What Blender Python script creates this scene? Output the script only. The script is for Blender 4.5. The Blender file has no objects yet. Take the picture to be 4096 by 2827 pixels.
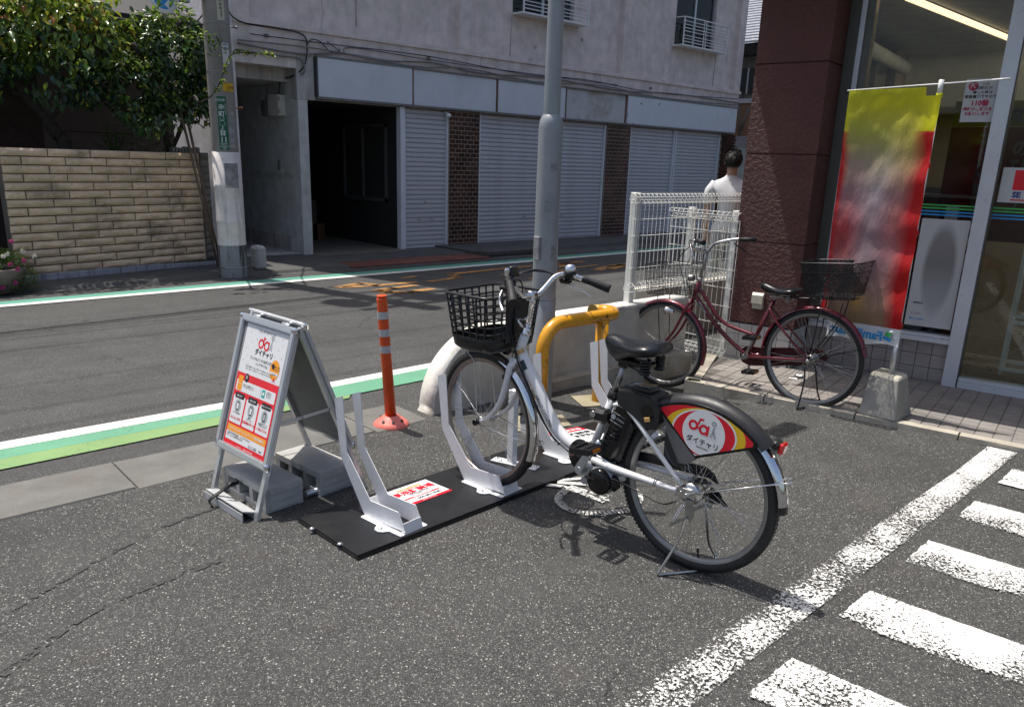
import bpy, math, random
from mathutils import Vector, Matrix, noise as mnoise
R = math.radians
rnd = random.Random(7)
SC = bpy.context.scene
# ------------------------------------------------------------------ camera
CAMH = 1.543
PITCH, ROLL, YAW = .2793, -.0326, R(47.67)
def _basis():
    c, s = math.cos(PITCH), math.sin(PITCH)
    cr, sr = math.cos(ROLL), math.sin(ROLL)
    right = Vector((1, 0, 0)); down = Vector((0, -s, -c)); fwd = Vector((0, c, -s))
    r2 = cr * right + sr * down; d2 = -sr * right + cr * down
    sa, ca = math.sin(YAW), math.cos(YAW)
    f = lambda v: Vector((sa * v.x + ca * v.y, -ca * v.x + sa * v.y, v.z))
    return f(r2), f(d2), f(fwd)
RT, DN, FW = _basis()
cam_d = bpy.data.cameras.new('camera'); cam = bpy.data.objects.new('camera', cam_d)
SC.collection.objects.link(cam); SC.camera = cam
cam.matrix_world = Matrix(((RT.x, -DN.x, -FW.x, 0), (RT.y, -DN.y, -FW.y, 0), (RT.z, -DN.z, -FW.z, CAMH), (0, 0, 0, 1)))
cam_d.sensor_width = 36; cam_d.sensor_fit = 'HORIZONTAL'
cam_d.lens = 36 * 3093 / 4096; cam_d.shift_y = (1536 - 1413.5) / 4096
cam_d.clip_start = .05; cam_d.clip_end = 3000
# ------------------------------------------------------------------ light
SUN_AZ, SUN_EL = R(106), R(71.1)          # direction towards the sun, measured from +X
world = bpy.data.worlds.new('World'); SC.world = world; world.use_nodes = True
wn = world.node_tree.nodes; wl = world.node_tree.links
bg = wn['Background']; sky = wn.new('ShaderNodeTexSky'); sky.sky_type = 'NISHITA'
sky.sun_disc = False; sky.sun_elevation = SUN_EL; sky.sun_rotation = math.pi / 2 - SUN_AZ
sky.air_density = 1.0; sky.dust_density = 4.0; sky.ozone_density = 1.0
wl.new(sky.outputs[0], bg.inputs[0]); bg.inputs[1].default_value = 0.118
sd = bpy.data.lights.new('sun', 'SUN'); sun = bpy.data.objects.new('sun', sd); SC.collection.objects.link(sun)
sd.energy = 4.0; sd.angle = R(.53); sd.color = (1.0, .95, .875)
sv = Vector((math.cos(SUN_EL) * math.cos(SUN_AZ), math.cos(SUN_EL) * math.sin(SUN_AZ), math.sin(SUN_EL)))
sun.rotation_euler = sv.to_track_quat('Z', 'Y').to_euler(); sun.location = (0, 0, 30)
SC.view_settings.view_transform = 'Standard'; SC.view_settings.look = 'None'
SC.view_settings.exposure = 0.26; SC.view_settings.gamma = 1.0; SC.view_settings.use_curve_mapping = False
SC.render.engine = 'CYCLES'
SC.cycles.max_bounces = 7; SC.cycles.diffuse_bounces = 3; SC.cycles.glossy_bounces = 3
SC.cycles.transparent_max_bounces = 16; SC.cycles.caustics_reflective = False; SC.cycles.caustics_refractive = False
try: SC.cycles.use_denoising = True
except Exception: pass

# ------------------------------------------------------------------ pixel -> world helpers (photograph measured once)
def ray(px, py): return RT * ((px - 2048) / 3093) + DN * ((py - 1536) / 3093) + FW
def G(px, py, z=0.0):
    d = ray(px, py); return Vector((0, 0, CAMH)) + d * ((z - CAMH) / d.z)
def F(px, py, Y):
    d = ray(px, py); return Vector((0, 0, CAMH)) + d * (Y / d.y)
def FX(px, py, X):
    d = ray(px, py); return Vector((0, 0, CAMH)) + d * (X / d.x)

# ------------------------------------------------------------------ node helpers
MATS = {}
def new_mat(name):
    m = bpy.data.materials.new(name); m.use_nodes = True
    nt = m.node_tree; b = nt.nodes['Principled BSDF']; MATS[name] = m
    return m, nt, b
def N(nt, kind, **kw):
    n = nt.nodes.new(kind)
    for k, v in kw.items(): setattr(n, k, v)
    return n
WORLDC = [False]      # True while a material for many look-alike pieces is made: grain then runs on across them
def tex(nt, kind, scale, detail=3, rough=.55, coord='Object', rot=None, sc=None, w=None):
    mp = N(nt, 'ShaderNodeMapping')
    if WORLDC[0] or coord == 'World': nt.links.new(N(nt, 'ShaderNodeNewGeometry').outputs['Position'], mp.inputs[0])
    else: nt.links.new(N(nt, 'ShaderNodeTexCoord').outputs[coord], mp.inputs[0])
    if sc: mp.inputs['Scale'].default_value = sc
    if rot: mp.inputs['Rotation'].default_value = rot
    if kind == 'noise':
        t = N(nt, 'ShaderNodeTexNoise'); t.inputs['Scale'].default_value = scale
        t.inputs['Detail'].default_value = detail; t.inputs['Roughness'].default_value = rough
    else:
        t = N(nt, 'ShaderNodeTexVoronoi'); t.inputs['Scale'].default_value = scale
    nt.links.new(mp.outputs[0], t.inputs['Vector'])
    return t
def ramp(nt, src, stops, interp='LINEAR'):
    r = N(nt, 'ShaderNodeValToRGB'); r.color_ramp.interpolation = interp
    e = r.color_ramp.elements
    while len(e) > 1: e.remove(e[-1])
    e[0].position = stops[0][0]; e[0].color = (*stops[0][1], 1) if not isinstance(stops[0][1], (int, float)) else (stops[0][1],) * 3 + (1,)
    for p, c in stops[1:]:
        x = e.new(p); x.color = (*c, 1) if not isinstance(c, (int, float)) else (c, c, c, 1)
    nt.links.new(src, r.inputs[0]); return r.outputs[0]
def mixc(nt, a, b, fac, mode='MIX'):
    m = N(nt, 'ShaderNodeMix'); m.data_type = 'RGBA'; m.blend_type = mode
    for s, v in ((6, a), (7, b), (0, fac)):
        if hasattr(v, 'is_output') or hasattr(v, 'links'): nt.links.new(v, m.inputs[s])
        elif s == 0: m.inputs[0].default_value = v
        else: m.inputs[s].default_value = (*v, 1)
    return m.outputs[2]
def math_(nt, op, a, b=0.0, clamp=False):
    m = N(nt, 'ShaderNodeMath'); m.operation = op; m.use_clamp = clamp
    for i, v in enumerate((a, b)):
        if hasattr(v, 'links'): nt.links.new(v, m.inputs[i])
        else: m.inputs[i].default_value = v
    return m.outputs[0]
def bump(nt, b, h, strength=.3, dist=.01):
    bn = N(nt, 'ShaderNodeBump'); bn.inputs['Strength'].default_value = strength; bn.inputs['Distance'].default_value = dist
    nt.links.new(h, bn.inputs['Height']); nt.links.new(bn.outputs[0], b.inputs['Normal']); return bn
def mat(name, col, rough=.5, metal=0.0, var=.12, vscale=6, bstr=0, bscale=60, coat=0, dirt=None, dscale=3, dlo=.5, dhi=.75, rand=0, spec=None):
    """plain painted / plastic / metal surface with slight mottling, optional dirt patches, relief and per-object variation"""
    if name in MATS: return MATS[name]
    m, nt, b = new_mat(name); WORLDC[0] = rand > 0
    b.inputs['Roughness'].default_value = rough; b.inputs['Metallic'].default_value = metal
    if spec is not None: b.inputs['Specular IOR Level'].default_value = spec
    if coat: b.inputs['Coat Weight'].default_value = coat; b.inputs['Coat Roughness'].default_value = .08
    t = tex(nt, 'noise', vscale, 4)
    lo = tuple(c * (1 - var) for c in col); hi = tuple(min(1, c * (1 + var)) for c in col)
    c = ramp(nt, t.outputs[0], [(.3, lo), (.7, hi)])
    if rand:
        oi = N(nt, 'ShaderNodeObjectInfo')
        f = math_(nt, 'ADD', math_(nt, 'MULTIPLY', oi.outputs['Random'], 2 * rand), 1 - rand)
        vm = N(nt, 'ShaderNodeVectorMath'); vm.operation = 'SCALE'; nt.links.new(c, vm.inputs[0]); nt.links.new(f, vm.inputs['Scale']); c = vm.outputs[0]
    if dirt:
        t2 = tex(nt, 'noise', dscale, 6, .65)
        c = mixc(nt, c, dirt, ramp(nt, t2.outputs[0], [(dlo, 0), (dhi, 1)]))
    nt.links.new(c, b.inputs['Base Color'])
    rr = tex(nt, 'noise', vscale * 3, 3)
    nt.links.new(ramp(nt, rr.outputs[0], [(.3, max(.02, rough * .85)), (.7, min(1, rough * 1.15))]), b.inputs['Roughness'])
    if bstr:
        t3 = tex(nt, 'noise', bscale, 5, .6); bump(nt, b, t3.outputs[0], bstr, .004)
    WORLDC[0] = False; return m
def emit_mat(name, col, s):
    m, nt, b = new_mat(name); b.inputs['Base Color'].default_value = (*col, 1)
    b.inputs['Emission Color'].default_value = (*col, 1); b.inputs['Emission Strength'].default_value = s; return m
def glass_mat(name, tint=(.8, .85, .84), refl=1.0):
    m, nt, b = new_mat(name)
    out = nt.nodes['Material Output']; nt.nodes.remove(b)
    tr = N(nt, 'ShaderNodeBsdfTransparent'); tr.inputs[0].default_value = (*tint, 1)
    gl = N(nt, 'ShaderNodeBsdfGlossy'); gl.inputs['Roughness'].default_value = .015
    fr = N(nt, 'ShaderNodeFresnel'); fr.inputs[0].default_value = 1.5
    mx = N(nt, 'ShaderNodeMixShader'); nt.links.new(math_(nt, 'MULTIPLY', fr.outputs[0], refl), mx.inputs[0])
    nt.links.new(tr.outputs[0], mx.inputs[1]); nt.links.new(gl.outputs[0], mx.inputs[2]); nt.links.new(mx.outputs[0], out.inputs[0])
    return m

# ------------------------------------------------------------------ mesh builder
def basis(d):
    d = d.normalized(); a = Vector((0, 0, 1)) if abs(d.z) < .95 else Vector((1, 0, 0))
    x = a.cross(d).normalized(); return x, d.cross(x)
_fonts = {}
class MB:
    def __init__(s, T=None): s.v = []; s.f = []; s.m = []; s.sm = []; s.T = T or Matrix(); s.k = 0; s.uv = {}
    def mat(s, k): s.k = k; return s
    def add(s, vs, fs, smooth=False):
        o = len(s.v)
        s.v += [s.T @ Vector(p) for p in vs]
        for f in fs: s.f.append([o + i for i in f]); s.m.append(s.k); s.sm.append(smooth)
        return s
    def box(s, c, d, rot=None, bev=0):
        x, y, z = d[0] / 2, d[1] / 2, d[2] / 2; c = Vector(c)
        if bev:
            b = min(bev, x * .9, y * .9, z * .9); P = []; 
            for sz in (-1, 1):
                for (ax, ay) in ((x, y - b), (x - b, y), (-x + b, y), (-x, y - b), (-x, -y + b), (-x + b, -y), (x - b, -y), (x, -y + b)):
                    P.append(Vector((ax, ay, sz * (z - b))))
            for sz in (-1, 1):
                for (ax, ay) in ((x - b, y - b), (x - b, y - b), (-x + b, y - b), (-x + b, y - b), (-x + b, -y + b), (-x + b, -y + b), (x - b, -y + b), (x - b, -y + b)):
                    P.append(Vector((ax, ay, sz * z)))
            F_ = [[i, (i + 1) % 8, 8 + (i + 1) % 8, 8 + i] for i in range(8)]
            F_ = [[(i + 1) % 8, i, 8 + i, 8 + (i + 1) % 8][::-1] for i in range(8)]
            for i in range(8):
                j = (i + 1) % 8
                F_.append([8 + i, 8 + j, 24 + j, 24 + i]); F_.append([j, i, 16 + i, 16 + j])
            F_.append([24, 26, 28, 30]); F_.append([30 - 8, 28 - 8, 26 - 8, 24 - 8])
            if rot is not None: P = [rot @ p for p in P]
            return s.add([c + p for p in P], F_)
        P = [Vector((i * x, j * y, k * z)) for k in (-1, 1) for j in (-1, 1) for i in (-1, 1)]
        if rot is not None: P = [rot @ p for p in P]
        return s.add([c + p for p in P], [[0, 2, 3, 1], [4, 5, 7, 6], [0, 1, 5, 4], [2, 6, 7, 3], [0, 4, 6, 2], [1, 3, 7, 5]])
    def box2(s, a, b, bev=0):
        return s.box([(a[i] + b[i]) / 2 for i in range(3)], [abs(b[i] - a[i]) for i in range(3)], None, bev)
    def hexa(s, P): return s.add(P, [[3, 2, 1, 0], [4, 5, 6, 7], [0, 1, 5, 4], [1, 2, 6, 5], [2, 3, 7, 6], [3, 0, 4, 7]])
    def prism(s, poly, off):
        """poly: 3D points of one face, off: extrusion vector"""
        n = len(poly); off = Vector(off); P = [Vector(p) for p in poly]
        fs = [list(range(n))[::-1], [n + i for i in range(n)]] + [[i, (i + 1) % n, n + (i + 1) % n, n + i] for i in range(n)]
        return s.add(P + [p + off for p in P], fs)
    def face(s, poly): return s.add(poly, [list(range(len(poly)))])
    def tube(s, pts, r, n=8, caps=True, closed=False, sq=None):
        pts = [Vector(p) for p in pts]; m = len(pts); rr = r if isinstance(r, (list, tuple)) else [r] * m
        vs = []; X = None
        for i, p in enumerate(pts):
            if closed: d = pts[(i + 1) % m] - pts[i - 1]
            else: d = pts[min(i + 1, m - 1)] - pts[max(i - 1, 0)]
            d.normalize()
            if X is None: X, Y = basis(d)
            else:
                X = (X - d * X.dot(d))
                X = X.normalized() if X.length > 1e-6 else basis(d)[0]
                Y = d.cross(X)
            for k in range(n):
                a = 2 * math.pi * k / n
                vs.append(p + X * (rr[i] * math.cos(a)) + Y * (rr[i] * math.sin(a) * (sq or 1)))
        fs = []
        for i in range(m if closed else m - 1):
            j = (i + 1) % m
            for k in range(n): fs.append([i * n + k, i * n + (k + 1) % n, j * n + (k + 1) % n, j * n + k])
        s.add(vs, fs, True)
        if caps and not closed:
            o = len(s.v) - len(vs)
            s.f += [[o + k for k in range(n)][::-1], [o + (m - 1) * n + k for k in range(n)]]; s.m += [s.k] * 2; s.sm += [False] * 2
        return s
    def cyl(s, a, b, r, n=12, r2=None): return s.tube([a, b], [r, r if r2 is None else r2], n)
    def lathe(s, prof, c=(0, 0, 0), n=24, axis='z', smooth=True):
        vs = []; c = Vector(c)
        for r_, h in prof:
            for k in range(n):
                a = 2 * math.pi * k / n; p = (r_ * math.cos(a), r_ * math.sin(a), h)
                if axis == 'y': p = (p[0], h, p[1])
                elif axis == 'x': p = (h, p[0], p[1])
                vs.append(c + Vector(p))
        fs = [[i * n + k, i * n + (k + 1) % n, (i + 1) * n + (k + 1) % n, (i + 1) * n + k] for i in range(len(prof) - 1) for k in range(n)]
        if axis == 'y': fs = [f[::-1] for f in fs]
        return s.add(vs, fs, smooth)
    def ball(s, c, r, n=10, sc=(1, 1, 1)):
        c = Vector(c); vs = [c + Vector((0, 0, r * sc[2]))]; h = n // 2 + 1
        for i in range(1, h):
            t = math.pi * i / h
            for k in range(n):
                a = 2 * math.pi * k / n
                vs.append(c + Vector((r * sc[0] * math.sin(t) * math.cos(a), r * sc[1] * math.sin(t) * math.sin(a), r * sc[2] * math.cos(t))))
        vs.append(c - Vector((0, 0, r * sc[2]))); L = len(vs) - 1
        fs = [[0, 1 + k, 1 + (k + 1) % n] for k in range(n)]
        for i in range(h - 2):
            for k in range(n): fs.append([1 + i * n + k, 1 + (i + 1) * n + k, 1 + (i + 1) * n + (k + 1) % n, 1 + i * n + (k + 1) % n])
        fs += [[L, 1 + (h - 2) * n + (k + 1) % n, 1 + (h - 2) * n + k] for k in range(n)]
        return s.add(vs, fs, True)
    def loft(s, rings, cap=True, smooth=True, closed=True):
        n = len(rings[0]); vs = [p for r_ in rings for p in r_]; fs = []
        for i in range(len(rings) - 1):
            for k in range(n if closed else n - 1): fs.append([i * n + k, i * n + (k + 1) % n, (i + 1) * n + (k + 1) % n, (i + 1) * n + k])
        s.add(vs, fs, smooth)
        if cap: 
            s.add(rings[0], [list(range(n))[::-1]]); s.add(rings[-1], [list(range(n))])
        return s
    def text(s, body, size, o, ex, ey, k=None, align='LEFT', lift=.0006, bold=0.0):
        """flat print: letters laid on the plane o + x*ex + y*ey"""
        cu = bpy.data.curves.new('lettering', 'FONT'); cu.body = body; cu.size = size; cu.align_x = align
        cu.resolution_u = 2; cu.offset = bold
        ob = bpy.data.objects.new('lettering', cu); me = bpy.data.meshes.new_from_object(ob)
        o, ex, ey = Vector(o), Vector(ex), Vector(ey); nn = ex.cross(ey).normalized() * lift
        if k is not None: s.k = k
        s.add([o + ex * v.co.x + ey * v.co.y + nn for v in me.vertices], [list(p.vertices) for p in me.polygons])
        bpy.data.objects.remove(ob); bpy.data.meshes.remove(me); bpy.data.curves.remove(cu); return s
    def mesh(s, name, mats):
        me = bpy.data.meshes.new(name); me.from_pydata([tuple(p) for p in s.v], [], s.f)
        for m in (mats if isinstance(mats, (list, tuple)) else [mats]): me.materials.append(MATS[m] if isinstance(m, str) else m)
        me.polygons.foreach_set('material_index', s.m); me.polygons.foreach_set('use_smooth', s.sm); me.update(); return me
    def build(s, name, mats, parent=None, loc=None, **tags):
        return link(name, s.mesh(name, mats), parent, loc, **tags)
def link(name, me, parent=None, loc=None, rot=None, **tags):
    o = bpy.data.objects.new(name, me); SC.collection.objects.link(o)
    if parent is not None: o.parent = parent
    if loc is not None: o.location = loc
    if rot is not None: o.rotation_euler = rot
    for k, v in tags.items():
        if v: o[k] = v
    return o
def thing(name, label, cat, loc=(0, 0, 0), rot=(0, 0, 0), group=None):
    return link(name, None, None, loc, rot, label=label, category=cat, group=group)
def copy_tree(o, parent=None):
    c = o.copy(); SC.collection.objects.link(c)
    if parent is not None: c.parent = parent
    for ch in list(o.children): copy_tree(ch, c)
    return c
def arc(c, r, a0, a1, n, y=0, plane='xz'):
    out = []
    for i in range(n + 1):
        a = R(a0 + (a1 - a0) * i / n); p = (c[0] + r * math.cos(a), c[1] + r * math.sin(a))
        out.append(Vector((p[0], y, p[1])) if plane == 'xz' else Vector((p[0], p[1], y)))
    return out
def smooth_pts(P, k=4):
    P = [Vector(p) for p in P]; out = []
    for i in range(len(P) - 1):
        p0 = P[max(i - 1, 0)]; p1 = P[i]; p2 = P[i + 1]; p3 = P[min(i + 2, len(P) - 1)]
        for j in range(k):
            t = j / k; out.append(.5 * ((2 * p1) + (p2 - p0) * t + (2 * p0 - 5 * p1 + 4 * p2 - p3) * t * t + (3 * p1 - p0 - 3 * p2 + p3) * t ** 3))
    out.append(P[-1]); return out
# ------------------------------------------------------------------ materials
def asphalt(name, base, speck, scale, brown=0.0, lo=.5, tar=0.0, cracks=0.0, nspeck=.93):
    m, nt, b = new_mat(name); k = lambda f: tuple(min(1, x * f) for x in base)
    v = tex(nt, 'voronoi', scale); sep = N(nt, 'ShaderNodeSeparateColor'); nt.links.new(v.outputs['Color'], sep.inputs[0])
    c = ramp(nt, sep.outputs[0], [(0, k(.35)), (lo, k(.95)), (.82, k(1.5)), (1, k(2.6))])
    c = mixc(nt, c, k(.62), ramp(nt, v.outputs['Distance'], [(.3, 0), (.62, .7)]))
    c = mixc(nt, c, k(1.55), ramp(nt, tex(nt, 'noise', scale * 1.7, 2, .5).outputs[0], [(.5, 0), (.72, .6)]))
    # scattered pale stones of different sizes
    for sc_, th in ((scale * .62, nspeck), (scale * 1.15, nspeck - .02)):
        v2 = tex(nt, 'voronoi', sc_); s2 = N(nt, 'ShaderNodeSeparateColor'); nt.links.new(v2.outputs['Color'], s2.inputs[0])
        f = math_(nt, 'MULTIPLY', ramp(nt, s2.outputs[1], [(th, 0), (th + .01, 1)]), ramp(nt, v2.outputs['Distance'], [(.30, 1), (.42, 0)]))
        c = mixc(nt, c, speck, math_(nt, 'MULTIPLY', f, ramp(nt, s2.outputs[2], [(0, .35), (1, 1)])))
    t = tex(nt, 'noise', .8, 6, .62)
    c = mixc(nt, c, k(.55), math_(nt, 'MULTIPLY', ramp(nt, t.outputs[0], [(.46, 0), (.78, 1)]), .7))
    t2 = tex(nt, 'noise', 4.5, 5, .65)
    c = mixc(nt, c, k(1.6), math_(nt, 'MULTIPLY', ramp(nt, t2.outputs[0], [(.48, 0), (.78, 1)]), .4))
    # worn lanes along the street and oil spots
    t5 = tex(nt, 'noise', 1.0, 4, .55, sc=(.18, 1.5, 1)); c = mixc(nt, c, k(1.45), math_(nt, 'MULTIPLY', ramp(nt, t5.outputs[0], [(.5, 0), (.7, 1)]), .3))
    t6 = tex(nt, 'noise', 2.7, 2, .4); c = mixc(nt, c, k(.4), math_(nt, 'MULTIPLY', ramp(nt, t6.outputs[0], [(.70, 0), (.78, 1)]), .5))
    if brown:
        t3 = tex(nt, 'noise', 2.3, 4, .7); c = mixc(nt, c, (.15, .085, .07), math_(nt, 'MULTIPLY', ramp(nt, t3.outputs[0], [(.6, 0), (.74, 1)]), brown))
    if tar:
        t4 = tex(nt, 'noise', 1.0, 3, .5, sc=(.12, 2.2, 1)); c = mixc(nt, c, k(.6), math_(nt, 'MULTIPLY', ramp(nt, t4.outputs[0], [(.53, 0), (.68, 1)]), tar))
    if cracks:
        g = N(nt, 'ShaderNodeNewGeometry'); dn = tex(nt, 'noise', 3.0, 5, .7); vm = N(nt, 'ShaderNodeVectorMath'); vm.operation = 'ADD'
        sc2 = N(nt, 'ShaderNodeVectorMath'); sc2.operation = 'SCALE'; sc2.inputs['Scale'].default_value = .35; nt.links.new(dn.outputs['Color'], sc2.inputs[0])
        nt.links.new(g.outputs['Position'], vm.inputs[0]); nt.links.new(sc2.outputs[0], vm.inputs[1])
        vc = N(nt, 'ShaderNodeTexVoronoi'); vc.feature = 'DISTANCE_TO_EDGE'; vc.inputs['Scale'].default_value = .55; nt.links.new(vm.outputs[0], vc.inputs['Vector'])
        mk_ = math_(nt, 'MULTIPLY', ramp(nt, vc.outputs['Distance'], [(0, 1), (.0035, 0)]), ramp(nt, tex(nt, 'noise', .7, 2).outputs[0], [(.5, 0), (.56, 1)]))
        c = mixc(nt, c, (.012, .012, .012), math_(nt, 'MULTIPLY', mk_, cracks))
    nt.links.new(c, b.inputs['Base Color']); b.inputs['Roughness'].default_value = .82
    b.inputs['Specular IOR Level'].default_value = .35
    hh = math_(nt, 'ADD', math_(nt, 'MULTIPLY', v.outputs['Distance'], -1.0), math_(nt, 'MULTIPLY', tex(nt, 'noise', scale * .6, 4, .7).outputs[0], 1.4))
    bump(nt, b, hh, .6, .006); return m
asphalt('asphalt_lot', (.066, .066, .063), (.46, .46, .43), 185, brown=.12, cracks=.8, nspeck=.86)
asphalt('asphalt_road', (.076, .076, .074), (.30, .30, .29), 190, tar=.3, cracks=.8, nspeck=.93)

def paint(name, col, worn, wscale=85, wlo=.45, whi=.49, grad=None, stain=None, lower=None, centre=None):
    """road paint that is flaked through to the asphalt under it"""
    m, nt, b = new_mat(name); out = nt.nodes['Material Output']
    t = tex(nt, 'noise', 3.2, 5, .6); c = ramp(nt, t.outputs[0], [(.3, tuple(x * .86 for x in col)), (.7, col)])
    g = tex(nt, 'noise', 220, 2); c = mixc(nt, c, tuple(x * .7 for x in col), math_(nt, 'MULTIPLY', ramp(nt, g.outputs[0], [(.55, 0), (.75, 1)]), .5))
    if stain: c = mixc(nt, c, stain, math_(nt, 'MULTIPLY', ramp(nt, tex(nt, 'noise', 1.4, 5, .6).outputs[0], [(.45, 0), (.7, 1)]), .6))
    nt.links.new(c, b.inputs['Base Color']); b.inputs['Roughness'].default_value = .7
    f1 = tex(nt, 'noise', wscale, 6, .68); f2 = tex(nt, 'noise', 4.0, 3, .5)
    f3 = tex(nt, 'voronoi', 38); f3.feature = 'DISTANCE_TO_EDGE'
    a = math_(nt, 'ADD', math_(nt, 'MULTIPLY', f1.outputs[0], .74), math_(nt, 'MULTIPLY', f2.outputs[0], .26))
    f4 = tex(nt, 'noise', wscale * 2.4, 3, .6); crack = math_(nt, 'MULTIPLY', ramp(nt, f3.outputs[0], [(0, 1), (.03, 0)]), ramp(nt, f2.outputs[0], [(.46, 0), (.62, .07)]))
    a = math_(nt, 'ADD', math_(nt, 'ADD', a, crack), math_(nt, 'MULTIPLY', math_(nt, 'SUBTRACT', f4.outputs[0], .5), .22))
    if grad:      # (axis, from, to, amount): heavier wear towards one end
        tc = N(nt, 'ShaderNodeTexCoord'); sp = N(nt, 'ShaderNodeSeparateXYZ'); nt.links.new(tc.outputs['Object'], sp.inputs[0])
        mr = N(nt, 'ShaderNodeMapRange'); nt.links.new(sp.outputs[grad[0]], mr.inputs[0])
        mr.inputs[1].default_value = grad[1]; mr.inputs[2].default_value = grad[2]; mr.inputs[3].default_value = 0; mr.inputs[4].default_value = grad[3]
        a = math_(nt, 'ADD', a, mr.outputs[0])
    if centre:     # the line thins out towards its two edges
        g2 = N(nt, 'ShaderNodeNewGeometry'); s3 = N(nt, 'ShaderNodeSeparateXYZ'); nt.links.new(g2.outputs['Position'], s3.inputs[0])
        dd = math_(nt, 'DIVIDE', math_(nt, 'ABSOLUTE', math_(nt, 'SUBTRACT', s3.outputs[1], math_(nt, 'ADD', math_(nt, 'MULTIPLY', s3.outputs[0], centre[1]), centre[0]))), centre[2])
        a = math_(nt, 'ADD', a, math_(nt, 'MULTIPLY', math_(nt, 'SUBTRACT', dd, .5, True), .12))
    if lower:      # each bar is worn most along one long side
        g2 = N(nt, 'ShaderNodeNewGeometry'); s3 = N(nt, 'ShaderNodeSeparateXYZ'); nt.links.new(g2.outputs['Position'], s3.inputs[0])
        u = math_(nt, 'FRACT', math_(nt, 'DIVIDE', math_(nt, 'SUBTRACT', math_(nt, 'ADD', s3.outputs[0], math_(nt, 'MULTIPLY', s3.outputs[1], .14)), lower[0]), lower[1]))
        a = math_(nt, 'ADD', a, math_(nt, 'MULTIPLY', math_(nt, 'MULTIPLY', math_(nt, 'SUBTRACT', .30, u, True), ramp(nt, tex(nt, 'noise', 1.6, 2).outputs[0], [(.42, 0), (.58, 1)])), .42))
        a = math_(nt, 'ADD', a, math_(nt, 'ADD', math_(nt, 'MULTIPLY', math_(nt, 'SUBTRACT', .045, u, True), 1.6), math_(nt, 'MULTIPLY', math_(nt, 'SUBTRACT', u, .435, True), 1.6)))
    mask = ramp(nt, math_(nt, 'ADD', a, worn), [(wlo + .08, 0), (whi + .08, 1)])
    tr = N(nt, 'ShaderNodeBsdfTransparent'); mx = N(nt, 'ShaderNodeMixShader')
    nt.links.new(mask, mx.inputs[0]); nt.links.new(b.outputs[0], mx.inputs[1]); nt.links.new(tr.outputs[0], mx.inputs[2]); nt.links.new(mx.outputs[0], out.inputs[0])
    bump(nt, b, f1.outputs[0], .3, .003); return m
paint('paint_edge', (.78, .78, .75), -.015, grad=(0, 4.6, 3.0, .075), centre=(1.062, .0333, .082))
paint('paint_stripe', (.78, .78, .75), -.012, lower=(2.04, .634))
paint('paint_white_line', (.78, .78, .74), -.065, stain=(.6, .57, .5))
paint('paint_green', (.125, .35, .215), -.085, stain=(.11, .30, .2))
paint('paint_lime', (.21, .35, .13), -.085, stain=(.16, .30, .12))
paint('paint_teal', (.10, .35, .26), -.10, stain=(.11, .3, .22))
paint('paint_orange', (.52, .26, .075), .02)
paint('paint_circle', (.68, .68, .65), .02)

def concrete(name, col, rough=.85, stain=(.1, .1, .09), slo=.5, shi=.72, samt=.7, bstr=.35, bscale=90, speck=True, vert=False, rand=0):
    m, nt, b = new_mat(name); WORLDC[0] = rand > 0
    t = tex(nt, 'noise', 5, 6, .62); c = ramp(nt, t.outputs[0], [(.28, tuple(x * .78 for x in col)), (.72, tuple(min(1, x * 1.14) for x in col))])
    if speck:
        s_ = tex(nt, 'noise', 190, 2); c = mixc(nt, c, tuple(x * .55 for x in col), math_(nt, 'MULTIPLY', ramp(nt, s_.outputs[0], [(.56, 0), (.72, 1)]), .6))
    if rand:
        oi = N(nt, 'ShaderNodeObjectInfo'); f = math_(nt, 'ADD', math_(nt, 'MULTIPLY', oi.outputs['Random'], 2 * rand), 1 - rand)
        vm = N(nt, 'ShaderNodeVectorMath'); vm.operation = 'SCALE'; nt.links.new(c, vm.inputs[0]); nt.links.new(f, vm.inputs['Scale']); c = vm.outputs[0]
    st = tex(nt, 'noise', 2.2, 6, .68, sc=(3.5, 3.5, .35) if vert else None)
    c = mixc(nt, c, stain, math_(nt, 'MULTIPLY', ramp(nt, st.outputs[0], [(slo, 0), (shi, 1)]), samt))
    nt.links.new(c, b.inputs['Base Color']); b.inputs['Roughness'].default_value = rough; b.inputs['Specular IOR Level'].default_value = .3
    h = tex(nt, 'noise', bscale, 5, .65); bump(nt, b, h.outputs[0], bstr, .005); WORLDC[0] = False; return m
concrete('slab', (.165, .162, .15), stain=(.13, .10, .075), samt=.45, slo=.52)
concrete('kerb_stone', (.50, .46, .38), stain=(.13, .115, .09), slo=.5, shi=.7, bstr=.7, bscale=45)
concrete('wall_paint', (.58, .55, .49), stain=(.16, .14, .11), slo=.6, shi=.78, samt=.5, bstr=.2, speck=False)
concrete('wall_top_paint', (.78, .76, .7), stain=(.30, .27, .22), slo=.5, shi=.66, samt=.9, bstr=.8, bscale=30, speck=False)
concrete('plaster', (.75, .665, .63), stain=(.52, .455, .43), slo=.5, shi=.85, samt=.75, bstr=.15, bscale=40, vert=True, speck=False)
concrete('plaster_low', (.54, .515, .49), stain=(.17, .15, .13), slo=.47, shi=.72, samt=.75, bstr=.2, bscale=40, vert=True, speck=False)
concrete('niche_wall', (.6, .61, .58), stain=(.36, .36, .33), slo=.5, shi=.8, samt=.5, bstr=.15, bscale=30, speck=False)
concrete('stucco_white', (.8, .76, .77), stain=(.5, .46, .47), slo=.5, shi=.75, samt=.5, bstr=1.0, bscale=38)
concrete('block_concrete', (.50, .50, .48), stain=(.27, .27, .26), samt=.4, bstr=.8, bscale=120)
concrete('weight_concrete', (.34, .33, .3), stain=(.17, .17, .15), slo=.45, shi=.7, samt=.7, bstr=.4, bscale=30, speck=False)
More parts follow.
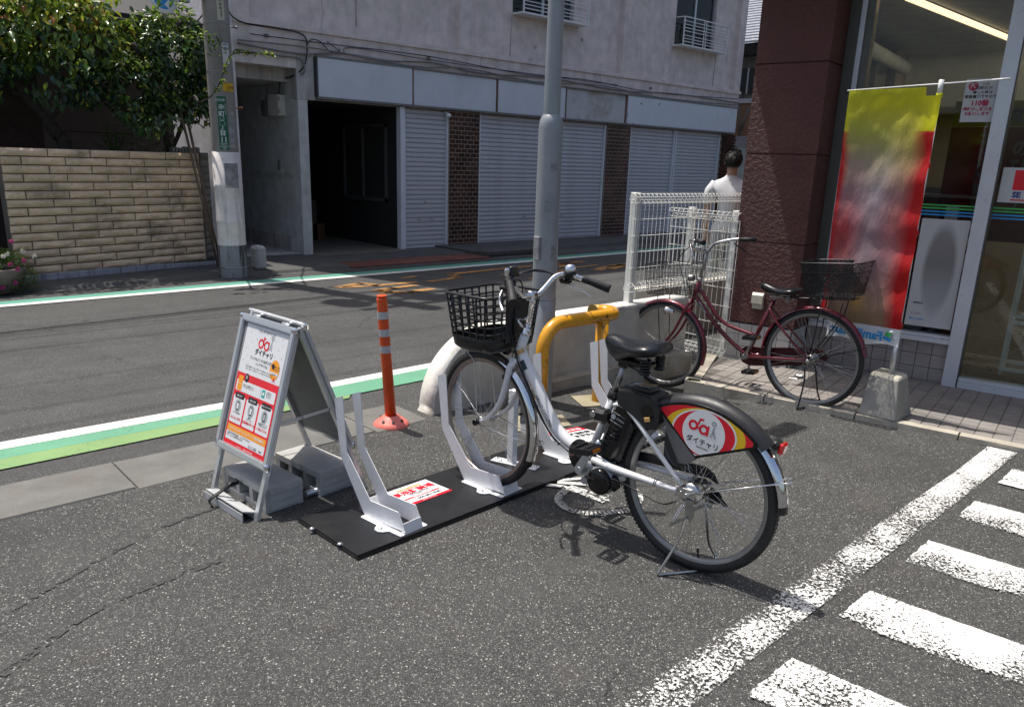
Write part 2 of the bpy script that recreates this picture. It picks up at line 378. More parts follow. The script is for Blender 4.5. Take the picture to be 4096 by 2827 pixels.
concrete('weight_top', (.66, .62, .5), stain=(.4, .37, .3), samt=.4, bstr=.2, speck=False)
concrete('pole_concrete', (.3, .275, .25), stain=(.13, .13, .125), samt=.5, bstr=.3, bscale=60, vert=True)
concrete('pole_wrap', (.86, .79, .75), stain=(.46, .43, .41), slo=.5, shi=.66, samt=.8, bstr=.3, bscale=8, vert=True, speck=False)
concrete('pole_base', (.3, .31, .32), stain=(.04, .04, .04), slo=.46, shi=.58, samt=.95, bstr=.5, bscale=30, vert=True)
concrete('garden_block', (.84, .625, .425), stain=(.22, .17, .12), slo=.52, shi=.72, samt=.85, bstr=1.0, bscale=22, rand=.13)
concrete('garden_mortar', (.17, .145, .12), samt=.3, speck=False)
concrete('garden_base', (.4, .4, .44), stain=(.07, .07, .075), slo=.52, shi=.66, bstr=.4, bscale=25, vert=True)
concrete('gutter', (.105, .105, .1), stain=(.05, .05, .05), samt=.5)
concrete('paver', (.28, .26, .24), stain=(.2, .18, .165), slo=.55, shi=.8, samt=.4, bstr=.3, bscale=120, rand=.07)
concrete('paver_joint', (.15, .14, .13), samt=.2)
concrete('wall_tile', (.34, .31, .30), stain=(.22, .2, .19), samt=.3, bstr=.15, bscale=50, rand=.05, speck=False)
concrete('wall_tile_rough', (.5, .49, .47), stain=(.3, .3, .3), samt=.3, bstr=.9, bscale=60, rand=.05)
concrete('brick_red', (.10, .042, .033), rough=.25, stain=(.03, .016, .013), slo=.45, shi=.62, samt=.9, bstr=.25, bscale=30, rand=.35, speck=False)
concrete('brick_joint', (.36, .31, .25), samt=.4)
concrete('drain_lid', (.2, .085, .065), stain=(.05, .03, .025), samt=.5, rand=.2)
concrete('tan_brick', (.34, .2, .125), stain=(.25, .15, .1), samt=.5, bstr=.4, bscale=40, rand=.15)
concrete('beige_tile', (.36, .32, .22), stain=(.2, .17, .12), samt=.5, bstr=.6)
# painted maroon stucco
m, nt, b = new_mat('maroon_stucco')
t = tex(nt, 'noise', 3, 5); nt.links.new(ramp(nt, t.outputs[0], [(.3, (.092, .030, .025)), (.7, (.118, .040, .033))]), b.inputs['Base Color'])
b.inputs['Roughness'].default_value = .62
v = tex(nt, 'noise', 34, 4, .62); v2 = tex(nt, 'voronoi', 60)
bump(nt, b, math_(nt, 'ADD', ramp(nt, v.outputs[0], [(.38, 0), (.62, 1)]), math_(nt, 'MULTIPLY', v2.outputs['Distance'], .4)), .9, .006)
# sign boards: faded blue grey sheet
mat('sign_sheet', (.66, .69, .74), .5, var=.05, vscale=2, dirt=(.54, .56, .6), dscale=1.4, dlo=.5, dhi=.9)
mat('sign_sheet_stained', (.54, .55, .55), .6, var=.08, vscale=2, dirt=(.36, .32, .25), dscale=2.6, dlo=.5, dhi=.7)
mat('sign_sheet_peeled', (.68, .72, .77), .6, var=.05, vscale=2, dirt=(.2, .2, .18), dscale=5, dlo=.63, dhi=.66)
mat('shutter_paint', (.58, .595, .63), .42, var=.05, vscale=3, dirt=(.47, .48, .51), dscale=2, dlo=.5, dhi=.8)
mat('post_white', (.74, .77, .82), .4, var=.05)
mat('rust', (.16, .07, .035), .8, var=.4, vscale=20)
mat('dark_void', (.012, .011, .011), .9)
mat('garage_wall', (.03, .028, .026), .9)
mat('garage_floor', (.16, .145, .115), .9, var=.2, vscale=4)
mat('dim_wood', (.05, .042, .036), .7)
mat('dim_frame', (.1, .1, .1), .5)
mat('cable_grey', (.2, .195, .18), .6); mat('cable_black', (.02, .02, .022), .5)
mat('box_beige', (.66, .64, .56), .5, dirt=(.22, .2, .16), dscale=6, dlo=.55, dhi=.8)
mat('white_enamel', (.8, .81, .82), .35, var=.03)
mat('fence_white', (.78, .78, .74), .4, var=.05, dirt=(.5, .48, .42), dscale=9, dlo=.6, dhi=.8)
mat('rack_white', (.84, .85, .87), .28, var=.02, vscale=4, dirt=(.72, .72, .74), dscale=5, dlo=.62, dhi=.85)
mat('rack_black', (.012, .0125, .014), .34, var=.25, vscale=5, bstr=.05, bscale=200, dirt=(.035, .035, .035), dscale=3, dlo=.55, dhi=.9)
mat('alu', (.62, .64, .66), .36, .75, var=.05, vscale=10)
mat('alu_paint', (.46, .48, .5), .35, .6, var=.04)
mat('chrome', (.82, .82, .83), .07, 1.0, var=.02)
mat('steel', (.6, .6, .6), .25, 1.0, var=.08, vscale=20)
mat('steel_dull', (.36, .36, .36), .42, 1.0, var=.1, vscale=20)
mat('board_back', (.24, .24, .245), .55, var=.06)
mat('black_plastic', (.012, .012, .013), .38, var=.2, vscale=20)
mat('black_gloss', (.008, .008, .009), .16, var=.1)
mat('black_matte', (.02, .02, .022), .42, var=.15, vscale=10, bstr=.08, bscale=300)
mat('tyre', (.016, .016, .017), .62, var=.3, vscale=40, bstr=.3, bscale=160)
mat('rim_grey', (.3, .3, .295), .4, .6, var=.1); mat('rim_copper', (.36, .30, .28), .35, .8)
mat('saddle_vinyl', (.01, .011, .014), .28, var=.1, bstr=.05, bscale=300)
mat('bike_white', (.78, .78, .79), .16, var=.02, coat=.6)
mat('bike_red', (.13, .007, .018), .22, .3, var=.12, coat=.7)
mat('bike_red_dark', (.05, .005, .009), .35, .2)
mat('rubber', (.014, .014, .015), .6)
mat('grey_stripe', (.13, .13, .135), .4); mat('reflector_amber', (.5, .16, .01), .2); mat('lens_red', (.55, .01, .012), .12, coat=1)
mat('key_tag', (.6, .36, .12), .4)
mat('print_white', (.78, .79, .8), .35, var=.01); mat('print_red', (.72, .012, .03), .35, var=.02); mat('print_yellow', (.78, .5, .02), .35, var=.02)
mat('print_orange', (.83, .32, .02), .35, var=.02); mat('print_black', (.015, .015, .017), .4); mat('print_grey', (.36, .4, .42), .4)
mat('print_green', (.05, .4, .1), .4); mat('print_blue', (.02, .27, .62), .4); mat('print_navy', (.02, .04, .22), .4); mat('print_teal', (.03, .36, .33), .4)
mat('poster_white', (.7, .71, .73), .25, var=.01); mat('poster_red', (.7, .015, .03), .25)
mat('paper', (.55, .56, .57), .5, var=.04)
mat('delineator_orange', (.72, .085, .012), .4, var=.06, vscale=12, dirt=(.4, .05, .015), dscale=9, dlo=.55, dhi=.8)
mat('delineator_base', (.78, .2, .16), .5, var=.08); mat('reflect_band', (.5, .51, .53), .45, var=.1, vscale=60)
m = mat('barrier_yellow', (.72, .33, .012), .3, var=.06, dirt=(.06, .022, .006), dscale=14, dlo=.6, dhi=.66, coat=.3)
mat('lamp_grey', (.30, .325, .345), .4, .15, var=.06, vscale=5, dirt=(.22, .25, .27), dscale=3, dlo=.5, dhi=.8, bstr=.05, bscale=200)
mat('plate_green', (.004, .11, .055), .3, var=.05); mat('plate_yellow', (.72, .43, .01), .4); mat('plate_cream', (.5, .47, .36), .5, var=.1)
mat('plate_white', (.62, .63, .63), .4); mat('plate_grey', (.24, .24, .25), .6, var=.2, vscale=20, dirt=(.36, .35, .34), dscale=12, dlo=.5, dhi=.6)
mat('house_brown', (.05, .027, .024), .8, var=.15); mat('house_mauve', (.13, .095, .088), .8, var=.1); mat('eave_dark', (.012, .011, .013), .6)
mat('soffit', (.16, .145, .12), .8)
mat('window_dark', (.03, .045, .045), .12, var=.3, vscale=2); mat('curtain_teal', (.5, .62, .62), .7, var=.15, vscale=9)
mat('curtain_grey', (.2, .2, .18), .8, var=.3, vscale=12)
mat('roof_slate', (.42, .45, .5), .35, .3, var=.15); mat('sky_pole', (.5, .52, .55), .6)
mat('bark', (.035, .026, .02), .9, var=.4, vscale=18, bstr=1, bscale=30); mat('twig', (.05, .042, .025), .8)
def leafm(name, col, rough=.33, tr=.35):
    m, nt, b = new_mat(name); out = nt.nodes['Material Output']
    t = tex(nt, 'noise', 14, 3); c = ramp(nt, t.outputs[0], [(.3, tuple(x * .65 for x in col)), (.7, tuple(x * 1.3 for x in col))])
    nt.links.new(c, b.inputs['Base Color']); b.inputs['Roughness'].default_value = rough
    tl = N(nt, 'ShaderNodeBsdfTranslucent'); nt.links.new(mixc(nt, c, (.3, .45, .03), .35), tl.inputs[0])
    mx = N(nt, 'ShaderNodeMixShader'); mx.inputs[0].default_value = tr
    nt.links.new(b.outputs[0], mx.inputs[1]); nt.links.new(tl.outputs[0], mx.inputs[2]); nt.links.new(mx.outputs[0], out.inputs[0])
leafm('leaf_dark', (.034, .075, .026), .26, .2); leafm('leaf_mid', (.06, .135, .03), .25, .3); leafm('leaf_light', (.17, .27, .035), .35, .4)
leafm('leaf_yellow', (.42, .40, .05), .4, .4); leafm('leaf_orange', (.4, .13, .035), .4, .35); leafm('leaf_blue', (.02, .055, .035), .25, .15)
leafm('herb', (.1, .19, .035), .5, .35); leafm('petal_pink', (.62, .02, .25), .5, .3); leafm('petal_white', (.75, .68, .62), .5, .3)
mat('terracotta', (.2, .16, .13), .8, bstr=.5)
mat('tray_alu', (.62, .63, .64), .4, .2, var=.05)
mat('soil', (.03, .02, .015), .95)
mat('store_frame', (.66, .7, .76), .32, .2, var=.04); mat('store_frame_grey', (.13, .135, .12), .4, .3, var=.05)
mat('store_ceiling', (.5, .51, .46), .8); mat('store_wall', (.3, .25, .19), .7, var=.1, vscale=1.5); mat('store_floor', (.22, .21, .19), .3)
mat('shelf_wire', (.8, .81, .78), .35, .2); mat('shelf_dark', (.16, .16, .15), .5)
mat('goods_red', (.5, .03, .03), .5, rand=.3); mat('goods_yellow', (.6, .45, .06), .5, rand=.3); mat('goods_blue', (.07, .2, .45), .5, rand=.3); mat('goods_white', (.7, .7, .68), .5, rand=.3)
mat('goods_brown', (.09, .04, .02), .5, rand=.3)
mat('outlet_cream', (.55, .52, .42), .4, var=.05, dirt=(.36, .33, .25), dscale=20, dlo=.55, dhi=.75)
mat('skin', (.42, .25, .18), .5); mat('hair', (.014, .011, .010), .62); mat('shirt_white', (.66, .67, .69), .8, var=.04, bstr=.3, bscale=20); mat('trousers_grey', (.3, .3, .31), .8)
mat('shoe', (.04, .035, .03), .6); mat('cloth_yellow', (.72, .68, .0), .6, var=.03); mat('cloth_red', (.62, .01, .012), .6, var=.05); mat('cloth_white', (.75, .75, .77), .6, var=.02)
mat('pole_plastic', (.72, .73, .72), .35); mat('pole_steel', (.5, .52, .54), .35, .5, var=.08, vscale=30)
mat('wire_dark', (.03, .03, .032), .35, .6); mat('basket_black', (.012, .012, .013), .35)
emit_mat('tube_light', (1.0, .74, .45), 1.9); emit_mat('fill_tube_glow', (1.0, .9, .75), 7.0)  # the stronger glow is for fill tubes added inside the shop
glass_mat('glass_clear', (.84, .87, .85), .75); glass_mat('glass_panel', (.84, .86, .85), .75)
glass_mat('film', (.9, .92, .93), 1.0)
# ------------------------------------------------------------------ ground
def sstep(x, a, b):
    t = max(0, min(1, (x - a) / (b - a))); return t * t * (3 - 2 * t)
def dip(x, y):      # the lot falls away towards the drain beside the low wall
    return -.112 * sstep(x, 3.95, 4.72) * (1 - sstep(x, 5.6, 6.2)) * sstep(y, 2.45, 3.45) * (1 - sstep(y, 3.80, 3.9))
def grid(mb, xs, ys, z=0.0, fn=None):
    vs = [(x, y, z + (fn(x, y) if fn else 0)) for y in ys for x in xs]; n = len(xs)
    return mb.add(vs, [[j * n + i, j * n + i + 1, (j + 1) * n + i + 1, (j + 1) * n + i] for j in range(len(ys) - 1) for i in range(n - 1)], True)
def rng(a, b, n): return [a + (b - a) * i / n for i in range(n + 1)]
lot = MB()
grid(lot, [-300, -20, -4] + rng(-3, 3.8, 8) + rng(3.9, 6.2, 24) + [7, 12, 60, 400], [-300, -15, -3, 0, 1, 2] + rng(2.4, 3.96, 18) + [4.08], 0, dip)
lot.build('ground', 'asphalt_lot', kind='structure')
rd = MB(); grid(rd, [-400, -20, 0, 5, 10, 20, 60, 400], [4.08, 6, 8, 9.75], 0)
rd.build('road', 'asphalt_road', kind='structure')
far = MB(); grid(far, [-400, 0, 5, 20, 400], [9.75, 11, 20, 400], -.002)
far.build('far_ground', 'gutter', kind='structure')
# gutter slabs between lot and road
slabs = link('gutter', None, kind='structure')
for i, (x0, x1) in enumerate(((-2.4, -.85), (-.84, .965), (.975, 1.62), (1.63, 2.28), (2.29, 2.66))):
    s = MB(); z = .006 + (i % 2) * .002
    s.hexa([(x0, 3.66, 0), (x1, 3.685, 0), (x1, 4.08, 0), (x0, 4.08, 0), (x0, 3.665, z), (x1, 3.69, z), (x1, 4.075, z), (x0, 4.075, z)])
    s.build('slab', 'slab', slabs)
# road lines
def strip(name, m, pts, z, **k):
    s = MB(); Q = []
    for i in range(len(pts)):
        a, b = Vector(pts[i]), Vector(pts[(i + 1) % len(pts)]); n_ = max(2, int((b - a).length / .012)); d = (b - a).normalized(); e = Vector((-d.y, d.x))
        for j in range(n_):
            p = a.lerp(b, j / n_) + e * (.004 * mnoise.noise(Vector((a.x * 7 + j * .9, i, 0))) + .007 * mnoise.noise(Vector((b.x * 5 + j * .23, i, 3)))); Q.append((p.x, p.y))
    pts = Q; s.add([(x, y, z) for x, y in pts], [list(range(len(pts)))]); return s.build(name, m, kind='structure', **k)
def band(name, m, lo, hi, z):
    n = len(lo); s = MB(); s.add([(x, y, z) for x, y in lo] + [(x, y, z) for x, y in hi], [[i, i + 1, n + i + 1, n + i] for i in range(n - 1)]); return s.build(name, m, kind='structure')
band('white_line', 'paint_white_line', [(-6, 4.59), (.57, 4.602), (1.76, 4.60), (3.4, 4.66), (9, 4.7)], [(-6, 4.73), (.57, 4.727), (1.8, 4.72), (3.4, 4.775), (9, 4.82)], .009)
band('green_line', 'paint_green', [(-6, 4.45), (.53, 4.455), (1.70, 4.47), (2.6, 4.40), (3.3, 4.42), (9, 4.5)], [(-6, 4.59), (.57, 4.60), (1.76, 4.598), (2.6, 4.63), (3.4, 4.658), (9, 4.698)], .008)
band('lime_line', 'paint_lime', [(-6, 4.29), (.519, 4.30), (1.64, 4.325), (2.5, 4.345)], [(-6, 4.45), (.53, 4.455), (1.70, 4.47), (2.55, 4.41)], .0075)
band('white_line', 'paint_white_line', [(-6, 8.95), (1.3, 8.97), (3.5, 9.02), (6, 9.06), (24, 9.4)], [(-6, 9.08), (1.3, 9.10), (3.5, 9.17), (6, 9.2), (24, 9.54)], .009)
band('green_line', 'paint_teal', [(-6, 9.08), (1.3, 9.10), (3.5, 9.17), (6, 9.2), (24, 9.54)], [(-6, 9.28), (1.3, 9.295), (3.5, 9.38), (6, 9.42), (24, 9.75)], .008)
# parking markings
mk = MB()
mk.add([(5.03, 1.30, .008), (4.42, 1.27, .008), (2.64, 1.235, .008), (.9, 1.19, .008), (-1, 1.15, .008), (5.05, 1.15, .008), (4.15, 1.115, .008), (2.61, 1.085, .008), (.9, 1.04, .008), (-1, 1.0, .008)], [[i, 5 + i, 6 + i, 1 + i][::-1] for i in range(4)])
mk.build('white_line', 'paint_edge', kind='structure')
for a, b, c, d in (((4.74, 1.085), (4.44, 1.065), (4.53, .35), (4.80, .36)), ((4.09, 1.06), (3.787, 1.05), (3.87, .30), (4.17, .33)), ((3.447, 1.038), (3.14, 1.026), (3.24, .25), (3.54, .27)), ((2.816, 1.016), (2.515, 1.009), (2.62, .15), (2.92, .17)), ((2.186, .99), (1.905, .985), (2.02, .1), (2.31, .1))):
    strip('parking_stripe', 'paint_stripe', [a, b, c, d], .009)
# painted emblem on the lot, partly under the bicycle
cm = MB()
def pstroke(px_pts, w_, mb=cm, z=.0078):
    P = [G(1900 + x / 3.547, 1650 + y / 3.547, z) for x, y in px_pts]
    if len(P) > 4: P = smooth_pts(P, 4)
    for p, q in zip(P, P[1:]):
        d = (q - p).normalized(); n_ = Vector((-d.y, d.x, 0)) * w_ / 2; e = d * min(w_ * .3, .004); mb.add([p - e - n_, q + e - n_, q + e + n_, p - e + n_], [[0, 1, 2, 3]]); z += .0001
pstroke([(840, 1015), (1150, 955), (1560, 925)], .028); pstroke([(1180, 985), (1560, 1010)], .035); pstroke([(1010, 1020), (1250, 1045), (1500, 1130), (1830, 1260)], .032); pstroke([(1360, 1040), (1600, 1120), (1890, 1180)], .03)
pstroke([(1800, 1130), (1850, 1250)], .04)
pstroke([(1290, 1090), (1200, 1180), (1200, 1260), (1300, 1350), (1500, 1410), (1750, 1430), (2000, 1400), (2190, 1385)], .042); pstroke([(2250, 1080), (2320, 1150), (2330, 1230), (2260, 1330)], .04)
cm.build('painted_emblem', 'paint_circle', kind='structure')
paint('paint_seam', (.045, .045, .044), .05, wscale=30)
sm_ = MB(); 
for pts in ([(0, 2470), (230, 2330), (480, 2190), (700, 2085), (860, 2030)], [(0, 2700), (420, 2420), (900, 2230)]):
    P = smooth_pts([G(x, y, .004) for x, y in pts], 8)
    for p, q in zip(P, P[1:]):
        d = (q - p).normalized(); n_ = Vector((-d.y, d.x, 0)) * (.012 + .012 * mnoise.noise(p * 3)); sm_.add([p - n_, q - n_, q + n_, p + n_], [[0, 1, 2, 3]])
sm_.build('asphalt_seam', 'paint_seam', kind='structure')
# orange lettering on the road
om = MB(); Z = .0095
def stroke(pts, w):
    for i in range(len(pts) - 1):
        a, b = Vector(pts[i]), Vector(pts[i + 1]); d = (b - a).normalized(); n_ = Vector((-d.y, d.x)) * w / 2; e = d * w * .35
        om.add([(*(a - e - n_), Z), (*(b + e - n_), Z), (*(b + e + n_), Z), (*(a - e + n_), Z)], [[0, 1, 2, 3]])
stroke([(4.75, 8.40), (5.10, 8.53)], .14); stroke([(4.82, 8.36), (5.17, 8.28), (5.75, 8.27)], .13); stroke([(5.12, 8.55), (5.22, 8.33)], .12); stroke([(5.85, 8.64), (6.05, 8.68)], .09)
stroke([(4.99, 7.95), (5.25, 8.0), (5.6, 8.05)], .13); stroke([(5.0, 7.80), (5.3, 7.68), (5.62, 7.72)], .13); stroke([(5.0, 7.93), (5.05, 7.78)], .14)
stroke([(6.0, 8.22), (6.52, 8.33), (6.62, 8.62), (7.9, 8.72), (9.1, 8.70)], .12); stroke([(7.3, 7.7), (8.7, 8.25), (9.3, 8.3)], .07); stroke([(7.2, 8.2), (8.3, 8.35)], .05)
stroke([(8.65, 8.42), (8.95, 8.68), (9.4, 8.72)], .14); stroke([(8.9, 7.9), (9.4, 8.12), (9.8, 8.1)], .15); stroke([(9.2, 7.9), (9.7, 8.1)], .17)
om.build('road_lettering', 'paint_orange', kind='structure')
# far kerb apron, drain lids
ap = MB(); ap.hexa([(-6, 9.8, -.01), (5.75, 9.85, -.01), (5.75, 11.5, -.01), (-6, 11.5, -.01), (-6, 9.84, .035), (5.75, 9.89, .035), (5.75, 11.5, .05), (-6, 11.5, .05)])
ap.hexa([(5.76, 10.42, -.01), (8.4, 10.5, -.01), (8.4, 11.6, -.01), (5.76, 11.6, -.01), (5.76, 10.45, .03), (8.4, 10.53, .03), (8.4, 11.6, .03), (5.76, 11.6, .03)])
ap.hexa([(8.41, 10.2, -.01), (24, 10.5, -.01), (24, 12, -.01), (8.41, 12, -.01), (8.41, 10.24, .06), (24, 10.54, .06), (24, 12, .06), (8.41, 12, .06)])
apo = ap.build('far_kerb', 'gutter', kind='structure')
for i in range(6):
    d = MB(); x = 5.78 + i * .44; d.hexa([(x, 9.82, 0), (x + .43, 9.825, 0), (x + .43, 10.4, 0), (x, 10.4, 0), (x, 9.82, .018), (x + .43, 9.825, .018), (x + .43, 10.4, .018), (x, 10.4, .018)])
    d.build('drain_lid', 'drain_lid', apo)
st = MB(); st.box((8.95, 10.1, .05), (1.1, .3, .1), bev=.02); st.build('step_stone', 'gutter', apo)
# beige floor tiles set in the lot
bt = [((3.119, 3.414), (3.25, 3.33), (3.02, 3.152), (2.93, 3.202)), ((3.28, 3.27), (3.40, 3.25), (3.29, 3.06), (3.20, 3.1)), ((3.74, 3.50), (3.90, 3.43), (3.77, 3.22), (3.63, 3.28))]
for q in bt:
    s = MB(); s.prism([(x, y, .004) for x, y in q][::-1], (0, 0, .004)); s.build('floor_patch', 'beige_tile', slabs)

# ------------------------------------------------------------------ shop pavement with kerb and square pavers
P0 = Vector((6.229, 1.953, 0)); SD = Vector((-.195, .981, 0)).normalized(); SN = Vector((.981, .195, 0)).normalized()
def SP(t, off, z=0): return P0 + SD * t + SN * off + Vector((0, 0, z))
SROT = math.atan2(SD.y, SD.x)                     # local x along the shop front (away), local y = -SN
pav = link('pavement', None, kind='structure')
b_ = MB(); b_.prism([SP(-4, -1.2, -.14), SP(-4, .3, -.14), SP(1.75, .3, -.14), SP(1.52, -1.2, -.14)], (0, 0, .166)); b_.build('paving_bed', 'paver_joint', pav)
kb = MB(); 
for i in range(9):
    t0, t1 = 1.55 - i * .6, .955 - i * .6
    kb = MB(); h = .034 - .0 * i; jx = rnd.uniform(-.003, .003)
    kb.prism([SP(t0, -1.285 + jx, -.15), SP(t0, -1.205, -.15), SP(t1 + .006, -1.205, -.15), SP(t1 + .006, -1.285 + jx, -.15)][::-1], (0, 0, .15 + h)); kb.build('kerb', 'kerb_stone', pav)
# left return kerb
kl = MB(); a, b2 = SP(1.555, -1.28, -.15), SP(1.80, -.36, -.15)
d = (b2 - a).normalized(); nn = Vector((-d.y, d.x, 0)); nn = nn if nn.dot(SD) > 0 else -nn
kl.prism([a, b2, b2 - nn * .11, a - nn * .11], (0, 0, .184)); kl.build('kerb', 'kerb_stone', pav)
pm = MB(); w = .0479; pm.hexa([(-w, -w, -.02), (w, -w, -.02), (w, w, -.02), (-w, w, -.02), (-w + .002, -w + .002, .0035), (w - .002, -w + .002, .0035), (w - .002, w - .002, .0035), (-w + .002, w - .002, .0035)])
pme = pm.mesh('paver', 'paver')
cnt = 0
for j in range(12):
    for i in range(-8, 18):
        t = i * .0985 + .03; off = -1.153 + j * .0985
        lim = 1.385 + (off + 1.28) * .266
        if t > lim: continue
        if off > -.36 and t > 1.02: continue
        if cnt > 296: break
        p = SP(t, off, .026 + rnd.uniform(-.0008, .0008)); cnt += 1
        link('paver', pme, pav, p, (0, 0, SROT))
# the paved strip beyond what the photograph shows singly
pr_ = MB()
for j in range(12):
    for i in range(-30, -8):
        c = SP(i * .0985 + .03, -1.153 + j * .0985, .026); ux, uy = SD * w, SN * w
        pr_.add([c - ux - uy, c + ux - uy, c + ux + uy, c - ux + uy], [[0, 1, 2, 3][::-1]])
for f in pr_.v: f.z += .003
pr_.build('paver_field', 'paver', pav, kind='stuff')
# ------------------------------------------------------------------ apartment building across the street
apt = thing('apartment_building', 'mauve plastered apartment building with closed roller shutters and blank sign boards at street level', 'building')
YF = 11.35
w = MB()
w.box2((5.8, YF, 2.97), (17.55, YF + .25, 3.30))                      # band above the boards
w.box2((4.87, YF, 2.78), (5.8, YF + .25, 3.30))                       # niche lintel
w.box2((4.87, YF - .035, 3.30), (17.58, YF + .25, 3.37))              # ledge
w.box2((4.87, YF + .11, 3.37), (17.55, YF + .3, 4.11))                # upper wall, below the windows
XW = ((10.15, 11.75), (14.95, 16.45))
prev = 4.87
for x0, x1 in XW:
    w.box2((prev, YF + .11, 4.11), (x0, YF + .3, 5.35)); prev = x1
w.box2((prev, YF + .11, 4.11), (17.55, YF + .3, 5.35))
w.box2((4.87, YF + .11, 5.35), (17.55, YF + .3, 11.7))
for x0, x1 in ((4.87, 5.12), (8.88, 9.13), (13.12, 13.4), (17.3, 17.55)): w.box2((x0, YF - .002, 3.37), (x1, YF + .11, 11.7))
w.box2((17.33, YF + .3, 0), (17.55, 22, 11.7)); w.box2((4.87, YF + .3, 11.5), (17.55, 22, 11.7)); w.box2((4.87, 21.8, 0), (17.55, 22, 11.5))
w.build('wall', 'plaster', apt)
lw = MB(); lw.box2((4.87, YF + .27, 2.6), (5.8, 16.5, 2.84)); lw.box2((5.8, YF, 2.35), (6.1, YF + .2, 2.965)); lw.box2((6.1, YF + .05, 2.36), (17.45, YF + .2, 2.965))
lw.build('lintel', 'plaster_low', apt)
sw = MB(); sw.box2((4.75, YF + .0, 0), (4.868, 22, 11.7)); sw.build('side_wall', 'stucco_white', apt)
nw = MB(); nw.box2((5.802, YF, 0), (5.96, YF + .16, 2.345)); nw.box2((5.8, YF + .162, 0), (5.95, 15.6, 2.78)); nw.box2((4.87, 15.4, 0), (5.8, 15.6, 2.78))
nw.build('niche_wall', 'niche_wall', apt)
pl_ = MB(); pl_.box2((5.765, YF + .3, 0), (5.798, 15.3, .27)); pl_.box2((4.87, YF + .02, .0), (5.77, 15.4, .055)); pl_.build('plinth', 'plaster_low', apt)
st_ = MB(); st_.k = 0; st_.box2((5.792, 11.6, 1.16), (5.7985, 13.1, 1.27)); st_.build('repair_patch', mat('patch_olive', (.40, .41, .34), .9, var=.1, vscale=9, dirt=(.56, .57, .53), dscale=5, dlo=.42, dhi=.6), apt)
# dark open garage
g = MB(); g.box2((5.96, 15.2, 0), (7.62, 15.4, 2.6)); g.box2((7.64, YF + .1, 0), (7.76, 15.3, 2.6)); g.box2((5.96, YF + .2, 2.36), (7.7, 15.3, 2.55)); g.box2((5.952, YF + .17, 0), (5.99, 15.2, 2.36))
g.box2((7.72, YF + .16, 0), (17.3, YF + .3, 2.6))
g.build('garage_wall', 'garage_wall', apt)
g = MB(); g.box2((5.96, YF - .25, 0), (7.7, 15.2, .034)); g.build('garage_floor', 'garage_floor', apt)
g = MB()
for x in (6.35, 6.75, 7.15): g.box2((x, 14.2, 0), (x + .05, 14.25, 2.1))
g.box2((6.35, 14.19, 2.05), (7.2, 14.24, 2.12)); g.box2((6.35, 14.18, 1.0), (7.2, 14.23, 1.06)); g.box2((6.35, 14.18, 1.6), (6.8, 14.23, 1.66)); g.build('inner_door', 'dim_wood', apt)
g = MB(); X = 7.6
for y0, y1, z0, z1 in ((11.75, 11.8, .8, 2.1), (12.5, 12.55, .8, 2.1), (13.15, 13.2, .8, 2.1), (11.75, 13.2, 2.05, 2.1), (11.75, 13.2, .8, .86)): g.box2((X, y0, z0), (X + .035, y1, z1))
g.build('inner_window', 'dim_frame', apt)
for x, z, c in ((6.45, .5, 'goods_brown'), (6.75, .35, 'goods_brown'), (6.95, .72, 'dim_wood'), (7.1, .3, 'goods_brown')):
    g = MB(); g.box((x, 13.4, .034 + z / 2), (.22, .3, z)); tagb = g.build('carton', c); tagb['label'] = 'dim carton standing in the dark garage opening, %s' % {6.45: 'leftmost', 6.75: 'second from the left', 6.95: 'tallest', 7.1: 'rightmost and lowest'}[x]; tagb['category'] = 'box'; tagb['group'] = 'cartons in the dark garage'
# white post
p = MB(); p.box2((7.62, YF - .03, 0.0), (7.665, YF + .09, 2.36)); p.box2((7.672, YF - .015, 0), (7.715, YF + .09, 2.36)); p.build('door_post', 'post_white', apt)
# sign boards
for i, (x0, x1, mm, dy) in enumerate(((6.13, 7.84, 'sign_sheet', 0), (7.885, 9.68, 'sign_sheet', .02), (9.73, 11.46, 'sign_sheet', .01), (11.52, 13.28, 'sign_sheet_stained', .03), (13.34, 17.45, 'sign_sheet_peeled', 0))):
    s = MB(); n = 8; vs = []
    for j in range(n + 1):
        x = x0 + (x1 - x0) * j / n; bow = .015 * math.sin(math.pi * j / n) if i in (3,) else 0
        vs += [(x, YF - .06 + dy + bow, 2.41), (x, YF - .06 + dy + bow, 2.955)]
    s.add(vs, [[2 * j, 2 * j + 2, 2 * j + 3, 2 * j + 1] for j in range(n)])
    s.box2((x0, YF - .055 + dy, 2.405), (x1, YF + .04, 2.409)); s.box2((x0, YF - .055 + dy, 2.956), (x1, YF + .04, 2.965)); s.box2((x0, YF - .058 + dy, 2.41), (x0 + .012, YF + .04, 2.955)); s.box2((x1 - .012, YF - .058 + dy, 2.41), (x1, YF + .04, 2.955))
    s.build('sign_board', mm, apt)
    r_ = MB(); r_.box2((x1 + .004, YF - .04, 2.41), (x1 + .04, YF + .04, 2.95)); r_.build('rusty_strip', 'rust', apt)
r_ = MB(); r_.box2((6.085, YF - .05, 2.40), (6.105, YF + .04, 2.96)); r_.build('board_edge', 'cable_black', apt)
r_ = MB(); r_.box2((6.1, YF - .075, 2.375), (17.45, YF + .04, 2.402)); r_.box2((6.1, YF - .07, 2.966), (17.5, YF - .003, 2.99)); r_.build('board_rail', 'cable_grey', apt)
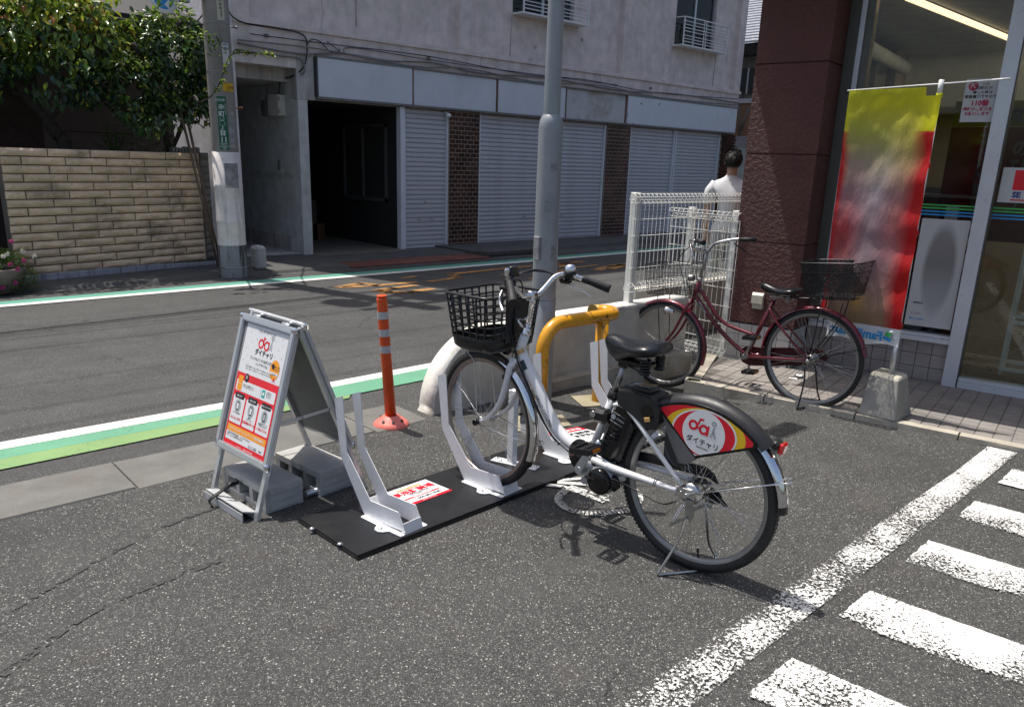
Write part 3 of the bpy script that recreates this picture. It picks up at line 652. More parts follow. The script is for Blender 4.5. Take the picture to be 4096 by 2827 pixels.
# roller shutters: every slat is its own piece
def shutter(x0, x1, top=2.355):
    sh = link('shutter', None, apt)
    sm = MB(); n = 30; h = top / n
    hw = (x1 - x0) / 2
    sm.add([(s * hw, y, z) for s in (-1, 1) for y, z in ((.03, 0), (.004, .002), (0, h * .25), (.001, h * .80), (.005, h * .84), (.03, h * .86), (.03, h))], [[i, 7 + i, 8 + i, i + 1] for i in range(6)])
    me = sm.mesh('slat', 'shutter_paint')
    for i in range(n): link('slat', me, sh, ((x0 + x1) / 2, YF + .07, i * h + .004), (0, 0, 0))
    bk = MB(); bk.box2((x0, YF + .105, 0), (x1, YF + .12, top)); bk.build('shutter_back', 'shutter_paint', sh)
    for a_ in (x0 - .035, x1 + .002): rl = MB(); rl.box2((a_, YF + .03, 0), (a_ + .033, YF + .14, top)); rl.build('guide_rail', 'post_white', sh)
    for f_ in (.35, .66):
        hd = MB(); hd.box((x0 + (x1 - x0) * f_, YF + .066, .52), (.07, .012, .02), bev=.004); hd.build('handle', 'steel_dull', sh)
    lk = MB(); lk.cyl(((x0 + x1) / 2, YF + .06, .82), ((x0 + x1) / 2, YF + .075, .82), .018, 10); lk.build('lock', 'steel', sh)
shutter(7.76, 8.63); shutter(9.4, 12.76); shutter(13.62, 15.14); shutter(15.24, 16.95)
# glazed brick piers
bw, bh = .1375, .0755
def brick_mesh(L): 
    s = MB(); s.box((0, 0, 0), (L - .015, .024, bh - .0145), bev=.003); return s.mesh('brick', 'brick_red')
full, half = brick_mesh(bw), brick_mesh(bw / 2)
for x0, cols, yb in ((8.665, 5, YF - .01), (12.81, 5.5, YF - .01)):
    pr = link('brick_pier', None, apt)
    c = MB(); c.box2((x0, YF + .007, 0), (x0 + cols * bw, YF + .14, 2.37)); c.build('mortar', 'brick_joint', pr)
    for r_i in range(31):
        x = x0; z = bh * (r_i + .5) + .01
        if r_i % 2: link('brick', half, pr, (x + bw / 4, YF + .012, z)); x += bw / 2
        while x + bw <= x0 + cols * bw + .001: link('brick', full, pr, (x + bw / 2, YF + .012 + rnd.uniform(-.0015, .0015), z)); x += bw
        if x0 + cols * bw - x > .05: link('brick', half, pr, (x + bw / 4, YF + .012, z))
pr = link('brick_pier', None, apt); c = MB(); c.box2((17.0, YF + .012, 0), (17.5, YF + .14, 2.4)); c.build('mortar', 'brick_joint', pr)
c = MB()
for r_i in range(31):
    for k in range(4): c.box((17.0 + bw * (k + .5 + (.25 if r_i % 2 else 0)), YF, bh * (r_i + .5) + .01), (bw - .012, .06, bh - .011))
c.build('brickwork', 'brick_red', pr, kind='stuff')
# windows with white grilles
for (x0, x1), gx in zip(XW, ((10.17, 11.88), (14.9, 16.58))):
    win = link('window', None, apt)
    f_ = MB(); z0, z1 = 4.12, 5.34; y = YF + .16
    for a, b in (((x0, y, z0), (x0 + .05, y + .06, z1)), ((x1 - .05, y, z0), (x1, y + .06, z1)), ((x0, y, z0), (x1, y + .06, z0 + .05)), ((x0, y, z1 - .05), (x1, y + .06, z1)), (((x0 + x1) / 2 - .03, y - .01, z0), ((x0 + x1) / 2 + .03, y + .05, z1))): f_.box2(a, b)
    f_.build('frame', 'alu_paint', win)
    p = MB(); p.box2((x0 + .04, y + .02, z0 + .04), ((x0 + x1) / 2, y + .026, z1 - .04)); p.build('pane', 'film', win)
    p = MB(); p.box2(((x0 + x1) / 2, y + .032, z0 + .04), (x1 - .04, y + .038, z1 - .04)); p.build('pane', 'film', win)
    cu = MB(); n = 40
    cu.add([(x0 + .04 + (x1 - x0 - .3) * i / n, y + .08 + .012 * math.sin(i * 1.3), z) for i in range(n + 1) for z in (z0 + .03, z1)], [[2 * i, 2 * i + 2, 2 * i + 3, 2 * i + 1] for i in range(n)], True)
    cu.build('curtain', 'curtain_teal', win)
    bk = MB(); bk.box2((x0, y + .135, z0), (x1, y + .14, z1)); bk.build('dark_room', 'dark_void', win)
    gr = link('grille', None, win) if False else None
    g0, g1 = gx; yg = YF - .17; top = 4.70
    fr = MB(); fr.box2((g0 - .02, yg - .01, 4.105), (g1 + .01, YF + .105, 4.135)); fr.box2((g0, yg, 4.13), (g0 + .025, yg + .02, top)); fr.box2((g1 - .025, yg, 4.13), (g1, yg + .02, top)); fr.box2((g0, yg, top - .02), (g1, yg + .02, top))
    for x in (g0, g1 - .025): fr.box2((x, yg + .02, top - .02), (x + .02, YF + .06, top))
    if gx[0] > 12: fr.box2(((g0 + g1) / 2 - .08, yg + .02, 4.13), ((g0 + g1) / 2 - .06, yg + .035, top)); fr.box2(((g0 + g1) / 2 + .0, yg + .02, 4.13), ((g0 + g1) / 2 + .02, yg + .035, top))
    fr.build('grille_frame', 'white_enamel', win)
    for z in (4.19, 4.25, 4.31, 4.40, 4.465, 4.53, 4.60):
        br = MB(); br.box2((g0 + .026, yg + .003, z), (g1 - .026, yg + .015, z + .013)); br.build('grille_bar', 'white_enamel', win)
for x, z1_, z0_ in ((10.12, 4.1, 3.40), (16.55, 4.1, 3.42), (6.9, 5.3, 3.5)):
    s = MB(); s.tube([(x, YF + .105, z0_), (x + .02, YF + .105, z1_)], .009, 6); s.build('conduit', 'plaster_low', apt)
for pts in ([(8.98, 3.36), (9.03, 3.20), (8.99, 3.12), (9.02, 3.0)], [(9.4, 3.36), (9.32, 3.22), (9.36, 3.1)], [(10.6, 3.40), (11.0, 3.37), (11.25, 3.28), (11.3, 3.2)], [(6.3, 3.9), (6.34, 3.6), (6.3, 3.4), (6.36, 3.2)], [(16.9, 4.4), (17.05, 4.2), (17.0, 3.9)], [(12.4, 3.36), (12.5, 3.2), (12.45, 3.05)]):
    s = MB(); s.tube([(x + rnd.uniform(-.01, .01), YF - .001 if z < 3.30 else (YF - .036 if z < 3.37 else YF + .109), z) for x, z in pts], .0028, 4); s.build('crack', 'cable_grey', apt)
for x, z in ((10.75, 3.62), (6.2, 4.0), (12.0, 3.9)): s = MB(); s.lathe([(0, 0), (.035, 0), (.03, -.006)], (x, YF + .106, z), 9, 'y'); s.build('spall', 'plaster_low', apt)
for x in (5.35, 8.2, 14.1): s = MB(); s.box((x, YF - .02, 3.17), (.06, .03, .05), bev=.005); s.build('junction_box', 'cable_grey', apt)
# conduits and cables along the facade
def cable(pts, r, m='cable_grey', parent=apt, name='cable', n=6):
    s = MB(); s.tube(smooth_pts(pts, 4), r, n); return s.build(name, m, parent)
yc = YF - .04
cable([(4.9, yc, 3.02), (5.8, yc, 2.98), (6.6, yc, 3.06), (7.4, yc, 3.04), (8.3, yc, 3.10), (9.3, yc, 3.03), (11, yc, 3.10), (13, yc, 3.04), (15, yc, 3.12), (17.5, yc, 3.1)], .014)
cable([(4.9, yc - .01, 3.06), (6.2, yc - .01, 3.08), (7.8, yc - .01, 3.0), (9.0, yc - .01, 3.08), (10.6, yc - .01, 3.0), (12.4, yc - .01, 3.09), (14.4, yc - .01, 3.0), (17.5, yc - .01, 3.05)], .011)
cable([(5.1, yc, 3.16), (6.4, yc, 3.17), (8.2, yc, 3.19), (10.4, yc, 3.11), (12, yc, 3.16), (14, yc, 3.09), (16, yc, 3.14), (17.5, yc, 3.2)], .007, 'cable_black')
cable([(6.3, yc, 3.2), (6.45, yc, 3.12), (6.6, yc, 3.05), (6.7, yc, 3.16), (8.0, yc, 3.14), (9.6, yc, 3.13), (13.0, yc, 3.14)], .006, 'cable_black')
cable([(4.15, 9.9, 3.5), (4.5, 10.6, 3.3), (5.0, YF - .06, 3.29), (5.5, yc, 3.285), (5.9, yc, 3.25), (5.97, yc, 3.1), (5.93, yc, 2.86), (5.84, yc + .05, 2.72), (5.77, 11.5, 2.66), (5.74, 11.75, 2.62), (5.73, 11.82, 2.42)], .011, 'cable_black')
cable([(5.97, yc, 3.12), (6.05, yc, 3.2), (6.2, yc, 3.18), (6.32, yc, 3.08), (6.45, yc, 3.05), (6.52, yc, 3.12)], .008, 'cable_black')
cable([(4.87, yc, 2.93), (5.5, yc, 2.92), (5.8, yc, 2.92), (5.9, yc, 2.86), (5.9, yc, 2.72), (5.79, 11.5, 2.66), (5.755, 11.72, 2.64), (5.75, 11.75, 2.42)], .013)
cable([(4.88, 11.7, 2.76), (5.5, 11.72, 2.74), (5.76, 12.0, 2.73), (5.77, 12.25, 2.70), (5.775, 12.35, 2.30)], .009)
lg = MB(); lg.ball((8.6, YF - .05, 2.28), .055, 10, (.9, 1, .7)); lg.cyl((8.6, YF - .04, 2.3), (8.6, YF + .06, 2.35), .02, 8); lg.build('lamp', 'white_enamel', apt)
vt = MB(); vt.box2((5.788, 12.02, 1.3), (5.7995, 12.10, 1.46)); vt.build('vent_cover', 'cable_grey', apt)
# electric boxes on the niche wall
eb = thing('electric_box', 'cream metal electric box with a hinged lid on the niche wall beside the garage', 'electric box', (5.8, 11.75, 2.12))
s = MB(); s.box2((-.10, 0, 0), (-.002, .34, .30), .006); s.build('case', 'box_beige', eb)
s = MB(); s.box2((-.125, -.012, -.004), (-.102, .352, .304), .005); s.build('lid', 'box_beige', eb)
for z in (.06, .24): s = MB(); s.cyl((-.115, -.02, z - .03), (-.115, -.02, z + .03), .01, 8); s.build('hinge', 'steel_dull', eb)
mt = thing('electric_meter', 'small grey meter box beside the cream electric box on the niche wall', 'electric meter', (5.8, 12.28, 2.12))
s = MB(); s.box2((-.08, 0, 0), (-.002, .16, .24), .008); s.build('case', 'cable_grey', mt); s = MB(); s.box2((-.10, .04, .06), (-.081, .12, .18), .004); s.build('cover', 'dim_frame', mt)
sb = thing('guard_stone', 'pale round-edged stone block on the ground right of the utility pole base', 'stone', (4.5, 10.12, .035))
s = MB(); s.box((0, 0, .16), (.16, .2, .32), bev=.035); s.build('stone', 'block_concrete', sb)
# ------------------------------------------------------------------ garden wall of long split-faced blocks
gw = thing('garden_wall', 'tan garden wall of long split-faced blocks on a grey footing below the two trees', 'wall', (1.772, 10.336, 0), (0, 0, math.atan2(.207, .978)))
L = 2.36; H0 = .12; rows = 15; rh = (1.535 - H0) / rows
s = MB(); s.box2((-.06, .03, .0), (L + .12, .15, 1.525)); s.build('mortar', 'garden_mortar', gw)
s = MB(); x = -.06
while x < L + .1:
    ww = rnd.uniform(.16, .34); s.box2((x, -.012 + rnd.uniform(-.004, .004), 0), (min(x + ww, L + .12), .10, H0 - .006 - .03 * sstep(x, 1.2, 2.4)), .006); x += ww + .004
fo = s.build('footing', 'garden_base', gw)
def rough_block(w_, h_):
    """split face: a grid of points pushed in and out"""
    s = MB(); nx, nz = 7, 3; vs = []
    for j in range(nz + 1):
        for i in range(nx + 1):
            ex = min(i, nx - i) == 0; ez = min(j, nz - j) == 0
            y = .010 if (ex or ez) else -.008 - rnd.uniform(0, .006)
            vs.append((w_ * (i / nx) + (0 if ex else rnd.uniform(-.012, .012)), y, h_ * j / nz + (0 if ez else rnd.uniform(-.008, .008))))
    s.add(vs, [[j * (nx + 1) + i, j * (nx + 1) + i + 1, (j + 1) * (nx + 1) + i + 1, (j + 1) * (nx + 1) + i] for j in range(nz) for i in range(nx)])
    s.add([(0, .012, 0), (w_, .012, 0), (w_, .012, h_), (0, .012, h_), (0, .06, 0), (w_, .06, 0), (w_, .06, h_), (0, .06, h_)], [[0, 4, 5, 1], [1, 5, 6, 2], [2, 6, 7, 3], [3, 7, 4, 0]])
    return s
for r_i in range(rows):
    z = H0 + r_i * rh; k = rows - 1 - r_i
    edges = [-.06 + .012 * 0] + ([.44 + .48 * i for i in range(4)] if k % 2 == 0 else [.15 + .478 * i for i in range(5)]) + [2.354]
    if k % 2: edges[0] = -.065
    for a, b in zip(edges, edges[1:]):
        rough_block(b - a - .014, rh - .013).build('block', 'garden_block', gw, (a + .006, .006 + rnd.uniform(-.002, .003), z + rnd.uniform(-.001, .001)))
    for (a, b) in ((2.362, 2.50),): rough_block(b - a - .01, rh * .98).build('pier_block', mat('pier_grey', (.17, .15, .125), .9, bstr=1, bscale=25, rand=.2), gw, (a + .004, .012, z))
s = MB(); s.box2((2.36, .03, 0), (2.50, .35, 1.53)); s.build('pier', 'garden_mortar', gw)
# roof-tile edging lying on the wall top
s = MB()
for i in range(9): s.box((2.02 + i * .045, .09, 1.545 + rnd.uniform(0, .02)), (.03, .08, .05 + rnd.uniform(0, .03)))
s.build('edging', 'cable_grey', gw)
# bamboo / poles leaning right of the wall
bp = thing('wooden_stakes', 'two weathered wooden stakes leaning in the gap between garden wall and utility pole', 'stake', (4.02, 10.55, 0))
for a, b in (((.10, 0, .0), (-.22, .2, 2.3)), ((.16, .05, .0), (-.12, .25, 2.2))):
    s = MB(); s.tube([a, b], .018, 8); s.build('stake', mat('old_wood', (.2, .14, .1), .85, var=.3), bp)
# ------------------------------------------------------------------ house on the left behind the trees
hs = thing('house', 'dark brown panelled house with deep eaves, mostly hidden behind the left tree', 'house')
HY = 12.35
s = MB(); s.box2((-3, HY, 0), (F(168, 500, HY).x, HY + .2, 3.25)); s.build('wall', 'house_brown', hs)
s = MB(); s.box2((F(168, 500, HY).x + .003, HY, 0), (4.3, HY + .2, 3.25)); s.build('wall', 'house_mauve', hs)
for z in (.9, 1.75, 2.6):
    s = MB(); s.box2((1.7, HY - .006, z), (4.3, HY - .001, z + .012)); s.build('joint', 'house_brown', hs)
s = MB(); s.box2((-3, 11.6, 3.02), (4.35, HY, 3.06)); s.build('soffit', 'soffit', hs)
s = MB(); s.prism([(-3, 11.42, 3.07), (-3, 11.42, 3.22), (-3, HY + 3, 4.4), (-3, HY + 3, 4.2)], (7.5, 0, 0)); s.build('roof', 'eave_dark', hs)
s = MB(); s.tube([(-3, 11.36, 3.1), (4.5, 11.36, 3.1)], .05, 8); s.build('rain_gutter', 'eave_dark', hs)
s = MB(); s.tube([(4.25, 11.5, 3.05), (4.7, 11.7, 3.5)], .015, 6); s.tube([(4.1, 11.6, 2.1), (4.86, 12.0, 3.0)], .014, 6); s.build('stay_rod', 'cable_black', hs)
# ------------------------------------------------------------------ utility pole
up = thing('utility_pole', 'concrete utility pole wrapped in a pale sleeve, with green address plate and yellow number tag', 'utility pole', (4.03, 9.83, 0), (0, R(-.2), 0))
def ring(z0, z1, r0, r1, m, name, parent, n=32):
    s = MB(); s.lathe([(r0, z0), (r1, z1), (r1 * .9, z1), ], n=n); return s.build(name, m, parent)
s = MB(); s.lathe([(.158, 0), (.155, 1.55), (.150, 3.3), (.135, 9.5), (0, 9.5)], n=32); s.build('shaft', 'pole_concrete', up)
s = MB(); s.lathe([(.174, .0), (.172, .42), (.17, .43)], n=32); s.build('base_sleeve', 'pole_base', up)
s = MB(); s.lathe([(.1665, .40), (.176, .43), (.168, .47), (.168, .70), (.174, .715), (.167, .73), (.167, 1.13), (.173, 1.145), (.166, 1.16), (.164, 1.545), (.155, 1.55)], n=32); s.build('wrap_sleeve', 'pole_wrap', up)
for z in (.02, .13): s = MB(); s.lathe([(.176, z), (.18, z + .006), (.176, z + .012)], n=32); s.build('band', 'steel_dull', up)
for z in (1.60, 2.19, 2.47, 3.0, 3.30): s = MB(); s.lathe([(.156 - z * .001, z), (.159 - z * .001, z + .004), (.156 - z * .001, z + .010)], n=32); s.build('band', 'rim_grey', up)
def plate(a0, wd, z0, z1, m, name, rr, lines=(), tilt=0):
    """curved plate on the pole, a0: angle of its centre, with lettering (text, size, dz, dx, material)"""
    s = MB(); n = 6; da = wd / rr; r_ = rr + .004
    s.add([(r_ * math.cos(a0 + da * (i / n - .5)), r_ * math.sin(a0 + da * (i / n - .5)), z) for i in range(n + 1) for z in (z0, z1)], [[2 * i, 2 * i + 2, 2 * i + 3, 2 * i + 1] for i in range(n)], True)
    s.add([((r_ - .005) * math.cos(a0 + da * (i / n - .5)), (r_ - .005) * math.sin(a0 + da * (i / n - .5)), z) for i in range(n + 1) for z in (z0, z1)], [[2 * i, 2 * i + 1, 2 * i + 3, 2 * i + 2] for i in range(n)], True)
    p = s.build(name, m, up)
    if lines:
        s = MB(); t = MB()
        for body, size, dx, z, mm in lines: t.text(body, size, (dx, z, 0), (1, 0, 0), (0, 1, 0), align='CENTER', bold=size * .012)
        for v in t.v:
            a = a0 + v.x / rr; s.v.append(Vector(((r_ + .0015) * math.cos(a), (r_ + .0015) * math.sin(a), v.y)))
        s.f, s.m, s.sm = t.f, t.m, t.sm; s.build('lettering', lines[0][4], p)
    return p
A = -112 * math.pi / 180
plate(A - .05, .105, 1.58, 2.19, 'plate_green', 'address_plate', .157, [('川口市', .035, -.012, 2.135, 'print_white'), ('幸', .07, -.006, 2.04, 'print_white'), ('町', .07, -.006, 1.965, 'print_white'), ('三', .07, -.006, 1.89, 'print_white'), ('丁', .07, -.006, 1.815, 'print_white'), ('目', .07, -.006, 1.745, 'print_white'), ('さ\nい\nわ\nい\nち\nょ\nう', .018, .04, 2.09, 'print_white'), ('11', .085, 0, 1.667, 'print_white')])
s_ = plate(A - .05, .104, 1.5805, 1.581, 'plate_green', 'plate_edge', .1578, [('Saiwaicho\n3 chome\nKawaguchi\nCity', .0205, 0, 1.645, 'print_white')])
plate(A + .62, .15, 2.25, 2.345, 'plate_yellow', 'number_tag', .154, [('15788', .05, .02, 2.278, 'print_black'), ('東京電力パワーグリッド', .012, 0, 2.328, 'print_black'), ('ご連絡ください', .013, 0, 2.262, 'print_black')])
plate(A + .55, .085, 2.56, 2.79, 'plate_white', 'white_tag', .152, [('●幸町', .02, 0, 2.765, 'print_black'), ('幹', .03, 0, 2.72, 'print_black'), ('1', .045, 0, 2.665, 'print_black'), ('●', .014, 0, 2.58, 'print_black')])
plate(A + .38, .085, 3.03, 3.27, 'plate_cream', 'cream_tag', .1505, [('△1', .03, 0, 3.24, 'print_black'), ('南', .032, 0, 3.19, 'print_black'), ('幹', .032, 0, 3.15, 'print_black'), ('幸\n町\n線', .022, .004, 3.115, 'print_black')])
plate(A + .35, .17, .98 + .15, 1.42, 'plate_grey', 'grey_patch', .168)
plate(A + .62, .08, 1.6, 2.02, 'plate_grey', 'torn_sticker', .155)
for z, a in ((3.0, 0.1), (2.02 + .06, 0.1), (3.9, 3.2), (4.4, .1), (4.9, 3.2)):
    s = MB(); d = Vector((math.cos(a), math.sin(a), 0)); s.cyl(d * .14 + Vector((0, 0, z)), d * .25 + Vector((0, 0, z)), .009, 8); s.cyl(d * .245 + Vector((0, 0, z)), d * .262 + Vector((0, 0, z)), .018, 8); s.build('step_bolt', 'rust' if z < 2.5 else 'steel_dull', up)
s = MB(); s.tube([(.165, .02, .0), (.172, .015, .9)], .012, 6); s.tube([(.155, .02, 1.5), (.152, .015, 2.6)], .010, 6); s.build('conduit', 'cable_grey', up)
s = MB(); s.box((-.28, -.02, 3.28), (.24, .07, .05)); s.box((-.37, -.03, 3.24), (.1, .09, .11)); s.build('bracket', 'steel_dull', up)
s = MB()
for z in (6.9, 7.6, 8.6): s.box((.35, 0, z), (1.9, .09, .09))
s.cyl((.55, .0, 6.95), (.55, 0, 7.75), .24, 16); s.cyl((-.4, .0, 6.95), (-.4, 0, 7.6), .2, 16); s.build('crossarm', 'steel_dull', up)
# round blue guide sign fixed high on the left of the pole
bs = thing('road_sign', 'round blue and white road sign peeping over the right tree beside the utility pole', 'road sign', tuple(F(655, -4, 9.9)))
s = MB(); s.lathe([(0, 0), (.11, 0)], n=28, axis='y'); s.build('disc', 'print_blue', bs)
s = MB(); s.lathe([(.111, 0.0), (.155, 0.0), (.157, .004), (.155, .012), (0, .012)], n=28, axis='y'); s.build('rim', 'print_white', bs)
s = MB(); s.prism([(.0, -.004, -.06), (.05, -.004, -.10), (.09, -.004, -.05), (.05, -.004, .0)], (0, .003, 0)); s.build('symbol', 'print_white', bs)
s = MB(); s.cyl((0, .03, -.2), (0, .03, .6), .02, 8); s.cyl((0, .03, .5), (.55, -.02, .55), .02, 8); s.build('arm', 'steel_dull', bs)
# overhead wires (their shadows lie across the road)
for i, (y, z, r_, x0) in enumerate(((10.35, 8.62, .011, 0), (9.78, 8.62, .011, 0), (10.02, 6.95, .032, 0), (9.86, 6.75, .014, 0), (9.65, 6.9, .01, 0), (8.9, 9.3, .007, 1), (8.4, 9.5, .008, 1), (7.9, 9.2, .007, 1))):
    s = MB(); pts = [(x, y + (.08 * (x - 1) if i in (2, 3) and x < 6 else .02 * x), z + .0016 * ((x - 4) % 30 - 15) ** 2 - .3) for x in range(-40, 60, 4)]
    s.tube(pts, r_, 6); o = s.build('overhead_wire', 'cable_black', label='overhead wire number %s counted from the building side, only its shadow shows on the road' % ('one', 'two', 'three', 'four', 'five', 'six', 'seven', 'eight')[i], category='wire', group='overhead wires along the street')
# ------------------------------------------------------------------ foliage
def leaf_faces(mb, c, d, up_, L_, W_, k, curl=.25):
    d = d.normalized(); sd_ = d.cross(up_); 
    if sd_.length < 1e-3: sd_ = d.cross(Vector((1, 0, 0)))
    sd_.normalize(); n_ = sd_.cross(d)
    cu = n_ * W_ * curl
    P = [c, c + d * L_ * .25 + sd_ * W_ * .42 + cu, c + d * L_ * .6 + sd_ * W_ * .44 + cu * .7, c + d * L_ - n_ * L_ * .16, c + d * L_ * .6 - sd_ * W_ * .44 + cu * .7, c + d * L_ * .25 - sd_ * W_ * .42 + cu, c + d * L_ * .5 - n_ * L_ * .02]
    mb.mat(k); mb.add(P, [[0, 1, 6], [1, 2, 6], [2, 3, 6], [3, 4, 6], [4, 5, 6], [5, 0, 6]], True)
def crown(mb, blobs, n, size, ratio, pick, r2, droop=.5):
    tot = sum(b[3] * b[4] * b[5] for b in blobs)
    for (x, y, z, a, b, c) in blobs:
        for i in range(int(n * a * b * c / tot)):
            while True:
                q = Vector((r2.uniform(-1, 1), r2.uniform(-1, 1), r2.uniform(-1, 1)))
                if .3 < q.length < 1: break
            if q.length < .72 and r2.random() < .6: q = q.normalized() * r2.uniform(.7, 1)
            p = Vector((x + a * q.x, y + b * q.y, z + c * q.z))
            if mnoise.noise(p * 2.6) < -.18: continue
            out = Vector((q.x / a, q.y / b, q.z / c)).normalized()
            d = (out * .7 + Vector((r2.uniform(-1, 1), r2.uniform(-1, 1), r2.uniform(-1, .4) - droop))).normalized()
            k = pick(p, q, r2); s_ = size * r2.uniform(.6, 1.25)
            leaf_faces(mb, p, d, (out + Vector((r2.uniform(-.6, .6), r2.uniform(-.6, .6), .5))), s_, s_ * ratio * r2.uniform(.8, 1.2), k)
LM = ['leaf_dark', 'leaf_mid', 'leaf_light', 'leaf_yellow', 'leaf_orange', 'leaf_blue']
r2 = random.Random(5)
t1 = thing('cherry_tree', 'left leafy tree with yellowing shoots on top, bent dark trunk rising behind the garden wall', 'tree', (2.55, 11.15, 0))
def pick1(p, q, r_):  # young yellow shoots on top; sunlit top over darker base also put into leaf colours
    h = p.z
    if h > 2.55 and r_.random() < .95 * (h - 2.45): return r_.choice([3, 3, 2, 2, 2, 3, 4] if h > 2.9 else [2, 2, 3])
    if r_.random() < .015: return r_.choice([2, 3, 3, 4])
    return r_.choice([0, 0, 1, 5, 5] if h < 2.4 else [0, 1, 1, 2, 5])
mb = MB(Matrix.Translation((-2.55, -11.15, 0)))
crown(mb, [(1.75, 11.05, 2.75, .95, .55, .50), (2.65, 11.0, 2.85, .8, .5, .5), (1.3, 11.1, 2.3, .6, .5, .42), (2.35, 10.95, 2.35, .75, .45, .38), (3.1, 11.15, 2.75, .42, .38, .42), (.7, 11.1, 2.7, .8, .5, .6), (2.1, 11.1, 3.3, .95, .6, .42), (2.95, 11.15, 3.2, .5, .4, .3), (2.9, 11.0, 2.3, .35, .35, .3), (1.0, 11.2, 3.35, .8, .6, .4)], 9500, .098, .52, pick1, r2, .7)
mb.build('crown', LM, t1)
s = MB(); s.tube(smooth_pts([(.02, 0, .0), (.0, 0, 1.5), (-.06, .02, 1.68), (-.22, 0, 1.93), (-.36, 0, 2.12), (-.55, 0, 2.5), (-.6, .0, 3.1)], 4), [.085] * 6 + [.075] * 5 + [.06] * 6 + [.045] * 5 + [.03] * 3, 10)
s.tube(smooth_pts([(-.13, 0, 1.86), (.0, .0, 2.0), (.12, .0, 2.12), (.3, 0, 2.4), (.5, .05, 2.8)], 4), .026, 7); s.tube(smooth_pts([(-.36, 0, 2.1), (-.7, .05, 2.25), (-1.2, .0, 2.5)], 4), .03, 7)
s.tube([(.1, 0, 2.3), (.45, -.1, 2.42), (.8, -.05, 2.4)], .014, 6); s.tube([(-.02, 0, 1.66), (-.1, -.02, 1.72), (-.13, -.02, 1.64)], .02, 6)
s.build('trunk', 'bark', t1)
t2 = thing('citrus_tree', 'right glossy-leaved tree leaning out between the garden wall and the utility pole', 'tree', (3.85, 11.0, 0))
def pick2(p, q, r_):
    if q.z > .4 and r_.random() < .35: return 2
    if r_.random() < .05: return r_.choice([2, 3])
    return r_.choice([0, 0, 1, 1, 5])
mb = MB(Matrix.Translation((-3.85, -11.0, 0))); r3 = random.Random(11)
def P2(px, py, y=10.6): return F(px, py, y)
bl = []
for px, py, rx, rz in ((640, 330, .42, .40), (770, 340, .34, .36), (700, 200, .38, .32), (800, 250, .24, .28), (560, 430, .32, .26), (680, 450, .36, .24), (800, 430, .25, .22), (590, 130, .26, .26), (690, 90, .28, .24), (770, 160, .2, .2), (520, 320, .28, .3), (840, 360, .16, .3), (600, 500, .2, .14)):
    p = P2(px, py, 10.7 + rnd.uniform(-.15, .2)); bl.append((p.x, p.y, p.z, rx, .32, rz))
crown(mb, bl, 6200, .086, .46, pick2, r3, .35)
# the long shoot that reaches in front of the pole
sh = smooth_pts([F(795, 412, 9.5), F(845, 385, 9.45), F(880, 330, 9.4), F(920, 225, 9.4), F(1000, 212, 9.4), F(1090, 222, 9.4)], 6)
for i, p in enumerate(sh[8:]):
    for j in range(3): leaf_faces(mb, p, Vector((r3.uniform(-.5, 1), r3.uniform(-.6, .2), r3.uniform(-.5, .8))), Vector((0, 0, 1)), r3.uniform(.045, .085), .034, r3.choice([1, 2, 2, 3]))
for px, py in ((845, 200), (860, 160), (640, 30), (700, 20), (600, 60), (830, 145), (880, 205)):
    for j in range(7): leaf_faces(mb, F(px + r3.uniform(-25, 25), py + r3.uniform(-20, 20), 9.6), Vector((r3.uniform(-1, 1), r3.uniform(-1, .2), r3.uniform(-.2, 1))), Vector((0, 0, 1)), .08, .036, r3.choice([1, 2]))
mb.build('crown', LM, t2)
s = MB(Matrix.Translation((-3.85, -11.0, 0)))
for pts, r_ in (([(3.75, 11.0, .2), (3.72, 10.95, 1.6), (3.55, 10.85, 2.2), (3.35, 10.8, 2.8)], .04), ([(3.74, 10.97, 1.5), (3.95, 10.9, 2.0), (3.98, 10.8, 2.6), (3.9, 10.7, 3.1)], .028), ([(3.7, 10.95, 1.7), (3.3, 10.8, 1.95), (2.95, 10.75, 2.1)], .02), ([(3.9, 10.9, 1.9), (3.85, 10.3, 2.2), tuple(sh[0])], .014)):
    s.tube(smooth_pts(pts, 4), r_, 8)
s.tube(sh, .006, 5)
s.tube([F(660, 40, 10.6), F(660, 10, 10.6), F(655, -30, 10.6)], .007, 5); s.build('trunk', 'bark', t2)
# low shrubs and spiky leaves at the foot of the trees
bu = thing('shrub', 'dark shrub with spiky leaves on top of the garden wall between the two trees', 'shrub', (3.3, 10.95, 1.3))
mb = MB(); 
for i in range(620):
    p = Vector((r3.uniform(-.35, .42), r3.uniform(-.25, .25), r3.uniform(.1, .62) - .2 * abs(r3.uniform(-1, 1)))); leaf_faces(mb, p, Vector((r3.uniform(-1, 1), r3.uniform(-1, 0), r3.uniform(-.4, 1))), Vector((0, 0, 1)), .05, .02, r3.choice([0, 1, 1]))
for i in range(26):
    a = r3.uniform(0, 6.28); d = Vector((math.cos(a) * .8, math.sin(a) * .4, r3.uniform(.4, 1.2))); mb.mat(0); b = Vector((-.25, 0, .15)); sd_ = Vector((-d.y, d.x, 0)).normalized() * .012
    mb.add([b - sd_, b + sd_, b + d * .42], [[0, 1, 2]])
mb.build('leaves', LM, bu)
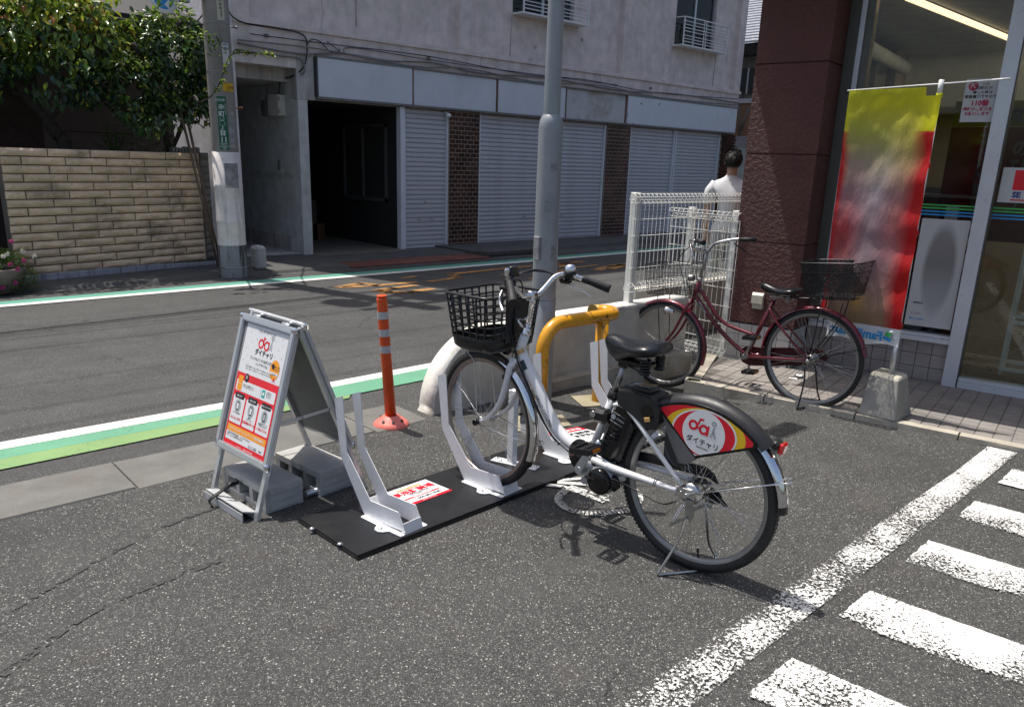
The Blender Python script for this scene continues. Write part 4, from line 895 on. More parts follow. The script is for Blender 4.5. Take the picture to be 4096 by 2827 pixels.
# flower tub at the left edge
fp = thing('flower_planter', 'planter of pink and white flowers at the left end of the garden wall', 'planter', (1.42, 9.93, 0))
s = MB(); s.lathe([(0, .02), (.24, .02), (.29, .14), (.32, .27), (.30, .28), (.28, .24)], n=20); s.build('tub', 'terracotta', fp)
s = MB(); s.lathe([(0, .24), (.29, .24)], n=16); s.build('soil', 'soil', fp)
mb = MB()
for i in range(3200):
    a = r3.uniform(0, 6.283); rr_ = math.sqrt(r3.random()) * .42; h = .27 + .17 * (1 - (rr_ / .42) ** 2) + r3.uniform(-.12, .05)
    leaf_faces(mb, Vector((rr_ * math.cos(a), rr_ * math.sin(a) * .7, h - .12 * (rr_ > .33))), Vector((math.cos(a), math.sin(a), r3.uniform(-.5, 1.4))), Vector((0, 0, 1)), .035, .009, 0)
for i in range(700):
    a = r3.uniform(3.3, 6.1); rr_ = r3.uniform(.28, .38); leaf_faces(mb, Vector((rr_ * math.cos(a), rr_ * math.sin(a) * .75, r3.uniform(.02, .3))), Vector((math.cos(a), math.sin(a), -1)), Vector((0, 0, 1)), .03, .009, 1)
mb.build('foliage', ['herb', 'leaf_dark'], fp)
for px, py, c in ((44, 965, 'petal_pink'), (95, 1040, 'petal_pink'), (40, 1057, 'petal_pink'), (28, 1015, 'petal_white'), (90, 1003, 'petal_white'), (136, 1024, 'petal_white'), (62, 1130, 'petal_pink'), (10, 1150, 'petal_pink'), (12, 1025, 'petal_white'), (70, 1075, 'petal_pink')):
    s = MB(); c0 = F(px, py, 9.62) - Vector((1.42, 9.93, 0))
    for k in range(6):
        a = k * math.pi / 3 + rnd.random(); d = Vector((math.cos(a), -.45, math.sin(a))); t_ = Vector((-math.sin(a), 0, math.cos(a))) * .011
        s.add([c0, c0 + d * .018 + t_, c0 + d * .028, c0 + d * .018 - t_], [[0, 1, 2, 3]])
    s.ball(c0 + Vector((0, -.012, 0)), .005, 6); s.build('flower', c, fp)
# ------------------------------------------------------------------ house beyond the apartment block, across the side lane
dh = thing('distant_house', 'tan brick house with grey ribbed roof seen in the gap between apartment building and shop', 'house')
XD = 19.5
def D(px, py): return FX(px, py, XD)
zr = D(2990, 228).z; zt = 7.2
s = MB(); s.box2((XD, 9, 0), (XD + .3, 16, D(2980, 395).z)); s.build('wall', 'tan_brick', dh)
s = MB(); s.box2((XD + .02, 9, D(2980, 395).z), (XD + .3, 16, zr)); s.build('upper_wall', 'curtain_grey', dh)
s = MB(); s.box2((XD - .35, 9, zr), (XD + .3, 16, zr + .28)); s.build('eave', 'eave_dark', dh)
s = MB(); s.box2((XD - .04, 9, D(2980, 395).z - .12), (XD + .02, 16, D(2980, 395).z)); s.build('sill', 'store_frame', dh)
n = 17; z0 = zr + .28; 
for i in range(n):
    s = MB(); x = XD - .42 + i * .17; z = z0 + i * .1
    s.prism([(x, 9, z), (x + .2, 9, z + .10), (x + .2, 9, z + .13), (x, 9, z + .05)], (0, 7, 0)); s.build('roof_course', 'roof_slate', dh)
wz0, wz1 = D(2980, 378).z, D(2980, 275).z; ya, yb = D(2975, 320).y, D(3010, 320).y
for yy in (15.2, 14.5, 13.8, 13.1, 12.4, 11.7):
    s = MB(); s.box2((XD - .02, yy, wz0), (XD + .01, yy + .62, wz1)); s.build('window', 'window_dark', dh)
    s = MB(); s.box2((XD - .03, yy - .04, wz0), (XD - .021, yy, wz1)); s.box2((XD - .03, yy + .28, wz0), (XD - .021, yy + .32, wz1)); s.build('mullion', 'store_frame', dh)
s = MB(); a = D(2985, 545); s.box2((XD - .04, 9.5, a.z - .3), (XD - .01, 15.8, a.z)); s.build('ledge', 'garden_base', dh)
s = MB(); s.box2((XD - .03, 11, .3), (XD - .01, 15.2, a.z - .3)); s.build('lower_window', 'curtain_teal', dh)
s = MB(); s.tube([D(2995, 430), D(2965, 520)], .04, 6); s.tube([D(2960, 385), D(2956, 560)], .03, 6); s.build('pipe', 'cable_grey', dh)
sp = thing('sky_pole', 'slim pale pole standing beyond the ribbed roof of the far house', 'pole', tuple(Vector((D(3048, 100) * 1.3)[:2] + (0,))) if False else (26.5, 16.6, 0))
s = MB(); s.cyl((0, 0, 0), (0, 0, 14), .13, 10); s.build('shaft', 'sky_pole', sp)
for i, (dy, z) in enumerate(((0, 9.9), (0, 9.5), (0, 9.1), (0, 8.6))):
    s = MB(); s.tube([(x, 12.5 + .15 * x, z + (x - 24) * .02) for x in (14, 20, 24, 28, 40)], .02, 5); s.build('lane_wire', 'cable_black', label=('topmost', 'second', 'third', 'lowest')[i] + ' thin wire crossing the strip of sky above the ribbed roof', category='wire', group='wires above the ribbed roof')
# ------------------------------------------------------------------ low wall with rounded end
lw_ = thing('low_wall', 'low cream painted wall with quarter-round end between the parking lot and the road', 'wall')
Y0, Y1 = 3.735, 3.885; XE = 5.35; ZT = .515
prof = [(2.715, -.02)] + [(2.715 + .03 + .56 * (1 - math.cos(R(a))), .02 + (ZT - .02) * math.sin(R(a))) for a in range(0, 91, 3)] + [(XE, ZT)]
s = MB(); s.prism([(x, Y0, z) for x, z in prof] + [(XE, Y0, -.16), (2.715, Y0, -.16)], (0, Y1 - Y0, 0)); s.build('wall_body', 'wall_paint', lw_)
s = MB(); n = len(prof)
vs = []
rr3 = random.Random(3); fine = []
for (x0, z0), (x1, z1) in zip(prof, prof[1:]):
    m_ = max(1, int(math.hypot(x1 - x0, z1 - z0) / .05))
    fine += [(x0 + (x1 - x0) * i / m_, z0 + (z1 - z0) * i / m_) for i in range(m_)]
fine.append(prof[-1]); drip = [rr3.uniform(.0, .004) + .004 * max(0, mnoise.noise(Vector((x * 6, z * 6, 0)))) for x, z in fine]
for (x, z), d_ in zip(fine, drip): vs += [(x, Y0 - .002 - d_, z - .012 - d_ * 2.2), (x, Y0 - .003 - d_, z + .0035), (x, Y1 + .003, z + .0035), (x, Y1 + .003, z - .012)]
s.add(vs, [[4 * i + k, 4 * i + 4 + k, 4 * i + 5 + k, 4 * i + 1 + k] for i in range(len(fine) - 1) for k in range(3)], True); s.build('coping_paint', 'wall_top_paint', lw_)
s = MB(); s.prism([(3.35, Y0 - .085, -.16), (3.35, Y0 - .0, -.16), (3.35, Y0 - .0, .085), (3.35, Y0 - .085, .075)], (XE - 3.35, 0, 0)); s.build('footing', 'kerb_stone', lw_)
w2 = thing('low_wall', 'set-back length of beige low wall behind the mesh fence beside the shop', 'wall')
s = MB(); s.box2((XE + .005, 4.3, -.1), (8.5, 4.42, .5)); s.build('wall_body', 'wall_paint', w2)
# ------------------------------------------------------------------ white mesh fences
def mesh_fence(root, x1, zt, zb, pitch, rolls, rails, n):
    """panel in the local xz plane from x=0 to x1; every vertical wire is one piece bent into the rolls"""
    def prof_(z_t, z_b):
        r_ = .034; P = [Vector((0, -.012 + r_ * math.sin(R(a)) , z_t - r_ + r_ * math.cos(R(a)))) for a in (250, 200, 150, 100, 60, 20, -20, -50, -80)]
        P = [Vector((0, .0 + r_ * math.sin(R(a)), z_t - r_ - r_ * math.cos(R(a)) * -1)) for a in (-215, -170, -125, -80, -35, 10, 55, 95, 130)]
        P.append(Vector((0, .004, z_t - 2.35 * r_)))
        B = [Vector((0, p.y, z_b + (z_t - p.z))) for p in P][::-1]
        return P + B
    s = MB(); s.tube(prof_(zt, zb), .0027, 5); me = s.mesh('wire', 'fence_white')
    for i in range(n): link('wire', me, root, (i * pitch, 0, 0))
    for z, y in rails:
        s = MB(); s.tube([(-.004, y, z), (x1 + .004, y, z)], .003, 5); s.build('rail_wire', 'fence_white', root)
def rails_for(zt, zb, mids):
    r_ = .034; out = []
    for zc in (zt - r_, zb + r_): out += [(zc + r_ + .002, 0), (zc + .012, -r_), (zc - .012, r_), (zc - r_ - .002, 0)]
    return out + [(z, .002) for z in mids]
fa = thing('mesh_fence', 'white wire mesh fence standing on the low wall', 'fence', (4.635, 3.81, 0))
mesh_fence(fa, 2.2, 1.345, .60, .0508, 2, rails_for(1.342, .605, (1.155, 1.032, .909, .787)), 44)
for x in (.075, 1.98):
    s = MB(); s.box2((x - .028, .012, .518), (x + .028, .068, 1.352), .003); s.build('post', 'fence_white', fa)
fb = thing('mesh_fence', 'shorter white mesh fence panel reaching the ground beside the shop pillar', 'fence', (5.60, 4.17, 0), (0, 0, R(-94)))
mesh_fence(fb, .70, 1.21, .02, .0508, 2, rails_for(1.207, .025, (1.05, .9, .75, .6, .45, .3, .16)), 15)
for x in (.2, .655):
    s = MB(); s.box2((x - .03, .012, -.08), (x + .03, .06, 1.225), .003); s.build('post', 'fence_white', fb)
# ------------------------------------------------------------------ lamp post
lp = thing('lamp_post', 'tall grey steel pole with a stepped lower sleeve in front of the low wall', 'pole', (3.487, 3.55, 0))
s = MB(); s.lathe([(.079, -.02), (.0775, .70), (.075, 1.745), (.0735, 1.770), (.068, 1.795), (.059, 1.815), (.051, 1.825)], n=40); s.build('lower_sleeve', 'lamp_grey', lp)
s = MB(); s.lathe([(.051, 1.815), (.051, 1.83), (.0485, 2.46), (.044, 4.5), (0, 4.51)], n=36); s.build('upper_pole', 'lamp_grey', lp)
s = MB(); s.tube([(0, 0, 4.42), (.25, .08, 4.46)], .022, 8); s.box((.42, .14, 4.46), (.34, .15, .07), bev=.02); s.build('lamp_head', 'lamp_grey', lp)
s = MB(); s.lathe([(.0785, .700), (.0825, .702), (.0825, .708), (.0792, .712)], n=40); s.lathe([(.0785, .70), (.0802, .698), (.0808, .02), (.0815, 0)], n=40); s.build('base_cover', 'lamp_grey', lp)
s = MB(); s.cyl((-.052, -.06, .66), (-.056, -.064, .66), .006, 8); s.cyl((.036, -.071, .67), (.038, -.076, .67), .005, 8); s.build('screw', 'steel_dull', lp)
s = MB(); s.box2((-.094, -.03, .955), (-.074, .02, 1.10), .003); s.build('side_box', 'plate_grey', lp)
for a, z0_, hh in ((-150, 1.25, .07), (-128, 1.5, .04), (-110, .95, .1)):
    s = MB(); n = 4; s.add([(.0785 * math.cos(R(a + 8 * i)), .0785 * math.sin(R(a + 8 * i)), z) for i in range(n + 1) for z in (z0_, z0_ + hh)], [[2 * i, 2 * i + 2, 2 * i + 3, 2 * i + 1] for i in range(n)], True); s.build('tape_residue', mat('residue', (.24, .26, .27), .8, var=.3, vscale=60), lp)
# ------------------------------------------------------------------ yellow hoop barrier
yb = thing('hoop_barrier', 'yellow steel tube barrier, scratched at its bent right end, in front of the low wall', 'barrier', (3.27, 3.32, 0))
r_ = .0425; pts = [(0, 0, -.02), (0, 0, .42)] + [(.155 - .155 * math.cos(R(a)), 0, .42 + .17 * math.sin(R(a))) for a in (15, 30, 45, 60, 75, 90)] + [(.62, 0, .59)]
pts += [(.62 + .075 * math.sin(R(a)), .075 - .075 * math.cos(R(a)), .59) for a in (30, 60, 90, 120, 150, 175)]
s = MB(); s.tube(pts, r_, 20); s.build('hoop', 'barrier_yellow', yb)
s = MB(); s.cyl((.545, .0, -.02), (.545, 0, .57), r_, 20); s.build('leg', 'barrier_yellow', yb)
s = MB(); s.cyl((.615, .152, .59), (.607, .152, .59), .046, 20); s.build('end_plate', mat('olive_plate', (.2, .15, .03), .5), yb)
# ------------------------------------------------------------------ orange delineator
dl = thing('delineator_post', 'orange flexible post with three silver bands, leaning slightly left, on a pink rubber foot', 'bollard', (2.436, 3.742, 0))
top = Vector((-.055, .0, .79))
s = MB(); T_ = lambda f: top * f
s.tube([T_(.04), T_(.5), T_(.97), T_(.985)], [.0335, .032, .030, .028], 24); s.build('post', 'delineator_orange', dl)
for f0, f1 in ((.83, .885), (.70, .755), (.575, .63)):
    s = MB(); s.tube([T_(f0), T_(f1)], [.0322, .0328], 24, caps=False); s.build('reflective_band', 'reflect_band', dl)
s = MB(); s.tube([T_(.985), T_(1.0)], [.024, .0285], 20); s.build('cap', 'delineator_orange', dl)
s = MB(); s.lathe([(.108, 0), (.107, .012), (.09, .028), (.058, .052), (.048, .060), (.034, .064)], n=28); s.build('foot', 'delineator_base', dl)
for a in (20, 110, 200, 290, 245):
    s = MB(); c = Vector((.078 * math.cos(R(a)), .078 * math.sin(R(a)), .040)); s.cyl(c, c + Vector((.002 * math.cos(R(a)), .002 * math.sin(R(a)), .003)), .009, 10); s.build('bolt_hole', 'rubber', dl)
# ------------------------------------------------------------------ bicycle rack
rk = thing('bicycle_rack', 'black floor plate with four white wheel channels and two red-and-white stickers', 'bicycle rack', (1.363, 2.88, 0))
A0 = Vector((1.421, 2.439, 0)); ax = Vector((math.cos(R(3.2)), math.sin(R(3.2)), 0)); ay = Vector((-ax.y, ax.x, 0)); org = Vector(rk.location)
def RP(x, y, z=0): return A0 + ax * x + ay * y + Vector((0, 0, z)) - org
PL_ = 2.16; PW = .455
s = MB()
for z0, z1, e in ((.002, .012, 0), (.013, .022, .004)):
    s.hexa([RP(e, e, z0), RP(PL_ - e, e, z0), RP(PL_ - e, PW - e, z0), RP(e, PW - e, z0), RP(e, e, z1), RP(PL_ - e, e, z1), RP(PL_ - e, PW - e, z1), RP(e, PW - e, z1)])
s.build('floor_plate', 'rack_black', rk)
def stud(c, par, r_=.013, mm='steel'):
    s = MB(); s.lathe([(r_, 0), (r_ * .95, .003), (r_ * .5, .0065), (0, .007)], c, 14); s.build('bolt', mm, par)
for p in (G(1100 + 263 / 1.779, 1800 + 557 / 1.779, .022), G(1100 + 462 / 1.779, 1800 + 665 / 1.779, .022)): stud(p - org, rk)
PR = [(0, .012), (.264, .0), (.425, .236), (.457, .50), (.401, .52), (.38, .268), (.225, .085), (.043, .09)]
def channel(o, hdg):
    u = Vector((math.cos(R(hdg)), math.sin(R(hdg)), 0)); v = Vector((-u.y, u.x, 0)); ch = link('wheel_channel', None, rk)
    base = Vector(o) - org
    def C(a, b, z): return base + u * a + v * b + Vector((0, 0, z + .003))
    for b, b2 in ((0, .004), (-.098, -.094)):
        s = MB(); s.prism([C(a, b, z) for a, z in PR][::-1], v * (b2 - b)); s.build('side_plate', 'rack_white', ch)
    s = MB()      # flanges with rounded ears, front lip, rear webs
    for sg, b in ((1, .004), (-1, -.098)):
        P = [(0, 0), (-.004, .012), (.0, .026), (.07, .028), (.082, .05), (.10, .062), (.125, .06), (.14, .045), (.15, .026), (.262, .024), (.268, .012), (.264, 0)]
        q = [C(a, b + sg * o_, .0) for a, o_ in P]; 
        if sg < 0: q = q[::-1]
        s.prism(q[::-1], (0, 0, .0035))
    s.prism([C(-.002, .003, .0), C(-.002, -.097, .0), C(.012, -.097, .045), C(.012, .003, .045)], u * .003)
    s.prism([C(.0, .0, .0), C(.0, -.094, .0), C(.03, -.094, .0), C(.03, 0, .0)], (0, 0, .003))
    s.prism([C(.264, 0, .0), C(.264, -.094, .0), C(.30, -.094, .055), C(.30, 0, .055)], u * .003)
    s.build('web', 'rack_white', ch)
    for sg, b in ((1, .04), (-1, -.134)): stud(C(.115, b, .0015), ch, .011)
for o in ((1.672, 2.469, .02), (2.262, 2.505, .02), (2.852, 2.54, .02), (3.44, 2.575, .02)): channel(o, 97.5)
# lock post
pp_ = link('lock_post', None, rk); b0 = Vector((2.566, 2.80, .022)) - org; u = Vector((-.352, .936, 0)).normalized(); v = Vector((-u.y, u.x, 0))
s = MB(); q = [b0 + u * a + v * b for a, b in ((-.15, -.03), (.11, -.03), (.11, .03), (-.15, .03))]; s.prism(q[::-1] if (q[1] - q[0]).cross(q[2] - q[0]).z < 0 else q, (0, 0, .004)); s.build('foot_plate', 'rack_white', pp_)
s = MB(); s.box(b0 + Vector((0, 0, .2)), (.032, .05, .4), bev=.004); s.box(b0 + Vector((.03, -.02, .39)), (.11, .05, .035), bev=.004); s.box(b0 + Vector((.085, -.02, .25)), (.004, .10, .2)); s.build('post', 'rack_white', pp_)
s = MB(); 
for i in range(9): s.lathe([(.016, .22 + i * .012), (.019, .226 + i * .012), (.016, .232 + i * .012)], b0 + Vector((.045, -.03, 0)), 12)
s.build('coil', 'steel_dull', pp_)
for a in (-.135, -.1, .06, .095): stud(b0 + u * a + v * (.012 if a in (-.1, .06) else -.012) + Vector((0, 0, .004)), pp_, .010)
# stickers on the plate
def sticker(P, lines, name='sticker', flip=False, inks=('print_white', 'print_red', 'print_orange', 'print_black')):
    """P: four world corners (bottom-left, bottom-right, top-right, top-left as read)"""
    bl, br, tr, tl = [Vector(p) - org for p in P]; ex = (br - bl); W_ = ex.length; ex.normalize(); ey = (tl - bl); H_ = ey.length; ey.normalize()
    s = MB(); s.mat(0); s.add([bl, br, tr, tl], [[0, 1, 2, 3]])
    def rect(x0, y0, x1, y1, k, dz):
        s.mat(k); s.add([bl + ex * x + ey * y + Vector((0, 0, dz)) for x, y in ((x0 * W_, y0 * H_), (x1 * W_, y0 * H_), (x1 * W_, y1 * H_), (x0 * W_, y1 * H_))], [[0, 1, 2, 3]])
    for it in lines:
        if it[0] == 'r': rect(*it[1:6], .0006)
        else:
            _, body, size, x, y, k = it[:6]; s.text(body, size * H_, bl + ex * (x * W_) + ey * (y * H_) + Vector((0, 0, .0012)), ex, ey, k, 'CENTER', bold=size * H_ * (it[6] if len(it) > 6 else .02), lift=0)
    return s.build(name, list(inks), rk)
c = lambda x, y: G(1500 + x / 5.7825, 1880 + y / 5.7825, .0235)
TL, TRc, BRc = c(165, 548), c(1160, 208), c(1790, 466); BLc = TL + (BRc - TRc)
sticker((BLc, BRc, TRc, TL), [('r', 0, 0, 1, .105, 1), ('r', .22, .80, .78, .89, 2), ('t', '専用駐輪場', .25, .5, .56, 1, .03), ('t', 'DAICHARI シェアサイクル', .07, .5, .815, 0), ('t', '自転車は白線の枠内に', .062, .56, .49, 3), ('t', 'きちんと停めてください。', .062, .56, .42, 3), ('r', .1, .30, .9, .36, 1), ('t', 'お問い合わせはこちら', .055, .5, .31, 0), ('t', '―050-3821-8282', .115, .56, .17, 3), ('t', 'dai ダイチャリ', .07, .5, .03, 0)])
d_ = lambda x, y: G(1900 + x / 3.547, 1650 + y / 3.547, .0235)
TL, TRc = d_(1210, 250) , d_(1465, 203); BRc = d_(1712, 265); TL = TRc + (TL - TRc) * 1.9; BLc = TL + (BRc - TRc) * 2.1; BRc = TRc + (BRc - TRc) * 2.1
sticker((BLc, BRc, TRc, TL), [('r', 0, .76, 1, 1, 1), ('t', '専用駐輪場', .13, .6, .82, 0, .05), ('t', '一般自転車', .15, .55, .55, 3, .05), ('t', '駐輪禁止', .15, .6, .36, 3, .05), ('r', .1, .26, .9, .28, 3)])
# ------------------------------------------------------------------ A-frame board
af = thing('a_frame_sign', 'aluminium folding A-frame sign with a white and red bicycle sharing poster', 'sign board', (1.254, 3.017, 0))
o = Vector(af.location); B = Vector((1.254, 3.017, 0)) - o; A_ = Vector((1.217, 3.414, 0)) - o; Cc = Vector((1.831, 3.043, 0)) - o; Dd = Vector((1.794, 3.44, 0)) - o
TRt = Vector((1.531, 3.115, .795)) - o; TLt = Vector((1.494, 3.527, .795)) - o
BTR = Vector((1.553, 3.10, .815)) - o; BTL = Vector((1.516, 3.512, .815)) - o
wv = (TLt - TRt).normalized(); upv = (TRt - B).normalized(); nv = upv.cross(wv).normalized()
if nv.x > 0: nv = -nv          # outward, towards the lot
def bar(mb, a, b, side, nrm, w_, t_):
    a, b = Vector(a), Vector(b); d = (b - a).normalized(); sd_ = (side - d * side.dot(d)).normalized() * w_ / 2; n_ = Vector(nrm) * t_
    mb.hexa([a - sd_, a + sd_, b + sd_, b - sd_, a - sd_ + n_, a + sd_ + n_, b + sd_ + n_, b - sd_ + n_])
def LP(p0, p1, f): return p0 + (p1 - p0) * f
for (f0, f1, t0, t1, nn_, nm) in ((A_, B, TLt, TRt, nv, 'front_leg'), (Dd, Cc, BTL, BTR, None, 'rear_leg')):
    up2 = (t1 - f1).normalized(); n2 = nn_ if nn_ else -(up2.cross(wv)).normalized()
    if nn_ is None and n2.x < 0: n2 = -n2
    for p, q in ((f0, t0), (f1, t1)):
        s = MB(); bar(s, p, q, wv, -n2, .026, .018); s.build(nm, 'alu', af)
    s = MB(); bar(s, LP(f0, t0, .025), LP(f1, t1, .025), up2, -n2, .028, .016); s.build('cross_bar', 'alu', af)
    pb0, pb1 = LP(f0, t0, .285), LP(f1, t1, .285); pt0, pt1 = LP(f0, t0, 1.0), LP(f1, t1, 1.0)
    L0, L1 = wv, up2
    fr = [(pt0 + wv * .03, pt1 - wv * .03, up2, 'top_rail'), (pb0 + wv * .03, pb1 - wv * .03, up2, 'bottom_rail'), (pb0 + wv * .012 - up2 * .01, pt0 + wv * .012 + up2 * .01, wv, 'side_rail'), (pb1 - wv * .012 - up2 * .01, pt1 - wv * .012 + up2 * .01, wv, 'side_rail')]
    for a, b, sd_, nm2 in fr:
        s = MB(); bar(s, a + n2 * .001, b + n2 * .001, sd_, n2, .034, .014); bar(s, a + n2 * .015, b + n2 * .015, sd_, n2, .022, .004); s.build(nm2, 'alu', af)
    for cn in (pt0 + wv * .02, pt1 - wv * .02, pb0 + wv * .02, pb1 - wv * .02):
        s = MB(); s.box(cn + n2 * .009, (.024, .036, .038), bev=.009); s.build('corner_cap', 'chrome' if cn is not pt0 else 'black_gloss', af)
    s = MB(); s.hexa([pb0, pb1, pt1, pt0, pb0 + n2 * .004, pb1 + n2 * .004, pt1 + n2 * .004, pt0 + n2 * .004]); s.build('backing_panel', 'board_back', af)
    if nn_ is not None:
        # poster
        q0, q1 = pb0 - wv * .022 + up2 * .012, pb1 + wv * .022 + up2 * .012; ex = (q1 - q0); W_ = ex.length; ex.normalize(); H_ = (pt0 - pb0).length - .034; ey = up2; lift = n2 * .0052
        def rect(x0, y0, x1, y1, k, l_, mb, rad=0):
            X = lambda x, y: q0 + ex * (x * W_) + ey * (y * H_) + lift + n2 * (l_ * .0004)
            mb.mat(k)
            if not rad: mb.add([X(x0, y0), X(x1, y0), X(x1, y1), X(x0, y1)], [[0, 1, 2, 3]])
            else:
                rx, ry = rad / W_, rad / H_; P = []
                for cx, cy, a0 in ((x1 - rx, y1 - ry, 0), (x0 + rx, y1 - ry, 90), (x0 + rx, y0 + ry, 180), (x1 - rx, y0 + ry, 270)):
                    for a in (0, 30, 60, 90): P.append(X(cx + rx * math.cos(R(a0 + a)), cy + ry * math.sin(R(a0 + a))))
                mb.add(P, [list(range(16))])
        def disc(x, y, rx, ry, k, l_, mb, n=20):
            mb.mat(k); mb.add([q0 + ex * (x * W_ + rx * math.cos(2 * math.pi * i / n)) + ey * (y * H_ + ry * math.sin(2 * math.pi * i / n)) + lift + n2 * (l_ * .0004) for i in range(n)], [list(range(n))])
        def ringd(x, y, r0, r1, k, l_, mb, n=24):
            mb.mat(k); P = [q0 + ex * (x * W_ + r_ * math.cos(2 * math.pi * i / n)) + ey * (y * H_ + r_ * math.sin(2 * math.pi * i / n)) + lift + n2 * (l_ * .0004) for r_ in (r0, r1) for i in range(n)]
            mb.add(P, [[i, (i + 1) % n, n + (i + 1) % n, n + i][::-1] for i in range(n)])
        def tx(body, size, x, y, k, mb, l_=3, bold=.02, al='CENTER'):
            size *= .86; bold *= .6
            mb.text(body, size, q0 + ex * (x * W_) + ey * (y * H_) + lift + n2 * (l_ * .0004), ex, ey, k, al, 0, size * bold)
        INK = ['poster_white', 'poster_red', 'print_orange', 'print_black', 'print_grey', 'print_teal']
        s = MB(); rect(0, 0, 1, 1, 0, 0, s); rect(0, 0, 1, .595, 1, 1, s); s.build('poster', INK, af)
        s = MB()
        tx('くらしをつなぐピース', .017, .5, .955, 3, s)
        for cx, cy in ((.41, .865), (.545, .86)): ringd(cx, cy, .0135, .023, 1, 2, s)
        s.mat(1)
        for (x0, y0, x1, y1) in ((.452, .865, .475, .925), (.475, .905, .50, .918), (.585, .83, .605, .895), (.46, .86, .50, .872)): rect(x0, y0, x1, y1, 1, 2, s)
        ringd(.655, .935, .004, .013, 4, 2, s); rect(.64, .875, .66, .915, 4, 2, s); s.mat(4)
        rect(.625, .835, .642, .88, 4, 2, s); rect(.655, .835, .672, .88, 4, 2, s)
        tx('ダイチャリ', .036, .52, .775, 3, s, bold=.03)
        tx('いつでもどこでも気軽に使える', .0175, .52, .725, 3, s); tx('シェアサイクル', .0175, .52, .69, 3, s)
        tx('あらかじめ登録していれば、専用アプリから誰でもかんたんに利用でき、', .0088, .5, .655, 3, s); tx('借りて、乗って、好きなステーションへ返すだけで便利に使えます。', .0088, .5, .635, 3, s)
        for i in range(15):
            x, y = [(.12, .93), (.2, .86), (.08, .80), (.3, .89), (.14, .74), (.07, .70), (.25, .75), (.9, .9), (.82, .86), (.93, .8), (.78, .8), (.88, .95), (.2, .68), (.74, .92), (.33, .95)][i]; disc(x, y, .003, .0022, [3, 4, 1][i % 3], 2, s, 6)
        disc(.83, .70, .039, .045, 2, 2, s, 24); disc(.79, .725, .011, .013, 3, 3, s, 12); tx('初回クーポン', .0115, .87, .72, 3, s, 4); tx('プレゼント!', .0115, .87, .70, 3, s, 4); rect(.74, .66, .92, .682, 0, 3, s, .004); tx('WELCOME', .0085, .83, .664, 3, s, 5)
        s.mat(1); ringd(.83, .612, .0035, .0045, 1, 3, s); ringd(.88, .612, .0035, .0045, 1, 3, s); rect(.84, .615, .87, .64, 1, 3, s)
        rect(.03, .445, .97, .535, 0, 2, s, .006); rect(.06, .45, .17, .57, 2, 3, s, .004); tx('HELLO', .009, .115, .50, 0, s, 5); disc(.25, .565, .017, .021, 3, 3, s); tx('登録\n無料', .010, .25, .572, 0, s, 5)
        tx('QRコードを読みとって\nアプリをダウンロード!', .0105, .33, .50, 3, s, 4); rect(.625, .45, .63, .53, 4, 3, s); rect(.66, .462, .735, .525, 5, 3, s, .005); disc(.70, .494, .008, .008, 0, 4, s); tx('LINE公式\nアカウント\nはこちら', .0105, .82, .51, 3, s, 4)
        for i, (cap, l1, l2) in enumerate((('事前予約で', 'アプリから簡単', 'かんたん予約'), ('駅近も多数', '豊富な\nステーション', '返却場所が選べる'), ('お支払いもスマホで', '交通系ICカードでも\nご利用いただけて', '便利に使える'))):
            x0 = .03 + i * .325; rect(x0, .185, x0 + .29, .405, 0, 2, s, .006); rect(x0 + .035, .385, x0 + .255, .43, 3, 3, s, .006); tx(cap, .0115, x0 + .145, .40, 0, s, 4)
            disc(x0 + .145, .325, .026, .032, 4, 3, s); rect(x0 + .115, .29, x0 + .175, .36, 3, 4, s, .004); rect(x0 + .123, .30, x0 + .167, .35, 0 if i != 2 else 4, 5, s)
            tx(l1, .010, x0 + .145, .262, 3, s, 4); tx(l2, .0165, x0 + .145, .215, 1, s, 4, .035)
        rect(.03, .115, .97, .168, 2, 2, s, .004); tx('ダイチャリステーションオーナー随時募集中!', .0175, .5, .132, 0, s, 3, .03)
        rect(.03, .045, .97, .113, 0, 2, s); tx('ご自宅や店の空き地に、シェアサイクルの\nステーションを置きませんか?', .0125, .05, .092, 3, s, 4, al='LEFT'); rect(.60, .05, .80, .075, 4, 3, s); rect(.605, .0525, .795, .0725, 0, 4, s); tx('ダイチャリ設置', .011, .70, .056, 3, s, 6); tx('で検索', .011, .88, .056, 3, s, 4)
        tx('Powered by', .009, .40, .016, 0, s, 4); tx('HELLO CYCLING', .0125, .62, .014, 0, s, 4)
        s.build('poster_print', INK, af)
# braces and hinge
for p0, p1, q0_, q1_ in ((B, TRt, Cc, BTR), (A_, TLt, Dd, BTL)):
    s = MB(); bar(s, LP(p0, p1, .50) , LP(q0_, q1_, .52), Vector((0, 0, 1)), wv, .014, .003); s.build('brace', 'alu', af)
    s = MB(); m_ = LP(LP(p0, p1, .5), LP(q0_, q1_, .52), .45); s.cyl(m_ - wv * .006, m_ + wv * .006, .006, 8); s.build('rivet', 'steel', af)
for f in (.2, .8):
    s = MB(); c_ = LP(TRt, TLt, f) + Vector((.012, 0, .012)); s.cyl(c_ - wv * .03, c_ + wv * .03, .012, 10); s.build('hinge', 'alu', af)
s = MB(); bar(s, LP(A_, B, .10) + Vector((-.01, 0, .035)), LP(A_, B, .95) + Vector((-.01, 0, .035)), Vector((-1, 0, .35)).normalized(), Vector((0, 0, 1)), .07, .006)
bar(s, LP(A_, B, .10) + Vector((-.045, 0, .02)), LP(A_, B, .95) + Vector((-.045, 0, .02)), Vector((0, 0, 1)), Vector((1, 0, 0)), .035, .004); s.build('ballast_tray', 'tray_alu', af)
